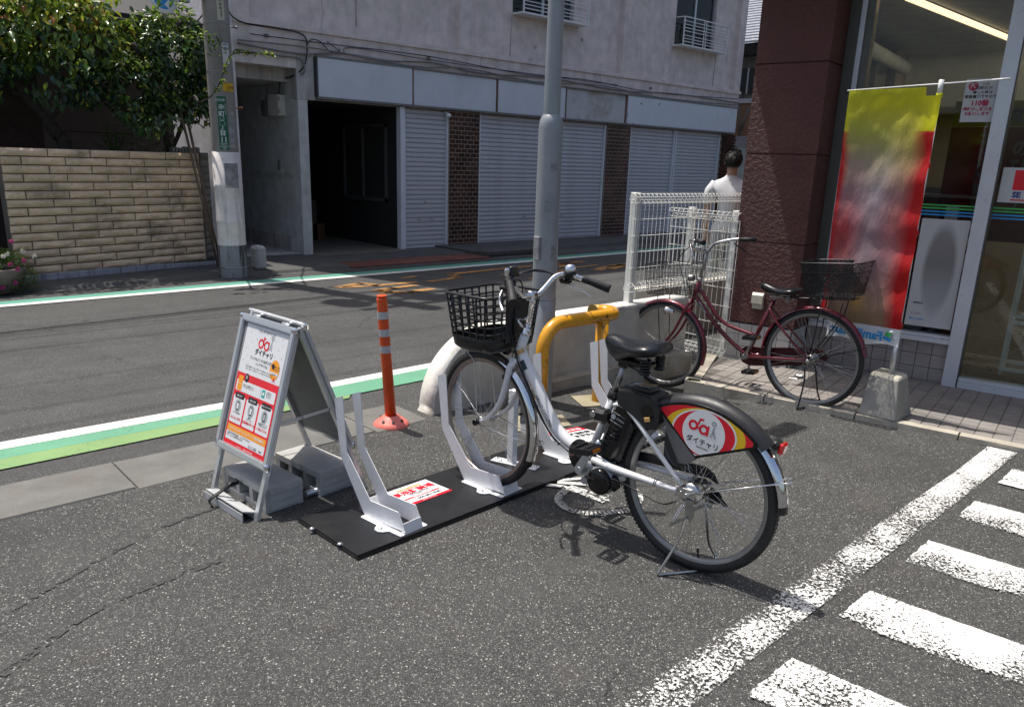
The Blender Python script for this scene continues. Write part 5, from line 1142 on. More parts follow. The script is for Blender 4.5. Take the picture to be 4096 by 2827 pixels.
# two concrete blocks weighing the sign down
def cblock(x, y, rot, lab, L_=.37):
    b = thing('concrete_block', lab, 'concrete block', (x, y, 0), (0, 0, rot), 'blocks weighing down the A-frame sign')
    s = MB(); h = .118; wd = .19; z0 = .028; z1 = .088
    s.box2((-L_ / 2, -wd / 2, 0), (L_ / 2, wd / 2, z0)); s.box2((-L_ / 2, -wd / 2, z1), (L_ / 2, wd / 2, h))
    xs = [-L_ / 2, -L_ / 2 + .035, -.075, -.045, .045, .075, L_ / 2 - .035, L_ / 2]
    for i in (0, 2, 4, 6): s.box2((xs[i], -wd / 2 + .0005, z0), (xs[i + 1], wd / 2 - .0005, z1))
    for e in (-1, 1):
        for z in (.012, .05, .088): s.box2((e * L_ / 2, -wd / 2 + .02, z), (e * (L_ / 2 + .006), wd / 2 - .02, z + .02))
    s.build('block', 'block_concrete', b); return b
cblock(1.40, 3.245, R(95.3), 'grey hollow concrete block strapped to the front foot of the A-frame sign')
cblock(1.675, 3.27, R(97), 'grey hollow concrete block under the rear panel of the A-frame sign, striped by sunlight')
sp_ = thing('tie_strap', 'black webbing strap with buckle tying the front block to the foot of the A-frame sign', 'strap', (1.22, 3.27, 0))
s = MB(); s.tube(smooth_pts([(-.05, .0, .0), (-.065, -.002, .035), (-.02, -.005, .062), (.03, -.01, .085), (.095, -.012, .085), (.13, -.012, .04), (.1, -.01, .0)], 4), .012, 4, sq=.25); s.build('webbing', 'black_matte', sp_)
s = MB(); s.box((.045, -.012, .098), (.05, .036, .012), Matrix.Rotation(R(-20), 3, 'Y'), bev=.003); s.build('buckle', 'black_gloss', sp_)
s = MB(); s.tube(smooth_pts([(.05, -.015, .1), (.02, -.045, .115), (-.01, -.05, .09)], 4), .01, 4, sq=.25); s.build('strap_end', 'black_matte', sp_)
sr = thing('ballast_rod', 'pale steel rod lying on the asphalt behind the two concrete blocks', 'rod', (1.6, 3.1, 0))
s = MB(); s.cyl((-.06, .0, .02), (.22, .03, .02), .015, 10); s.build('rod', 'alu', sr)
# ------------------------------------------------------------------ bicycles (local: x forward, y left, z up, origin at rear tyre contact)
def wheel(parent, c, Rw, tr, rim, yaw=0, ns=32, hub=.02, hubw=.045, hubm='steel', valve=200, tread=0, sm_='steel'):
    w_ = link('wheel', None, parent, c, (0, 0, yaw))
    s = MB(); n = 72
    vs = []; K = 12
    for i in range(n):
        a = 2 * math.pi * i / n
        for k in range(K):
            b = 2 * math.pi * k / K; rr_ = Rw - tr + tr * math.cos(b); y = tr * 1.0 * math.sin(b)
            vs.append((rr_ * math.cos(a), y, rr_ * math.sin(a)))
    s.add(vs, [[i * K + k, i * K + (k + 1) % K, ((i + 1) % n) * K + (k + 1) % K, ((i + 1) % n) * K + k] for i in range(n) for k in range(K)], True)
    if tread:
        for i in range(120):
            a = 2 * math.pi * i / 120
            for sg in (-1, 1):
                M = Matrix.Rotation(-a, 3, 'Y'); s.box(M @ Vector((Rw - .0035, sg * .011, 0)), (.005, .007, .009), M)
    s.build('tyre', 'tyre', w_)
    s = MB(); ro = Rw - tr * 1.75; P = [(ro, -.0125), (ro + .004, -.013), (ro + .004, -.011), (ro - .003, -.009), (ro - .013, -.006), (ro - .013, .006), (ro - .003, .009), (ro + .004, .011), (ro + .004, .013), (ro, .0125), (ro - .012, .0105), (ro - .019, .004), (ro - .019, -.004), (ro - .012, -.0105)]
    vs = []; m_ = len(P)
    for i in range(n):
        a = 2 * math.pi * i / n
        for r_, y in P: vs.append((r_ * math.cos(a), y, r_ * math.sin(a)))
    s.add(vs, [[i * m_ + k, ((i + 1) % n) * m_ + k, ((i + 1) % n) * m_ + (k + 1) % m_, i * m_ + (k + 1) % m_] for i in range(n) for k in range(m_)], True)
    s.build('rim', rim, w_)
    ri = ro - .016
    for sg in (-1, 1):
        s = MB(); a1 = R(360 / ns * 1.5) * 4
        h = Vector((hub * .95, sg * hubw * .8, 0)); e = Vector((ri * math.cos(a1 * .55), 0, ri * math.sin(a1 * .55)))
        s.tube([h, e], .0011, 4, caps=False); m1 = s.mesh('spoke', sm_)
        s = MB(); e = Vector((ri * math.cos(-a1 * .55), 0, ri * math.sin(-a1 * .55))); s.tube([h, e], .0011, 4, caps=False); m2 = s.mesh('spoke', sm_)
        for i in range(ns // 4):
            for me, off in ((m1, 0), (m2, .5)):
                ang = 2 * math.pi * (i + off) / (ns // 4) + (0 if sg > 0 else math.pi / (ns // 2))
                link('spoke', me, w_, None, (0, -ang, 0))
    s = MB(); 
    for sg in (-1, 1): s.lathe([(.006, sg * hubw * .98), (hub * 1.15, sg * hubw * .9), (hub * 1.15, sg * hubw * .78), (hub * .6, sg * hubw * .7), (hub * .55, 0)], n=20, axis='y')
    s.cyl((0, -hubw - .02, 0), (0, hubw + .02, 0), .0055, 10); s.build('hub', hubm, w_)
    s = MB(); a = R(valve); d = Vector((math.cos(a), 0, math.sin(a))); s.cyl(d * (ro - .016), d * (ro - .042), .004, 8); s.cyl(d * (ro - .042), d * (ro - .055), .0055, 8); s.build('valve', 'black_plastic', w_)
    return w_
def fender(parent, c, r_, a0, a1, hw, m, yaw=0, n=24, depth=.012, name='fender', r_mid=0):
    s = MB(); rings = []
    for i in range(n + 1):
        a = R(a0 + (a1 - a0) * i / n); ring_ = []
        for k in range(9):
            t = -1 + k / 4; y = hw * math.sin(t * 1.35) / math.sin(1.35); rr_ = r_ - depth * (1 - math.cos(t * 1.35)) / (1 - math.cos(1.35)) * 1.6
            ring_.append(Vector((rr_ * math.cos(a), y, rr_ * math.sin(a))))
        rings.append(ring_)
    s.loft(rings, cap=False, closed=False); rin = [[p * (1 - .0025 / r_) for p in q] for q in rings]; s.loft([q[::-1] for q in rin], cap=False, closed=False)
    return s.build(name, m, parent, c)if not yaw else link(name, s.mesh(name, m), parent, c, (0, 0, yaw))
def saddle(parent, secs, m='saddle_vinyl'):
    """secs: (x, half width, top, bottom)"""
    s = MB(); rings = []
    for x, hw, zt, zb in secs:
        ring_ = []
        for k in range(20):
            a = 2 * math.pi * k / 20; cy, sz = math.cos(a), math.sin(a)
            y = hw * (abs(cy) ** .75) * (1 if cy > 0 else -1); z = (zt + zb) / 2 + (zt - zb) / 2 * (abs(sz) ** (.8 if sz > 0 else 1.0)) * (1 if sz > 0 else -1)
            if sz < 0: y *= .93
            ring_.append(Vector((x, y, z)))
        rings.append(ring_)
    s.loft(rings); return s.build('saddle', m, parent)
def tube_part(parent, name, pts, r_, m, n=10, k=4, sm=True, **kw):
    s = MB(); P = smooth_pts(pts, k) if sm and len(pts) > 2 else pts
    if isinstance(r_, (list, tuple)) and len(P) != len(r_):
        L_ = len(P); r_ = [r_[min(int(i * (len(r_) - 1) / (L_ - 1)), len(r_) - 2)] + (r_[min(int(i * (len(r_) - 1) / (L_ - 1)) + 1, len(r_) - 1)] - r_[min(int(i * (len(r_) - 1) / (L_ - 1)), len(r_) - 2)]) * ((i * (len(r_) - 1) / (L_ - 1)) % 1) for i in range(L_)]
    s.tube(P, r_, n, **kw); return s.build(name, m, parent)
def pedal(parent, c, m='black_plastic', rot=0):
    p = link('pedal', None, parent, c, (0, rot, 0)); s = MB()
    s.box((0, .0, .0), (.03, .085, .022), bev=.004)
    for sx in (-1, 1):
        s.box((sx * .042, 0, 0), (.014, .095, .026), bev=.004)
        for y in (-.04, -.02, 0, .02, .04): s.box((sx * .03, y, .008), (.02, .006, .014))
    for y in (-.045, .045): s.box((0, y, 0), (.09, .008, .024))
    s.build('body', m, p)
    for sx in (-1, 1): s = MB(); s.box((sx * .0495, .0, 0), (.003, .05, .012)); s.build('reflector', 'reflector_amber', p)
    return p
def coil(a, b, r_, turns, w_, n=8):
    a, b = Vector(a), Vector(b); d = b - a; X, Y = basis(d); return [a + d * (i / (turns * n)) + X * r_ * math.cos(2 * math.pi * i / n) + Y * r_ * math.sin(2 * math.pi * i / n) for i in range(turns * n + 1)]
def logo_dai(s, X, k_red, k_grey):
    """bicycle-like emblem: X(x, y, layer) maps print coordinates (unit height) to the surface"""
    def rg(cx, cy, r0, r1, k, n=24):
        s.mat(k); s.add([X(cx + r_ * math.cos(2 * math.pi * i / n), cy + r_ * math.sin(2 * math.pi * i / n), 2) for r_ in (r0, r1) for i in range(n)], [[i, n + i, n + (i + 1) % n, (i + 1) % n] for i in range(n)])
    def ln(pts, w_, k):
        s.mat(k)
        for (x0, y0), (x1, y1) in zip(pts, pts[1:]):
            dx, dy = x1 - x0, y1 - y0; L_ = math.hypot(dx, dy); nx, ny = -dy / L_ * w_ / 2, dx / L_ * w_ / 2; ex_, ey_ = dx / L_ * w_ * .3, dy / L_ * w_ * .3
            s.add([X(x0 - ex_ - nx, y0 - ey_ - ny, 2.6), X(x1 + ex_ - nx, y1 + ey_ - ny, 2.6), X(x1 + ex_ + nx, y1 + ey_ + ny, 2.6), X(x0 - ex_ + nx, y0 - ey_ + ny, 2.6)], [[0, 1, 2, 3]])
    rg(-.62, -.1, .17, .34, k_red); rg(.12, -.18, .17, .34, k_red)
    ln([(-.38, -.15), (-.2, .42), (0, .42)], .13, k_red); ln([(-.4, -.18), (-.1, -.18)], .12, k_red); ln([(.42, .14), (.40, -.48)], .13, k_red)
    rg(.72, .42, .06, .17, k_grey); ln([(.78, .18), (.76, -.12), (.66, -.48)], .13, k_grey); ln([(.78, -.1), (.95, -.46)], .13, k_grey)

# =================== white share bicycle
wb = thing('bicycle', 'white electric share bicycle with black front basket and red and yellow rear wheel panel', 'bicycle', (2.425, 1.575, 0), (0, 0, R(97)))
wheel(wb, (0, 0, .334), .334, .021, 'rim_grey', ns=36, hub=.034, hubw=.05, valve=262, tread=1)
FC = (1.12, 0, .354)
wheel(wb, FC, .332, .020, 'rim_copper', yaw=R(-6), ns=32, hub=.018, valve=160, tread=1)
W_ = 'bike_white'
tube_part(wb, 'down_tube', [(.926, 0, .742), (.876, 0, .664), (.812, 0, .575), (.748, 0, .478), (.68, 0, .402), (.60, 0, .362), (.51, 0, .348)], [.0235, .026, .0275, .028, .0275, .027, .026], W_, 16)
tube_part(wb, 'head_tube', [(.939, 0, .69), (.893, 0, .815)], .0215, W_, 16, sm=False)
tube_part(wb, 'headset', [(.894, 0, .812), (.892, 0, .819), (.891, 0, .822), (.888, 0, .832), (.886, 0, .838)], [.025, .025, .021, .023, .017], 'chrome', 16, sm=False)
tube_part(wb, 'seat_tube', [(.502, 0, .36), (.409, 0, .632)], .0172, W_, 14, sm=False)
tube_part(wb, 'seat_clamp', [(.415, 0, .618), (.403, 0, .652)], .024, 'black_matte', 14, sm=False)
tube_part(wb, 'seat_post', [(.408, 0, .64), (.365, 0, .775)], .0135, 'steel_dull', 12, sm=False)
for sg in (1, -1):
    tube_part(wb, 'seat_stay', [(.385, sg * .026, .60), (.33, sg * .05, .615), (.27, sg * .06, .585), (.03, sg * .066, .365)], .0098, W_, 10)
    tube_part(wb, 'chain_stay', [(.46, sg * .045, .345), (.38, sg * .058, .342), (.20, sg * .066, .342), (.045, sg * .068, .342)], [.016, .0165, .0135, .011], W_, 12)
    s = MB(); s.box((.02, sg * .068, .338), (.07, .005, .045), bev=.002); s.box((-.012, sg * .071, .325), (.035, .004, .06)); s.build('dropout', 'steel', wb)
    s = MB(); s.cyl((0, sg * .066, .336), (0, sg * .086, .336), .010, 6); s.cyl((.025, sg * .07, .342), (.025, sg * .08, .342), .006, 8); s.build('axle_nut', 'steel', wb)
s = MB(); s.cyl((.135, .067, .343), (.145, .067, .343), .016, 12); s.build('clamp_band', 'chrome', wb)
# saddle
saddle(wb, [(.457 - (.468 - x) * .795, a_, b_t, c_b) for x, a_, b_t, c_b in [(.468, .012, .872, .852), (.462, .026, .881, .832), (.44, .034, .886, .80), (.41, .04, .886, .785), (.37, .05, .880, .785), (.33, .064, .877, .80), (.28, .088, .877, .815), (.235, .101, .882, .822), (.19, .104, .887, .828), (.155, .094, .884, .836), (.135, .07, .874, .842), (.128, .04, .864, .848)]])
s = MB(); s.box((.31, 0, .788), (.15, .06, .03), bev=.008); s.box((.365, 0, .777), (.05, .05, .035), bev=.008)
for y in (-.055, .055):
    s.tube(coil((.24, y, .775), (.24, y, .822), .018, 4, .004), .005, 6); s.cyl((.24, y, .765), (.24, y, .775), .024, 12)
s.tube([(.40, .02, .79), (.30, .03, .768), (.22, .055, .765)], .005, 6); s.tube([(.40, -.02, .79), (.30, -.03, .768), (.22, -.055, .765)], .005, 6)
s.build('saddle_springs', 'black_gloss', wb)
# battery
bt_ = link('battery', None, wb, (.368, 0, .488), (0, R(-18), 0))
s = MB(); s.box((0, 0, 0), (.092, .094, .265), bev=.016); s.box((-.01, 0, .125), (.07, .075, .045), bev=.012); s.build('battery_case', 'black_gloss', bt_)
s = MB()
for i in range(7):
    z = -.09 + i * .02; s.tube([(-.03, .0475, z), (.03, .0475, z + .02)], .0009, 4); s.tube([(-.03, .0475, z + .02), (.03, .0475, z)], .0009, 4)
s.build('grille_lines', 'black_matte', bt_)
s = MB(); s.tube([(-.03, .048, .085), (.035, .048, .085)], .0009, 4); s.tube([(-.03, .048, .045), (.035, .048, .045)], .0009, 4); s.cyl((.026, .046, .065), (.026, .0488, .065), .0115, 14)
for i in range(5): s.box((.006 - i * .008, .0478, .066), (.004, .001, .008))
s.build('charge_lights', 'print_grey', bt_)
s = MB(); s.box((-.052, 0, -.02), (.03, .07, .19), bev=.008)
for i in range(7): s.box((-.066, 0, -.09 + i * .022), (.01, .06, .010))
s.build('battery_mount', 'black_matte', bt_)
s = MB(); s.box((.435, .035, .545), (.07, .06, .06), bev=.014); s.build('lock_housing', 'black_plastic', wb)
s = MB(); s.cyl((.462, .06, .553), (.462, .072, .553), .013, 16); s.build('lock_cylinder', 'steel', wb)
# motor unit
s = MB(); s.box((.41, 0, .285), (.17, .11, .115), bev=.03); s.cyl((.49, -.07, .305), (.49, .072, .305), .035, 20); s.box((.335, 0, .30), (.06, .1, .06), bev=.02)
s.lathe([(.062, -.05), (.062, .062), (.055, .07)], (.40, 0, .275), 28, 'y'); s.cyl((.486, .045, .247), (.486, .068, .247), .017, 14); s.build('motor_casing', 'alu_paint', wb)
s = MB(); s.lathe([(.056, .066), (.056, .088), (.05, .094), (.0, .094)], (.40, 0, .273), 32, 'y'); s.box((.345, .055, .275), (.06, .05, .07), bev=.02); s.build('motor_cover', 'black_gloss', wb)
s = MB(); s.tube([(.50, 0, .35), (.42, 0, .348), (.36, 0, .335)], [.037, .04, .036], 16); s.build('frame_shroud', 'black_gloss', wb)
s = MB(); s.tube([(.50, .034, .372), (.43, .042, .362), (.37, .044, .35)], .007, 8); s.build('chrome_strip', 'chrome', wb)
s = MB(); s.lathe([(.075, -.048), (.082, -.05), (.082, -.056), (.03, -.06)], (.495, 0, .305), 32, 'y'); s.lathe([(.0, .05), (.07, .05), (.075, .046), (.07, .042)], (.515, .0, .345), 28, 'y'); s.build('chain_ring', 'black_gloss', wb)
s = MB(); s.prism([(.56, -.056, .36), (.54, -.056, .385), (.0, -.056, .415), (-.04, -.056, .395), (-.06, -.056, .36), (-.02, -.056, .375), (.45, -.056, .352)][::-1], (0, -.012, 0)); s.build('chain_cover', 'black_matte', wb)
s = MB(); s.tube([(.47, -.056, .262), (.30, -.056, .272), (.0, -.056, .305)], .005, 6)
for i in range(34): s.box((.46 - i * .0135, -.056, .2625 + (i > 12) * (i - 12) * .0009 + i * .0007), (.006, .008, .011))
s.build('chain', 'black_gloss', wb)
cr_ = link('crank', None, wb)
s = MB(); s.prism([(.505, .095, .298), (.487, .095, .287), (.47, .095, .305), (.425, .10, .408), (.437, .10, .418), (.452, .10, .412), (.507, .095, .318)], (0, .012, 0)); s.cyl((.488, .06, .305), (.488, .112, .305), .016, 16); s.build('crank_arm', 'alu_paint', cr_)
s = MB(); s.prism([(.47, -.085, .32), (.50, -.085, .325), (.555, -.09, .215), (.54, -.09, .20)][::-1], (0, -.012, 0)); s.build('crank_arm', 'alu_paint', cr_)
s = MB(); s.cyl((.438, .105, .41), (.43, .16, .418), .007, 10); s.build('pedal_axle', 'steel', cr_)
pedal(wb, (.415, .165, .436), rot=R(8)); pedal(wb, (.552, -.15, .205))
s = MB(); s.ball((.405, .095, .445), .017, 12); s.build('cap_nut', 'chrome', wb)
# rear fender: black cover, then chrome
fender(wb, (0, 0, .334), .388, 52, 137, .043, 'black_matte', n=30, depth=.022, name='fender_cover')
fender(wb, (0, 0, .334), .366, 133, 172, .031, 'chrome', n=16, depth=.013, name='rear_fender')
fender(wb, (0, 0, .334), .364, 170, 177, .027, 'black_plastic', n=5, name='mud_flap')
fender(wb, (0, 0, .334), .366, -8, 60, .028, 'black_matte', n=20, depth=.012, name='front_fender_part')
s = MB(); s.tube([(.0, .08, .34), (-.335, .034, .475)], .003, 6); s.tube([(0, -.08, .34), (-.335, -.034, .475)], .003, 6); s.tube(smooth_pts([(-.335, .034, .475), (-.358, .03, .482), (-.368, 0, .486), (-.358, -.03, .482), (-.335, -.034, .475)]), .003, 6); s.build('fender_stay', 'chrome', wb)
s = MB(); s.box((-.294, 0, .602), (.03, .05, .034), Matrix.Rotation(R(-35), 3, 'Y'), bev=.008); s.build('lamp_holder', 'black_plastic', wb)
s = MB(); s.box((-.315, 0, .594), (.020, .044, .048), Matrix.Rotation(R(-12), 3, 'Y'), bev=.008); s.build('tail_light', 'lens_red', wb)
# wheel panels on both sides
HC = (0, .334)
for sg in (1, -1):
    y = .0475 * sg; pn = link('wheel_panel', None, wb)
    Q = lambda x, z, l_=0: Vector((x, y + sg * (.0035 + l_ * .0005), z))
    def arcp(r_, a0, a1, n, l_=0): return [Q(r_ * math.cos(R(a0 + (a1 - a0) * i / n)), HC[1] + r_ * math.sin(R(a0 + (a1 - a0) * i / n)), l_) for i in range(n + 1)]
    outline = [Q(-.006, .482), Q(.167, .652)] + arcp(.362, 62, 132, 18) + [Q(-.240, .585)]
    P_ = outline if sg < 0 else outline
    s = MB(); s.prism(outline, (0, -.006 * sg, 0)); s.build('panel_frame', 'black_gloss', pn)
    s = MB(); s.prism([Q(.172, .648), Q(.128, .585), Q(.128, .46), Q(.116, .427), Q(.05, .428), Q(-.014, .482)], (0, -.006 * sg, 0)); s.build('lower_guard', 'black_matte', pn)
    s = MB()
    for i in range(4): s.tube([Q(.126 - i * .0, .50 - i * .012, .8), Q(.085 - i * .004, .432, .8)], .0009, 4)
    s.prism([Q(.150, .620, 1), Q(.128, .585, 1), Q(.128, .565, 1), Q(.06, .447, 1), Q(.025, .45, 1), Q(-.010, .482, 1)], (0, -.001 * sg, 0)); s.build('grey_stripe', 'grey_stripe', pn)
    # printed picture: yellow ground, red corner, white circle with the emblem
    s = MB(); cx, cz, rw_ = -.031, .594, .0875
    def inside(poly, mb, k, l_): mb.mat(k); mb.add([Q(x, z, l_) for x, z in poly], [list(range(len(poly)))])
    ox, oz = .0, HC[1]; R2 = .352
    def top(a): return (R2 * math.cos(R(a)), oz + R2 * math.sin(R(a)))
    LC, RC, TL_ = (-.005, .494), (-.226, .589), (.148, .646)
    TLp = (.153, .640)
    def edge_l(f): return (LC[0] + (TLp[0] - LC[0]) * f, LC[1] + (TLp[1] - LC[1]) * f)
    def edge_b(f): return (LC[0] + (RC[0] - LC[0]) * f, LC[1] + (RC[1] - LC[1]) * f)
    arcT = [top(a) for a in (64, 70, 76, 82, 88, 94, 100, 106, 112, 118, 124, 130)]
    inside([LC, edge_l(.5), TLp] + arcT + [RC, edge_b(.5)], s, 1, .5)       # red ground
    # yellow crescent band
    def ell(a0, a1, rx, rz, tilt, n=20, c_=(cx, cz)):
        out = []
        for i in range(n + 1):
            a = R(a0 + (a1 - a0) * i / n); x, z = rx * math.cos(a), rz * math.sin(a); t_ = R(tilt); out.append((c_[0] + x * math.cos(t_) - z * math.sin(t_), c_[1] + x * math.sin(t_) + z * math.cos(t_)))
        return out
    def clip(poly):
        lim = [LC, TLp] + arcT + [RC]
        def ins(p, a, b): return (b[0] - a[0]) * (p[1] - a[1]) - (b[1] - a[1]) * (p[0] - a[0])
        res = poly; area = sum(lim[i][0] * lim[(i + 1) % len(lim)][1] - lim[(i + 1) % len(lim)][0] * lim[i][1] for i in range(len(lim)))
        for i in range(len(lim)):
            a, b = lim[i], lim[(i + 1) % len(lim)]; o_ = []
            for j in range(len(res)):
                p, q = res[j], res[(j + 1) % len(res)]; ip, iq = ins(p, a, b) * area, ins(q, a, b) * area
                if ip >= 0: o_.append(p)
                if ip * iq < 0: t_ = ip / (ip - iq); o_.append((p[0] + (q[0] - p[0]) * t_, p[1] + (q[1] - p[1]) * t_))
            res = o_
            if len(res) < 3: return None
        return res
    for rx, rz, tl, k, l_, c_ in ((.168, .100, -4, 2, 1, (cx, cz - .008)), (.134, .094, -4, 0, 1.5, (cx, cz - .006)), (.127, .088, -4, 1, 2, (cx, cz - .006))):
        q = clip(ell(0, 360, rx, rz, tl if sg > 0 else tl, 36, c_))
        if q: inside(q, s, k, l_)
    q = clip(ell(0, 360, rw_, rw_ * 1.0, 0, 36, (cx, cz - .004)))
    if q: inside(q, s, 0, 2.6)
    sc_ = .060; tl_ = R(-6)
    def LX(x, z, l_): 
        x, z = x * sc_, z * sc_; xx = x * math.cos(tl_) - z * math.sin(tl_); zz = x * math.sin(tl_) + z * math.cos(tl_)
        return Q(cx - sg * xx * 1.0 + .006 * sg, cz + .022 + zz, l_ + 1.5)
    logo_dai(s, LX, 1, 3)
    ex_ = Vector((-sg * math.cos(tl_), 0, math.sin(tl_))); ey_ = Vector((sg * math.sin(tl_) * -1 * -1, 0, math.cos(tl_)))
    s.text('ダイチャリ', .0275, Q(cx - sg * 0, cz - .050, 4.2), ex_, Vector((0, 0, 1)), 4, 'CENTER', 0, .0006)
    s.text('DAICHARI', .0105, Q(cx, cz - .066, 4.2), ex_, Vector((0, 0, 1)), 4, 'CENTER', 0, .0002)
    s.build('panel_print', ['print_white', 'print_red', 'print_yellow', 'print_grey', 'print_black'], pn)
# smart lock box
lb = link('smart_lock', None, wb)
s = MB(); s.loft([[Vector(p) for p in q] for q in (
    [(.362, .048, .655), (.362, -.048, .655), (.352, -.052, .61), (.352, .052, .61)], [(.350, .052, .677), (.350, -.052, .677), (.34, -.056, .605), (.34, .056, .605)],
    [(.29, .06, .692), (.29, -.06, .692), (.285, -.064, .60), (.285, .064, .60)], [(.205, .056, .684), (.205, -.056, .684), (.20, -.062, .60), (.20, .062, .60)], [(.165, .05, .645), (.165, -.05, .645), (.165, -.05, .60), (.165, .05, .60)])], smooth=False)
s.build('lock_body', 'black_matte', lb)
s = MB(); LPF = [(.352, .655), (.345, .622), (.27, .590), (.225, .566), (.195, .552), (.168, .556), (.150, .585), (.150, .64), (.20, .678), (.29, .687), (.34, .678)]
for sg in (1, -1): s.prism([(x, sg * .034, z) for x, z in LPF], (0, sg * .032, 0)); s.prism([(x * .97 + .006, sg * .066, z * .97 + .019) for x, z in LPF], (0, sg * .004, 0))
s.build('lock_arm', 'black_matte', lb)
s = MB(); s.lathe([(.0, .0704), (.03, .0704)], (.205, 0, .622), 20, 'y'); s.build('lock_mouth', 'black_gloss', lb)
s = MB(); s.tube([(.22, .066, .62), (.16, .066, .598)], .003, 6); s.build('lock_pin', 'steel', lb)
s = MB(); s.box((.192, .088, .598), (.026, .006, .018), Matrix.Rotation(R(15), 3, 'Y'), bev=.002); s.build('key_tag', 'key_tag', lb)
s = MB(); s.mat(1); s.box((.275, 0, .6945), (.12, .09, .005)); o_ = Vector((.345, .045, .6925)); ex_ = Vector((-.0, -1, 0)); ex_ = Vector((-1, 0, .12)).normalized(); ey_ = Vector((0, -1, 0))
s.text('46683', .024, o_ + ex_ * .062 + ey_ * .040 + Vector((0, 0, .0058)), ex_, ey_, 1, 'LEFT', 0, .0005)
s.mat(0); Z3 = lambda a, b: o_ + ex_ * a + ey_ * b + Vector((0, 0, .0045)); s.add([Z3(.058, .034), Z3(.13, .034), Z3(.13, .066), Z3(.058, .066)], [[0, 1, 2, 3]])
s.mat(2); s.add([Z3(.026, .034), Z3(.056, .034), Z3(.056, .066), Z3(.026, .066)], [[0, 1, 2, 3]])
s.text('HELLO CYCLING', .013, Z3(.025, .010), ex_, ey_, 3, 'LEFT', 0, .0002); s.build('lock_label', ['key_tag', 'print_black', 'print_grey', 'print_white'], lb)
# front end
for sg in (1, -1): tube_part(wb, 'fork_blade', [(.928, sg * .04, .672), (.935, sg * .054, .655), (.957, sg * .056, .56), (.99, sg * .056, .475), (1.045, sg * .056, .402), (1.115, sg * .054, .352)], [.0165, .0155, .0145, .0125, .0105, .009], W_, 12)
s = MB(); s.box((.932, 0, .682), (.045, .10, .032), bev=.01); s.build('fork_crown', W_, wb)
s = MB(); s.cyl((1.12, -.08, .354), (1.12, .08, .354), .008, 10); s.cyl((1.12, .062, .354), (1.12, .085, .354), .014, 12); s.build('front_axle', 'black_gloss', wb)
fender(wb, FC, .349, 96, 200, .026, 'chrome', yaw=R(-6), n=34, depth=.012, name='front_fender')
fender(wb, FC, .347, 66, 97, .024, 'black_gloss', yaw=R(-6), n=10, name='front_fender_nose')
fender(wb, FC, .346, 199, 206, .024, 'black_plastic', yaw=R(-6), n=4, name='mud_flap')
s = MB(); s.tube([(1.12, .075, .354), (.95, .06, .33), (.805, .03, .318)], .0028, 6); s.tube([(1.12, -.075, .354), (.95, -.06, .33), (.805, -.03, .318)], .0028, 6); s.tube(smooth_pts([(.805, .03, .318), (.785, .028, .316), (.775, 0, .316), (.785, -.028, .316), (.805, -.03, .318)]), .003, 6); s.build('fender_stay', 'chrome', wb)
s = MB()
for sg in (1, -1): s.tube(smooth_pts([(1.12, sg * .07, .36), (1.135, sg * .06, .50), (1.15, sg * .06, .64), (1.18, sg * .07, .68), (1.18, sg * .07, .735)], 4), .0035, 6)
s.build('basket_stay', 'steel', wb)
s = MB(); s.box((.965, .0, .625), (.035, .06, .05), bev=.01); s.cyl((.975, .03, .60), (.975, .045, .60), .014, 10); s.tube([(.98, .035, .61), (.99, .03, .66), (.96, .03, .68)], .004, 6); s.build('front_brake', 'black_gloss', wb)
s = MB(); s.box((1.0, 0, .715), (.05, .045, .04), bev=.012); s.build('front_light', 'black_gloss', wb)
tube_part(wb, 'stem', [(.888, 0, .83), (.870, 0, .95), (.869, 0, .978)], [.0135, .0135, .0155], 'chrome', 14, sm=False)
s = MB(); s.cyl((.873, -.022, .984), (.873, .022, .984), .021, 18); s.cyl((.87, 0, .97), (.862, 0, .955), .016, 12); s.build('stem_clamp', 'chrome', wb)
HB = [(.735, .285, 1.008), (.775, .245, 1.04), (.822, .20, 1.064), (.855, .15, 1.062), (.872, .10, 1.02), (.876, .05, .988), (.875, 0, .983), (.873, -.05, .985), (.868, -.10, 1.018), (.856, -.15, 1.058), (.825, -.20, 1.066), (.765, -.245, 1.045), (.70, -.285, 1.020)]
tube_part(wb, 'handlebar', HB, .0112, 'chrome', 14, k=5)
for P_, nm in (([(.83, .195, 1.064), (.775, .245, 1.04), (.722, .292, 1.003)], 1), ([(.775, -.24, 1.048), (.735, -.264, 1.034), (.665, -.305, 1.008)], -1)):
    s = MB(); s.tube(smooth_pts(P_, 5), [.0155, .016, .0165, .0165, .016, .0165, .0175, .018, .0185, .019, .019][:len(smooth_pts(P_, 5))], 16); s.build('grip', 'rubber', wb)
s = MB()
for a in range(14):
    for j in range(4): an = a * math.pi / 7; s.ball((.785 + j * .008, -.235 + j * .005 + .0165 * math.cos(an) * .7, 1.050 + j * .002 + .0165 * math.sin(an)), .003, 5)
s.build('twist_grip', 'black_plastic', wb)
for sg, c_ in ((1, Vector((.835, .185, 1.062))), (-1, Vector((.822, -.205, 1.06)))):
    s = MB(); s.box(c_, (.042, .045, .042), bev=.010); s.box(c_ + Vector((.02, 0, -.025)), (.06, .036, .028), bev=.009); s.build('brake_housing', 'black_gloss', wb)
    s = MB(); s.tube(smooth_pts([c_ + Vector((.03, sg * .01, -.03)), c_ + Vector((.02, sg * .04, -.055)), c_ + Vector((-.02, sg * .08, -.075)), c_ + Vector((-.055, sg * .10, -.10))], 5), [.007, .0065, .006, .0055, .005, .005, .005, .005, .005, .005, .005, .0055, .006, .0065, .007, .008][:16], 8, sq=.6); s.build('brake_lever', 'chrome', wb)
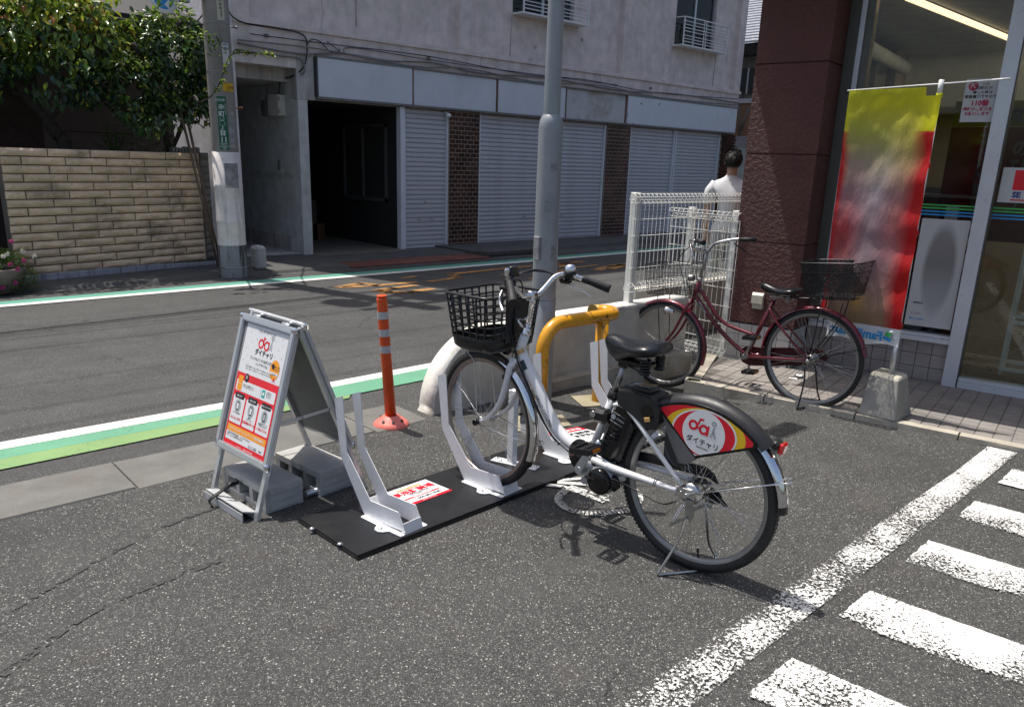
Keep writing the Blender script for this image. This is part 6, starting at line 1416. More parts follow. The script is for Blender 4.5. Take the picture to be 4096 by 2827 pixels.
s = MB(); s.lathe([(.0275, 0), (.028, .008), (.0245, .02), (.016, .029), (.0, .032)], (.812, -.196, 1.082), 22); s.build('bell', 'chrome', wb)
s = MB(); s.lathe([(.029, -.012), (.029, .001), (.0, .001)], (.812, -.196, 1.082), 18); s.box((.812, -.196, 1.113), (.010, .010, .004)); s.build('bell_base', 'black_plastic', wb)
s = MB(); s.box((.862, .135, 1.10), (.03, .05, .05), Matrix.Rotation(R(20), 3, 'Y'), bev=.008); s.build('control_unit', 'black_gloss', wb)
s = MB(); s.box((.866, .17, 1.098), (.018, .03, .04), bev=.008); s.build('shifter', 'chrome', wb)
cb = link('control_cables', None, wb)
for P_ in ([(.86, .18, 1.05), (.93, .14, 1.04), (.955, .05, .96), (.945, .01, .85), (.95, .012, .77), (.92, .03, .70), (.85, .03, .60), (.78, .032, .49), (.70, .032, .39), (.60, .034, .34), (.50, .04, .30)], [(.85, -.18, 1.05), (.95, -.12, 1.08), (.99, 0, 1.03), (.965, .04, .9), (.945, .03, .78), (.90, .034, .67), (.83, .035, .565), (.76, .035, .455), (.67, .035, .368)], [(.845, .17, 1.04), (.91, .09, 1.06), (.95, -.03, 1.02), (.955, -.03, .86), (.965, .0, .70), (.97, .02, .65)], [(.85, -.19, 1.05), (.93, -.15, 1.07), (.985, -.04, 1.06), (.96, .05, .94), (.955, .045, .8)], [(.43, .07, .285), (.33, .072, .30), (.2, .075, .285), (.1, .078, .27), (.04, .08, .30)]):
    s = MB(); s.tube(smooth_pts(P_, 4), .0036, 6); s.build('cable', 'black_plastic', cb)
for c_ in ((.79, .03, .50), (.655, .032, .36), (.225, .064, .545), (.165, .066, .488)):
    s = MB(); s.box(c_, (.012, .012, .012), bev=.003); s.build('cable_tie', 'black_plastic', cb)
# basket
bk_ = link('front_basket', None, wb); zb, zt = .725, .975
def bring(z, off=0):
    f = (z - zb) / (zt - zb); x0, x1, hw = .965 - .018 * f, 1.205 + .03 * f, .160 + .032 * f; r_ = .05; P_ = []
    for cx_, cy_, a0 in ((x1 - r_, hw - r_, 0), (x0 + r_, hw - r_, 90), (x0 + r_, -hw + r_, 180), (x1 - r_, -hw + r_, 270)):
        for a in (0, 22, 45, 68, 90): P_.append(Vector((cx_ + (r_ + off) * math.cos(R(a0 + a)), cy_ + (r_ + off) * math.sin(R(a0 + a)), z)))
    return P_
s = MB(); s.tube(bring(zt, .002), .0085, 8, closed=True, sq=.8); s.build('rim', 'basket_black', bk_)
for i in range(5):
    z = .808 + i * .0325; s = MB(); s.tube(bring(z), .0052, 6, closed=True, sq=.8); s.build('band', 'basket_black', bk_)
s = MB(); s.loft([bring(.718, -.02), bring(.730, -.004), bring(.737, .003), bring(.782, .004), bring(.786, .001)], cap=False); s.add(bring(.718, -.02), [list(range(20))[::-1]]); s.build('tray', 'basket_black', bk_)
def on_ring(z, u):
    P_ = bring(z); L_ = [0]
    for i in range(20): L_.append(L_[-1] + (P_[(i + 1) % 20] - P_[i]).length)
    d_ = u * L_[-1]
    for i in range(20):
        if L_[i + 1] >= d_: return P_[i].lerp(P_[(i + 1) % 20], (d_ - L_[i]) / max(1e-6, L_[i + 1] - L_[i]))
    return P_[0]
for i in range(26):
    s = MB(); s.tube([on_ring(.77, i / 26), on_ring(.87, i / 26), on_ring(zt, i / 26)], .0058, 5, sq=.7); s.build('upright', 'basket_black', bk_)
s = MB()
for i in range(9): s.box((1.08, -.13 + i * .0325, .735), (.21, .010, .006))
s.build('tray_slats', 'basket_black', bk_)
s = MB(); s.box((.950, 0, .865), (.008, .15, .20), bev=.003); s.box((.945, .0, .86), (.02, .05, .12), bev=.006); s.build('back_plate', 'basket_black', bk_)
s = MB(); s.box((.915, 0, .88), (.07, .05, .012), bev=.003); s.tube([(.94, .02, .875), (.90, .01, .838)], .008, 8); s.build('basket_bracket', 'chrome', bk_)
# kickstand
s = MB(); s.tube(smooth_pts([(-.01, .085, .25), (.005, .10, .15), (.045, .14, .03), (.05, .145, .008), (.03, .12, .006), (-.05, .0, .006), (-.06, -.10, .006), (-.05, -.14, .01), (-.02, -.12, .08), (-.01, -.085, .25)], 5), .0062, 8); s.build('kickstand', 'steel', wb)
for sg in (1, -1):
    s = MB(); s.tube(coil((.005, sg * .088, .30), (.035, sg * .092, .225), .0075, 13, .002), .0017, 5); s.build('stand_spring', 'chrome', wb)
    s = MB(); s.prism([(-.03, sg * .078, .32), (.0, sg * .078, .325), (-.005, sg * .078, .26), (-.03, sg * .078, .235), (-.045, sg * .078, .27)], (0, sg * .006, 0)); s.prism([(-.02, sg * .086, .262), (.045, sg * .086, .215), (.05, sg * .086, .195), (-.01, sg * .086, .24)], (0, sg * .012, 0)); s.build('stand_bracket', 'steel_dull', wb)
s = MB(); s.lathe([(.04, .0), (.045, .03), (.045, .05), (.036, .058), (.01, .06)], (0, 0, .334), 26, 'y'); s.lathe([(.036, -.055), (.042, -.03), (.042, 0)], (0, 0, .334), 26, 'y'); s.build('hub_shell', 'steel', wb)
s = MB(); s.box((-.05, -.065, .30), (.06, .03, .05), bev=.012); s.tube([(-.03, -.07, .33), (-.10, -.075, .27)], .008, 8); s.build('derailleur', 'black_gloss', wb)
# down tube lettering and tag stickers
s = MB(); ex_ = Vector((-.60, 0, -.80)).normalized(); ey_ = Vector((-.80, 0, .60)) * 1
s.text('HELLO CYCLING', .0205, Vector((.802, .0285, .545)), ex_, -ey_ * -1, 0, 'LEFT', 0, .0004); s.build('lettering', ['print_black'], wb)
s = MB(); s.tube(smooth_pts([(.838, .0275, .602), (.83, .0285, .585), (.826, .0285, .572), (.815, .0288, .572), (.812, .0288, .560)], 3), .0012, 4); s.build('brand_mark', 'print_orange', wb)
def tube_patch(c0, c1, r_, a0, a1, m, name):
    c0, c1 = Vector(c0), Vector(c1); d = (c1 - c0).normalized(); yv = Vector((0, 1, 0)); zv = d.cross(yv); s = MB(); n = 8
    s.add([c + (yv * math.cos(R(a0 + (a1 - a0) * i / n)) + zv * math.sin(R(a0 + (a1 - a0) * i / n))) * r_ for i in range(n + 1) for c in (c0, c1)], [[2 * i, 2 * i + 1, 2 * i + 3, 2 * i + 2] for i in range(n)], True); return s.build(name, m, wb)
tube_patch((.908, 0, .715), (.902, 0, .735) if False else (.918, 0, .732), .0262, -70, 70, 'key_tag', 'id_sticker')
tube_patch((.893, 0, .69), (.868, 0, .652), .0268, -30, 45, mat('sticker_dark', (.02, .05, .07), .3), 'warning_sticker')

# =================== dark red city bicycle
ra, rb = Vector((4.905, 2.364, 0.0)), Vector((4.762, 3.494, -.10)); dv = rb - ra
rb_ = thing('bicycle', 'dark red city bicycle with wire front basket and black mesh rear basket', 'bicycle', tuple(ra), (0, math.asin(-dv.z / dv.length), math.atan2(dv.y, dv.x)))
wheel(rb_, (0, 0, .336), .338, .0185, 'rim_grey', ns=36, hub=.03, hubw=.045, hubm='steel_dull', valve=40)
wheel(rb_, (1.125, 0, .336), .334, .018, 'rim_grey', ns=36, hub=.018, valve=140)
RM = 'bike_red'
tube_part(rb_, 'down_tube', [(.875, 0, .72), (.84, 0, .685), (.75, 0, .57), (.665, 0, .478), (.56, 0, .385), (.455, 0, .315)], .0155, RM, 12)
tube_part(rb_, 'top_tube', [(.845, 0, .775), (.807, 0, .735), (.74, 0, .64), (.694, 0, .58), (.63, 0, .532), (.559, 0, .505), (.403, 0, .462)], .0135, RM, 12)
tube_part(rb_, 'head_tube', [(.895, 0, .672), (.835, 0, .835)], .018, RM, 12, sm=False)
tube_part(rb_, 'seat_tube', [(.462, 0, .315), (.275, 0, .72)], .0155, RM, 12, sm=False)
tube_part(rb_, 'seat_post', [(.285, 0, .70), (.262, 0, .765)], .013, 'steel_dull', 10, sm=False)
for sg in (1, -1):
    tube_part(rb_, 'seat_stay', [(.30, sg * .02, .665), (.22, sg * .05, .56), (.01, sg * .062, .345)], .008, RM, 8)
    tube_part(rb_, 'chain_stay', [(.44, sg * .03, .318), (.36, sg * .05, .32), (.0, sg * .062, .336)], .0095, RM, 8)
    tube_part(rb_, 'fork_blade', [(.90, sg * .035, .675), (.925, sg * .052, .62), (.965, sg * .052, .54), (1.03, sg * .052, .435), (1.118, sg * .052, .342)], [.013, .0125, .012, .010, .008], RM, 10)
    s = MB(); s.tube([(0, sg * .065, .34), (-.04, sg * .06, .55), (-.06, sg * .05, .73)], .004, 6); s.tube([(0, sg * .065, .34), (-.17, sg * .05, .60), (-.2, sg * .05, .73)], .004, 6); s.tube([(0, sg * .066, .338), (-.345, sg * .02, .44)], .0035, 6); s.build('rack_strut', 'wire_dark', rb_)
    s = MB(); s.ball((0, sg * .078, .336), .013, 10); s.build('axle_nut', 'chrome', rb_)
s = MB(); s.box((.90, 0, .668), (.03, .08, .03), bev=.008); s.build('fork_crown', RM, rb_)
tube_part(rb_, 'headset', [(.843, 0, .83), (.838, 0, .838), (.832, 0, .855)], [.02, .023, .016], 'steel_dull', 12, sm=False)
tube_part(rb_, 'stem', [(.835, 0, .85), (.80, 0, .97), (.785, 0, 1.04)], .012, 'steel_dull', 12, sm=False)
tube_part(rb_, 'handlebar', [(.735, .27, 1.13), (.79, .235, 1.13), (.83, .16, 1.09), (.80, .05, 1.045), (.785, 0, 1.04), (.80, -.05, 1.045), (.80, -.16, 1.09), (.69, -.235, 1.115), (.58, -.275, 1.115)], .011, 'steel', 12, k=5)
for a, b in (((.73, .265, 1.135), (.655, .30, 1.12)), ((.66, -.245, 1.115), (.545, -.29, 1.11))): s = MB(); s.tube([a, b], [.015, .018], 12); s.build('grip', 'rubber', rb_)
s = MB(); s.tube(smooth_pts([(.79, .24, 1.11), (.76, .27, 1.06), (.73, .29, 1.00)], 4), .006, 6); s.build('brake_lever', 'steel', rb_); s = MB(); s.tube(smooth_pts([(.69, -.235, 1.09), (.66, -.25, 1.06), (.60, -.27, 1.02)], 4), .006, 6); s.build('brake_lever', 'black_plastic', rb_)
saddle(rb_, [(.372, .014, .826, .80), (.362, .026, .834, .79), (.33, .034, .832, .765), (.29, .045, .82, .75), (.24, .066, .806, .745), (.19, .092, .803, .75), (.14, .10, .808, .757), (.11, .085, .806, .765), (.095, .05, .795, .772)])
s = MB(); s.box((.22, 0, .745), (.16, .05, .02), bev=.006)
for y in (-.05, .05): s.tube(coil((.16, y, .715), (.16, y, .765), .017, 4, .004), .0035, 5)
s.build('saddle_springs', 'steel_dull', rb_)
fender(rb_, (0, 0, .336), .358, 8, 172, .026, RM, n=44, name='rear_fender'); fender(rb_, (1.125, 0, .336), .352, 62, 202, .025, RM, n=40, name='front_fender')
s = MB(); s.prism([(.53, -.04, .30), (.53, -.04, .345), (.48, -.04, .375), (.40, -.04, .37), (.0, -.04, .40), (-.06, -.04, .385), (-.09, -.04, .345), (-.07, -.04, .30), (0, -.04, .285), (.40, -.04, .238), (.46, -.04, .235), (.51, -.04, .255)][::-1], (0, -.022, 0)); s.build('chain_case', 'bike_red_dark', rb_)
s = MB(); s.tube([(.455, .06, .315), (.38, .075, .455)], .009, 8); s.tube([(.455, -.075, .315), (.49, -.09, .175)], .009, 8); s.cyl((.455, -.075, .315), (.455, .07, .315), .018, 14); s.build('crank', 'steel_dull', rb_)
pedal(rb_, (.375, .125, .47)); pedal(rb_, (.495, -.14, .168))
s = MB(); s.tube([(.30, .0, .745), (.10, .045, .745), (-.27, .045, .75)], .005, 6); s.tube([(.10, -.045, .745), (-.27, -.045, .75)], .005, 6); s.tube([(.29, 0, .745), (.10, -.045, .745)], .005, 6)
for i in range(8): s.tube([(.08 - i * .045, -.045, .747), (.08 - i * .045, .045, .747)], .003, 5)
s.build('rear_rack', 'wire_dark', rb_)
# rear basket of fine black mesh
rbk = link('rear_basket', None, rb_); 
def qring(z, x0, x1, hw, r_=.03):
    P_ = []
    for cx_, cy_, a0 in ((x1 - r_, hw - r_, 0), (x0 + r_, hw - r_, 90), (x0 + r_, -hw + r_, 180), (x1 - r_, -hw + r_, 270)):
        for a in (0, 45, 90): P_.append(Vector((cx_ + r_ * math.cos(R(a0 + a)), cy_ + r_ * math.sin(R(a0 + a)), z)))
    return P_
s = MB(); s.tube(qring(.985, -.32, .06, .16), .005, 6, closed=True); s.tube(qring(.925, -.31, .055, .155), .0035, 6, closed=True); s.build('rim', 'wire_dark', rbk)
m, nt, b = new_mat('fine_mesh'); out = nt.nodes['Material Output']; b.inputs['Base Color'].default_value = (.012, .012, .013, 1)
t = tex(nt, 'voronoi', 170); tr = N(nt, 'ShaderNodeBsdfTransparent'); mx = N(nt, 'ShaderNodeMixShader'); nt.links.new(ramp(nt, t.outputs['Distance'], [(.40, 1), (.47, 0)]), mx.inputs[0]); nt.links.new(b.outputs[0], mx.inputs[1]); nt.links.new(tr.outputs[0], mx.inputs[2]); nt.links.new(mx.outputs[0], out.inputs[0])
s = MB(); s.loft([qring(.77, -.28, .03, .13), qring(.985, -.318, .058, .158)], cap=False, smooth=False); s.add(qring(.77, -.28, .03, .13), [list(range(12))]); s.build('mesh_side', 'fine_mesh', rbk)
# wire front basket
fbk = link('front_basket', None, rb_)
for z, x0, x1, hw, r_ in ((.955, .86, 1.215, .165, .0035), (.90, .865, 1.212, .163, .0018), (.845, .87, 1.208, .16, .0018), (.79, .875, 1.205, .158, .0018), (.74, .88, 1.20, .155, .0025)): s = MB(); s.tube(qring(z, x0, x1, hw), r_, 5, closed=True); s.build('hoop', 'wire_dark', fbk)
top_, bot_ = qring(.955, .86, 1.215, .165), qring(.74, .88, 1.20, .155)
def ringpt(P_, u):
    n = len(P_); L_ = [0]
    for i in range(n): L_.append(L_[-1] + (P_[(i + 1) % n] - P_[i]).length)
    d_ = u * L_[-1]
    for i in range(n):
        if L_[i + 1] >= d_: return P_[i].lerp(P_[(i + 1) % n], (d_ - L_[i]) / max(1e-6, L_[i + 1] - L_[i]))
    return P_[0]
for i in range(52): s = MB(); s.tube([ringpt(top_, i / 52), ringpt(bot_, i / 52)], .0014, 4); s.build('wire', 'wire_dark', fbk)
s = MB()
for i in range(9): s.tube([(.885 + i * .038, -.153, .739), (.885 + i * .038, .153, .739)], .0014, 4)
s.build('floor_wires', 'wire_dark', fbk)
for sg in (1, -1): s = MB(); s.tube([(1.125, sg * .07, .34), (1.135, sg * .09, .74)], .0035, 6); s.build('basket_stay', 'wire_dark', rb_)
s = MB(); s.box((.905, 0, .85), (.05, .045, .045), bev=.01); s.build('basket_bracket', 'steel_dull', rb_)
s = MB(); s.tube([(1.02, .045, .605), (1.075, .045, .605), (1.09, .045, .605)], [.016, .03, .033], 14); s.build('head_lamp', 'chrome', rb_); s = MB(); s.cyl((1.09, .045, .605), (1.094, .045, .605), .03, 14); s.build('lens', 'glass_panel', rb_)
s = MB(); s.tube(smooth_pts([(.02, .075, .30), (.01, .09, .2), (.03, .125, .03), (.035, .13, .012), (.0, .05, .012), (-.03, -.10, .014), (-.02, -.08, .1), (.0, -.07, .28)], 4), .0055, 6); s.build('kickstand', 'wire_dark', rb_)
s = MB(); s.box((.05, .07, .22), (.05, .02, .03), bev=.006); s.box((.085, .075, .205), (.06, .03, .01), bev=.003); s.build('stand_lever', 'steel_dull', rb_)
for P_ in ([(.80, .2, 1.1), (.93, .14, 1.0), (.95, .04, .85), (.93, .03, .70)], [(.72, -.22, 1.1), (.90, -.12, 1.06), (.95, .0, .93), (.90, .022, .75), (.75, .02, .59), (.60, .02, .43), (.48, .02, .33)]): s = MB(); s.tube(smooth_pts(P_, 4), .003, 5); s.build('cable', 'black_plastic', rb_)
tb = MB(); a_, b2_ = Vector((.835, .0165, .68)), Vector((.775, .0165, .602)); n_ = (b2_ - a_).cross(Vector((0, 1, 0))).normalized() * .007; tb.add([a_ - n_, b2_ - n_, b2_ + n_, a_ + n_], [[0, 1, 2, 3]]); tb.build('frame_sticker', 'print_grey', rb_)
# ------------------------------------------------------------------ convenience shop
shop = thing('shop_building', 'convenience shop with maroon stucco pillar, silver window frames and tiled base at the right edge', 'building')
def SB(mb, t0, t1, o0, o1, z0, z1): return mb.hexa([SP(t0, o0, z0), SP(t1, o0, z0), SP(t1, o1, z0), SP(t0, o1, z0), SP(t0, o0, z1), SP(t1, o0, z1), SP(t1, o1, z1), SP(t0, o1, z1)])
def SBx(name, m, boxes, parent=shop, **k):
    s = MB()
    for b in boxes: SB(s, *b)
    return s.build(name, m, parent, **k)
PT0, PT1, PO = 1.085, 1.625, -.364
# pillar: panels with recessed joints
zs = [.343, 1.0, 1.665, 2.31, 2.97, 3.4]
SBx('pillar_core', 'maroon_stucco', [(PT0 + .012, PT1 - .0, PO + .012, .35, .343, 3.4)])
for z0, z1 in zip(zs, zs[1:]): SBx('pillar_panel', 'maroon_stucco', [(PT0, PT1 + .002, PO, .2, z0 + .005, z1 - .005)])
SBx('street_side_wall', 'maroon_stucco', [(PT1 - .12, PT1, .36, 1.6, .343, 3.4), (PT1 - .12, PT1, 3.4, 9, 0, 3.4), (PT1 - .12, PT1, 1.6, 3.4, .343, 1.15), (PT1 - .12, PT1, 1.6, 3.4, 2.75, 3.4)])
# tiled base of the pillar
pt = link('pillar_base', None, shop); SBx('mortar', 'paver_joint', [(PT0 + .016, PT1 - .002, PO + .016, .3, -.14, .34)], pt)
def tile(parent, t0, t1, o0, o1, z0, z1, m, d=.012, face='front'):
    s = MB(); g_ = .0022
    if face == 'front': SB(s, t0 + g_, t1 - g_, o0 - d, o0, z0 + g_, z1 - g_)
    else: SB(s, t0 - d, t0, o0 + g_, o1 - g_, z0 + g_, z1 - g_)
    s.build('tile', m, parent)
for j in range(5):
    z0 = -.14 + .096 * j
    for i in range(5): tile(pt, PT0 + .02 + i * .104, PT0 + .02 + (i + 1) * .104, PO + .014, 0, z0, min(z0 + .096, .335), 'wall_tile_rough')
    if j > 0:
        for i in range(3): tile(pt, PT0 + .014, 0, PO + .02 + i * .108, PO + .02 + (i + 1) * .108, z0, min(z0 + .096, .335), 'wall_tile_rough', face='side')
# low tiled wall under the window
tw = link('tiled_base', None, shop); SBx('mortar', 'paver_joint', [(.045, 1.085, .014, .2, .0, .335)], tw)
for j in range(4):
    z0 = .035 + (j - 1) * .1 + .0 if False else -.062 + .1 * j
    for i in range(10): tile(tw, .045 + i * .104, .045 + (i + 1) * .104, .013, 0, max(z0, .02), z0 + .1, 'wall_tile')
# frames
fr = link('window_frame', None, shop)
SBx('sill', 'store_frame', [(.045, 1.07, -.03, .10, .338, .372), (.045, 1.07, -.012, .08, .374, .395)], fr)
SBx('mullion', 'store_frame', [(-.05, .043, -.035, .09, .0, 3.0)], fr)
SBx('mullion_return', 'store_frame_grey', [(-.058, -.052, -.02, .09, .102, 3.0)], fr)
SBx('jamb', 'store_frame', [(.965, 1.0, -.03, .09, .395, 3.0)], fr); SBx('jamb_return', 'store_frame_grey', [(.912, .962, -.006, .09, .395, 3.0), (1.003, 1.083, -.02, .09, .395, 3.0)], fr)
SBx('door_sill', 'store_frame', [(-3.2, -.06, -.03, .09, .03, .078), (-3.2, -.06, -.022, .09, .08, .105)], fr)
SBx('transom', 'store_frame', [(-3.2, 1.085, -.03, .09, 3.0, 3.1)], fr); SBx('mullion', 'store_frame', [(-1.35, -1.26, -.03, .09, .105, 3.0)], fr)
SBx('window_pane', 'glass_panel', [(.044, .911, .03, .038, .395, 2.998)]); SBx('window_pane', 'glass_clear', [(-1.258, -.06, .03, .038, .105, 2.998)]); SBx('window_pane', 'glass_clear', [(-3.2, -1.352, .03, .038, .105, 2.998)])
# coloured film stripes on the glass
for z, mm in ((1.333, 'print_green'), (1.311, 'print_green'), (1.287, 'print_blue'), (1.264, 'print_blue')):
    SBx('film_stripe', mm, [(.044, .911, .026, .0285, z, z + .011)]); SBx('film_stripe', mm, [(-1.258, -.06, .026, .0285, z, z + .011)])
SBx('film_stripe', 'print_green', [(.913, .955, -.0085, -.0065, 1.315, 1.345)]); SBx('film_stripe', 'print_blue', [(.913, .955, -.0085, -.0065, 1.262, 1.288)])
# canopy above
SBx('canopy', 'maroon_stucco', [(-6, 1.93, -.90, .6, 3.12, 3.6)]); SBx('fascia', 'store_frame', [(-6, 1.95, -.925, -.90, 3.1, 3.65)]); SBx('roof', 'store_frame_grey', [(-6, 1.62, .6, 9, 3.4, 3.5)])
# interior
SBx('ceiling', 'store_ceiling', [(-6, 1.5, .1, 9, 2.86, 2.95)]); SBx('shop_floor', 'store_floor', [(-6, 1.5, .095, 9, .0, .034)]); SBx('back_wall', 'store_wall', [(-6, 1.5, 5.2, 5.3, .03, 2.86)]); SBx('end_wall', 'store_wall', [(-6.1, -6, .1, 9, 0, 2.9)])
SBx('inner_wall', 'store_wall', [(1.46, 1.50, .1, 1.6, .03, 2.86), (1.46, 1.50, 1.6, 3.4, .03, 1.15), (1.46, 1.50, 3.4, 5.2, .03, 2.86)]); SBx('bulkhead', 'store_ceiling', [(.2, 1.45, 3.9, 5.2, 2.3, 2.86)])
SBx('side_window_frame', 'store_frame_grey', [(1.44, 1.52, 1.6, 1.66, 1.15, 2.75), (1.44, 1.52, 3.34, 3.4, 1.15, 2.75), (1.44, 1.52, 1.66, 3.34, 1.15, 1.2), (1.44, 1.52, 1.66, 3.34, 2.7, 2.75), (1.44, 1.52, 2.47, 2.52, 1.2, 2.7)]); SBx('side_pane', 'glass_clear', [(1.485, 1.49, 1.66, 3.34, 1.2, 2.7)])
s = MB(); a, b2 = SP(1.38, 1.55, 2.68), SP(1.38, 3.45, 2.68); s.tube([a, b2], .07, 14); s.build('blind_roll', 'store_ceiling', shop)
lt = thing('ceiling_light', 'long lit strip light on the shop ceiling behind the glass plus added fill tubes', 'light')
c0, c1 = pl0 = (None, None)
def plane_hit(px, py, off):
    d = ray(px, py); pt_ = SP(0, off); o_ = Vector((0, 0, CAMH)); t_ = (pt_ - o_).dot(SN) / d.dot(SN); return o_ + d * t_
def zhit(px, py, z): return G(px, py, z)
a, b2 = zhit(3645, -6, 2.84), zhit(4085, 172, 2.84); dd_ = (b2 - a)
for k in range(4):  # first row is the visible strip; further rows are added to brighten the shop
    o2 = Vector((0, -1.5 * k, 0)); s = MB(); s.tube([a - dd_ * .03 + o2, b2 + dd_ * 1.0 + o2], .028, 10); s.build('tube', 'tube_light', lt)
    if k: s = MB(); s.tube([a + dd_ * .1 + o2 + Vector((0, 0, -.01)), b2 + dd_ * 1.0 + o2 + Vector((0, 0, -.01))], .04, 10); s.build('added_fill_tube', 'fill_tube_glow', lt)  # stronger tubes added on the unseen rows as interior fill light
    s = MB(); s.tube([a - dd_ * .03 + Vector((0, 0, .026)) + o2, b2 + dd_ * 1.0 + Vector((0, 0, .026)) + o2], .04, 4); s.build('batten', 'store_frame_grey', lt)
# shelving and racks inside
sh1 = thing('display_shelf', 'tall goods shelf with red, yellow and blue packets standing behind the shop window', 'shelf')
SBx('shelf_panel', 'shelf_dark', [(.05, 1.3, 1.05, 1.1, .03, 1.45), (.05, .08, .6, 1.1, .03, 1.45)], sh1)
for z in (.1, .42, .74, 1.06, 1.38): SBx('shelf_board', 'shelf_dark', [(.05, 1.3, .62, 1.05, z, z + .02)], sh1)
gi = 0
for z in (.12, .44, .76, 1.08):
    for i in range(9):
        t0 = .1 + i * .13; hh = rnd.uniform(.14, .26); mm = rnd.choice(['goods_red', 'goods_yellow', 'goods_white', 'goods_blue', 'goods_brown', 'goods_brown'])
        o_ = SBx('packet', mm, [(t0, t0 + rnd.uniform(.09, .12), .66, .8, z + .001, z + hh)], None); o_['label'] = '%s packet on the %s shelf behind the shop glass, %s from the silver mullion' % (mm[6:], {.12: 'lowest', .44: 'second', .76: 'third', 1.08: 'top'}[z], ['nearest', 'second', 'third', 'fourth', 'fifth', 'sixth', 'seventh', 'eighth', 'farthest'][i]); o_['category'] = 'packet'; o_['group'] = 'packets on the shop shelves'
for t0_ in (-2.9, -2.0, -1.1):
    sh2 = thing('display_shelf', 'dim white goods shelf deeper in the shop, %s behind the right hand pane' % {-2.9: 'rightmost', -2.0: 'middle one', -1.1: 'leftmost'}[t0_], 'shelf')
    for o2 in (1.9,): SBx('shelf_panel', 'store_ceiling', [(t0_, t0_ + .8, o2 + .3, o2 + .34, .03, 1.6)], sh2)
    for z in (.15, .5, .85, 1.2, 1.5): SBx('shelf_board', 'shelf_wire', [(t0_, t0_ + .8, 1.95, 2.2, z, z + .02)], sh2); SBx('goods_row', rnd.choice(['goods_red', 'goods_yellow', 'goods_white', 'goods_blue']), [(t0_ + .02 + k * .13, t0_ + .12 + k * .13, 2.0, 2.15, z + .02, z + .02 + rnd.uniform(.1, .26)) for k in range(6)], sh2, kind='stuff')
wrk = thing('wire_rack', 'white wire magazine rack standing empty inside the shop behind the right hand pane', 'rack')
for t in (-.30, -.75, -1.2): SBx('rack_post', 'shelf_wire', [(t, t + .022, .30, .322, .11, 1.28)], wrk); SBx('rack_post', 'shelf_wire', [(t, t + .022, .60, .622, .11, 1.28)], wrk)
for z in (.14, .50, .86, 1.22): SBx('rack_rail', 'shelf_wire', [(-1.2, -.28, .295, .302, z, z + .03), (-1.2, -.28, .60, .61, z, z + .03), (-.30, -.285, .3, .61, z, z + .02)], wrk)
s = MB()
for z in (.58, .66, .74, .96, 1.05, 1.14, 1.3, 1.4):
    for t in (-.33, -.43, -.53, -.63, -.8, -.9, -1.0, -1.1):
        P_ = [SP(t, .29, z), SP(t, .20, z + .02), SP(t - .07, .20, z + .02), SP(t - .07, .29, z)]; s.tube(P_, .0025, 5)
for t in [-.29 - i * .1 for i in range(9)]: s.tube([SP(t, .285, .5), SP(t, .285, 1.75)], .0025, 5)
s.build('wire_hooks', 'shelf_wire', wrk)
cn = thing('counter_display', 'stack of pale cartons beside the window inside the shop', 'carton')
SBx('carton', 'goods_white', [(.055, .20, .35, .55, .86, 1.20)], cn); SBx('carton_print', 'goods_blue', [(.06, .19, .346, .3495, 1.10, 1.16)], cn); SBx('carton_print', 'goods_red', [(.06, .19, .346, .3495, .98, 1.04)], cn)
ib = thing('shop_banner', 'yellow and dark banner with black characters hanging inside the shop above the stripes', 'banner')
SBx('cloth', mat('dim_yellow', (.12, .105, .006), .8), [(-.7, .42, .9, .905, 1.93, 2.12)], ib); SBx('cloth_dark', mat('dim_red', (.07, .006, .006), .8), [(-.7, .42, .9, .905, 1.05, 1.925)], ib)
s = MB(); s.text('風台湾', .12, SP(.30, .896, 1.965), -SD, (0, 0, 1), 0, 'LEFT', 0, .004)
s.text('濃\n厚\n旨\n辛', .19, SP(.22, .896, 1.72), -SD, (0, 0, 1), 0, 'LEFT', 0, .006); s.text('の\nび\nる\nう', .14, SP(-.02, .896, 1.72), -SD, (0, 0, 1), 1, 'LEFT', 0, .004); s.build('lettering', ['print_black', 'dim_frame'], ib)
# notices on the glass
def notice(name, label, cat, t0, t1, z0, z1, off, items, inks, flat=0, edge=None):
    o_ = thing(name, label, cat, tuple(SP((t0 + t1) / 2, off, z0))); base = Vector(o_.location)
    Qn = lambda u, v, l_=0: SP(t1 + (t0 - t1) * u, off - .002 - l_ * .0005, z0 + (z1 - z0) * v) - base
    s = MB(); s.prism([Qn(0, 0), Qn(1, 0), Qn(1, 1), Qn(0, 1)], SN * .0015); s.build('sheet', inks[0], o_)
    if items:
        s = MB(); H_ = z1 - z0
        for it in items:
            if it[0] == 'r': s.mat(it[5]); s.add([Qn(it[1], it[2], 1), Qn(it[3], it[2], 1), Qn(it[3], it[4], 1), Qn(it[1], it[4], 1)], [[0, 1, 2, 3]])
            elif it[0] == 'd': s.mat(it[4]); W__ = t1 - t0; s.add([Qn(it[1] + it[3] / abs(W__) * math.cos(a), it[2] + it[3] / H_ * math.sin(a), it[5] if len(it) > 5 else 1) for a in [2 * math.pi * i / 24 for i in range(24)]], [list(range(24))])
            else: s.text(it[1], it[2] * H_, Qn(it[3], it[4], 2), -SD, (0, 0, 1), it[5], it[6] if len(it) > 6 else 'CENTER', 0, it[2] * H_ * (it[7] if len(it) > 7 else .02))
        s.build('print', inks, o_)
    return o_
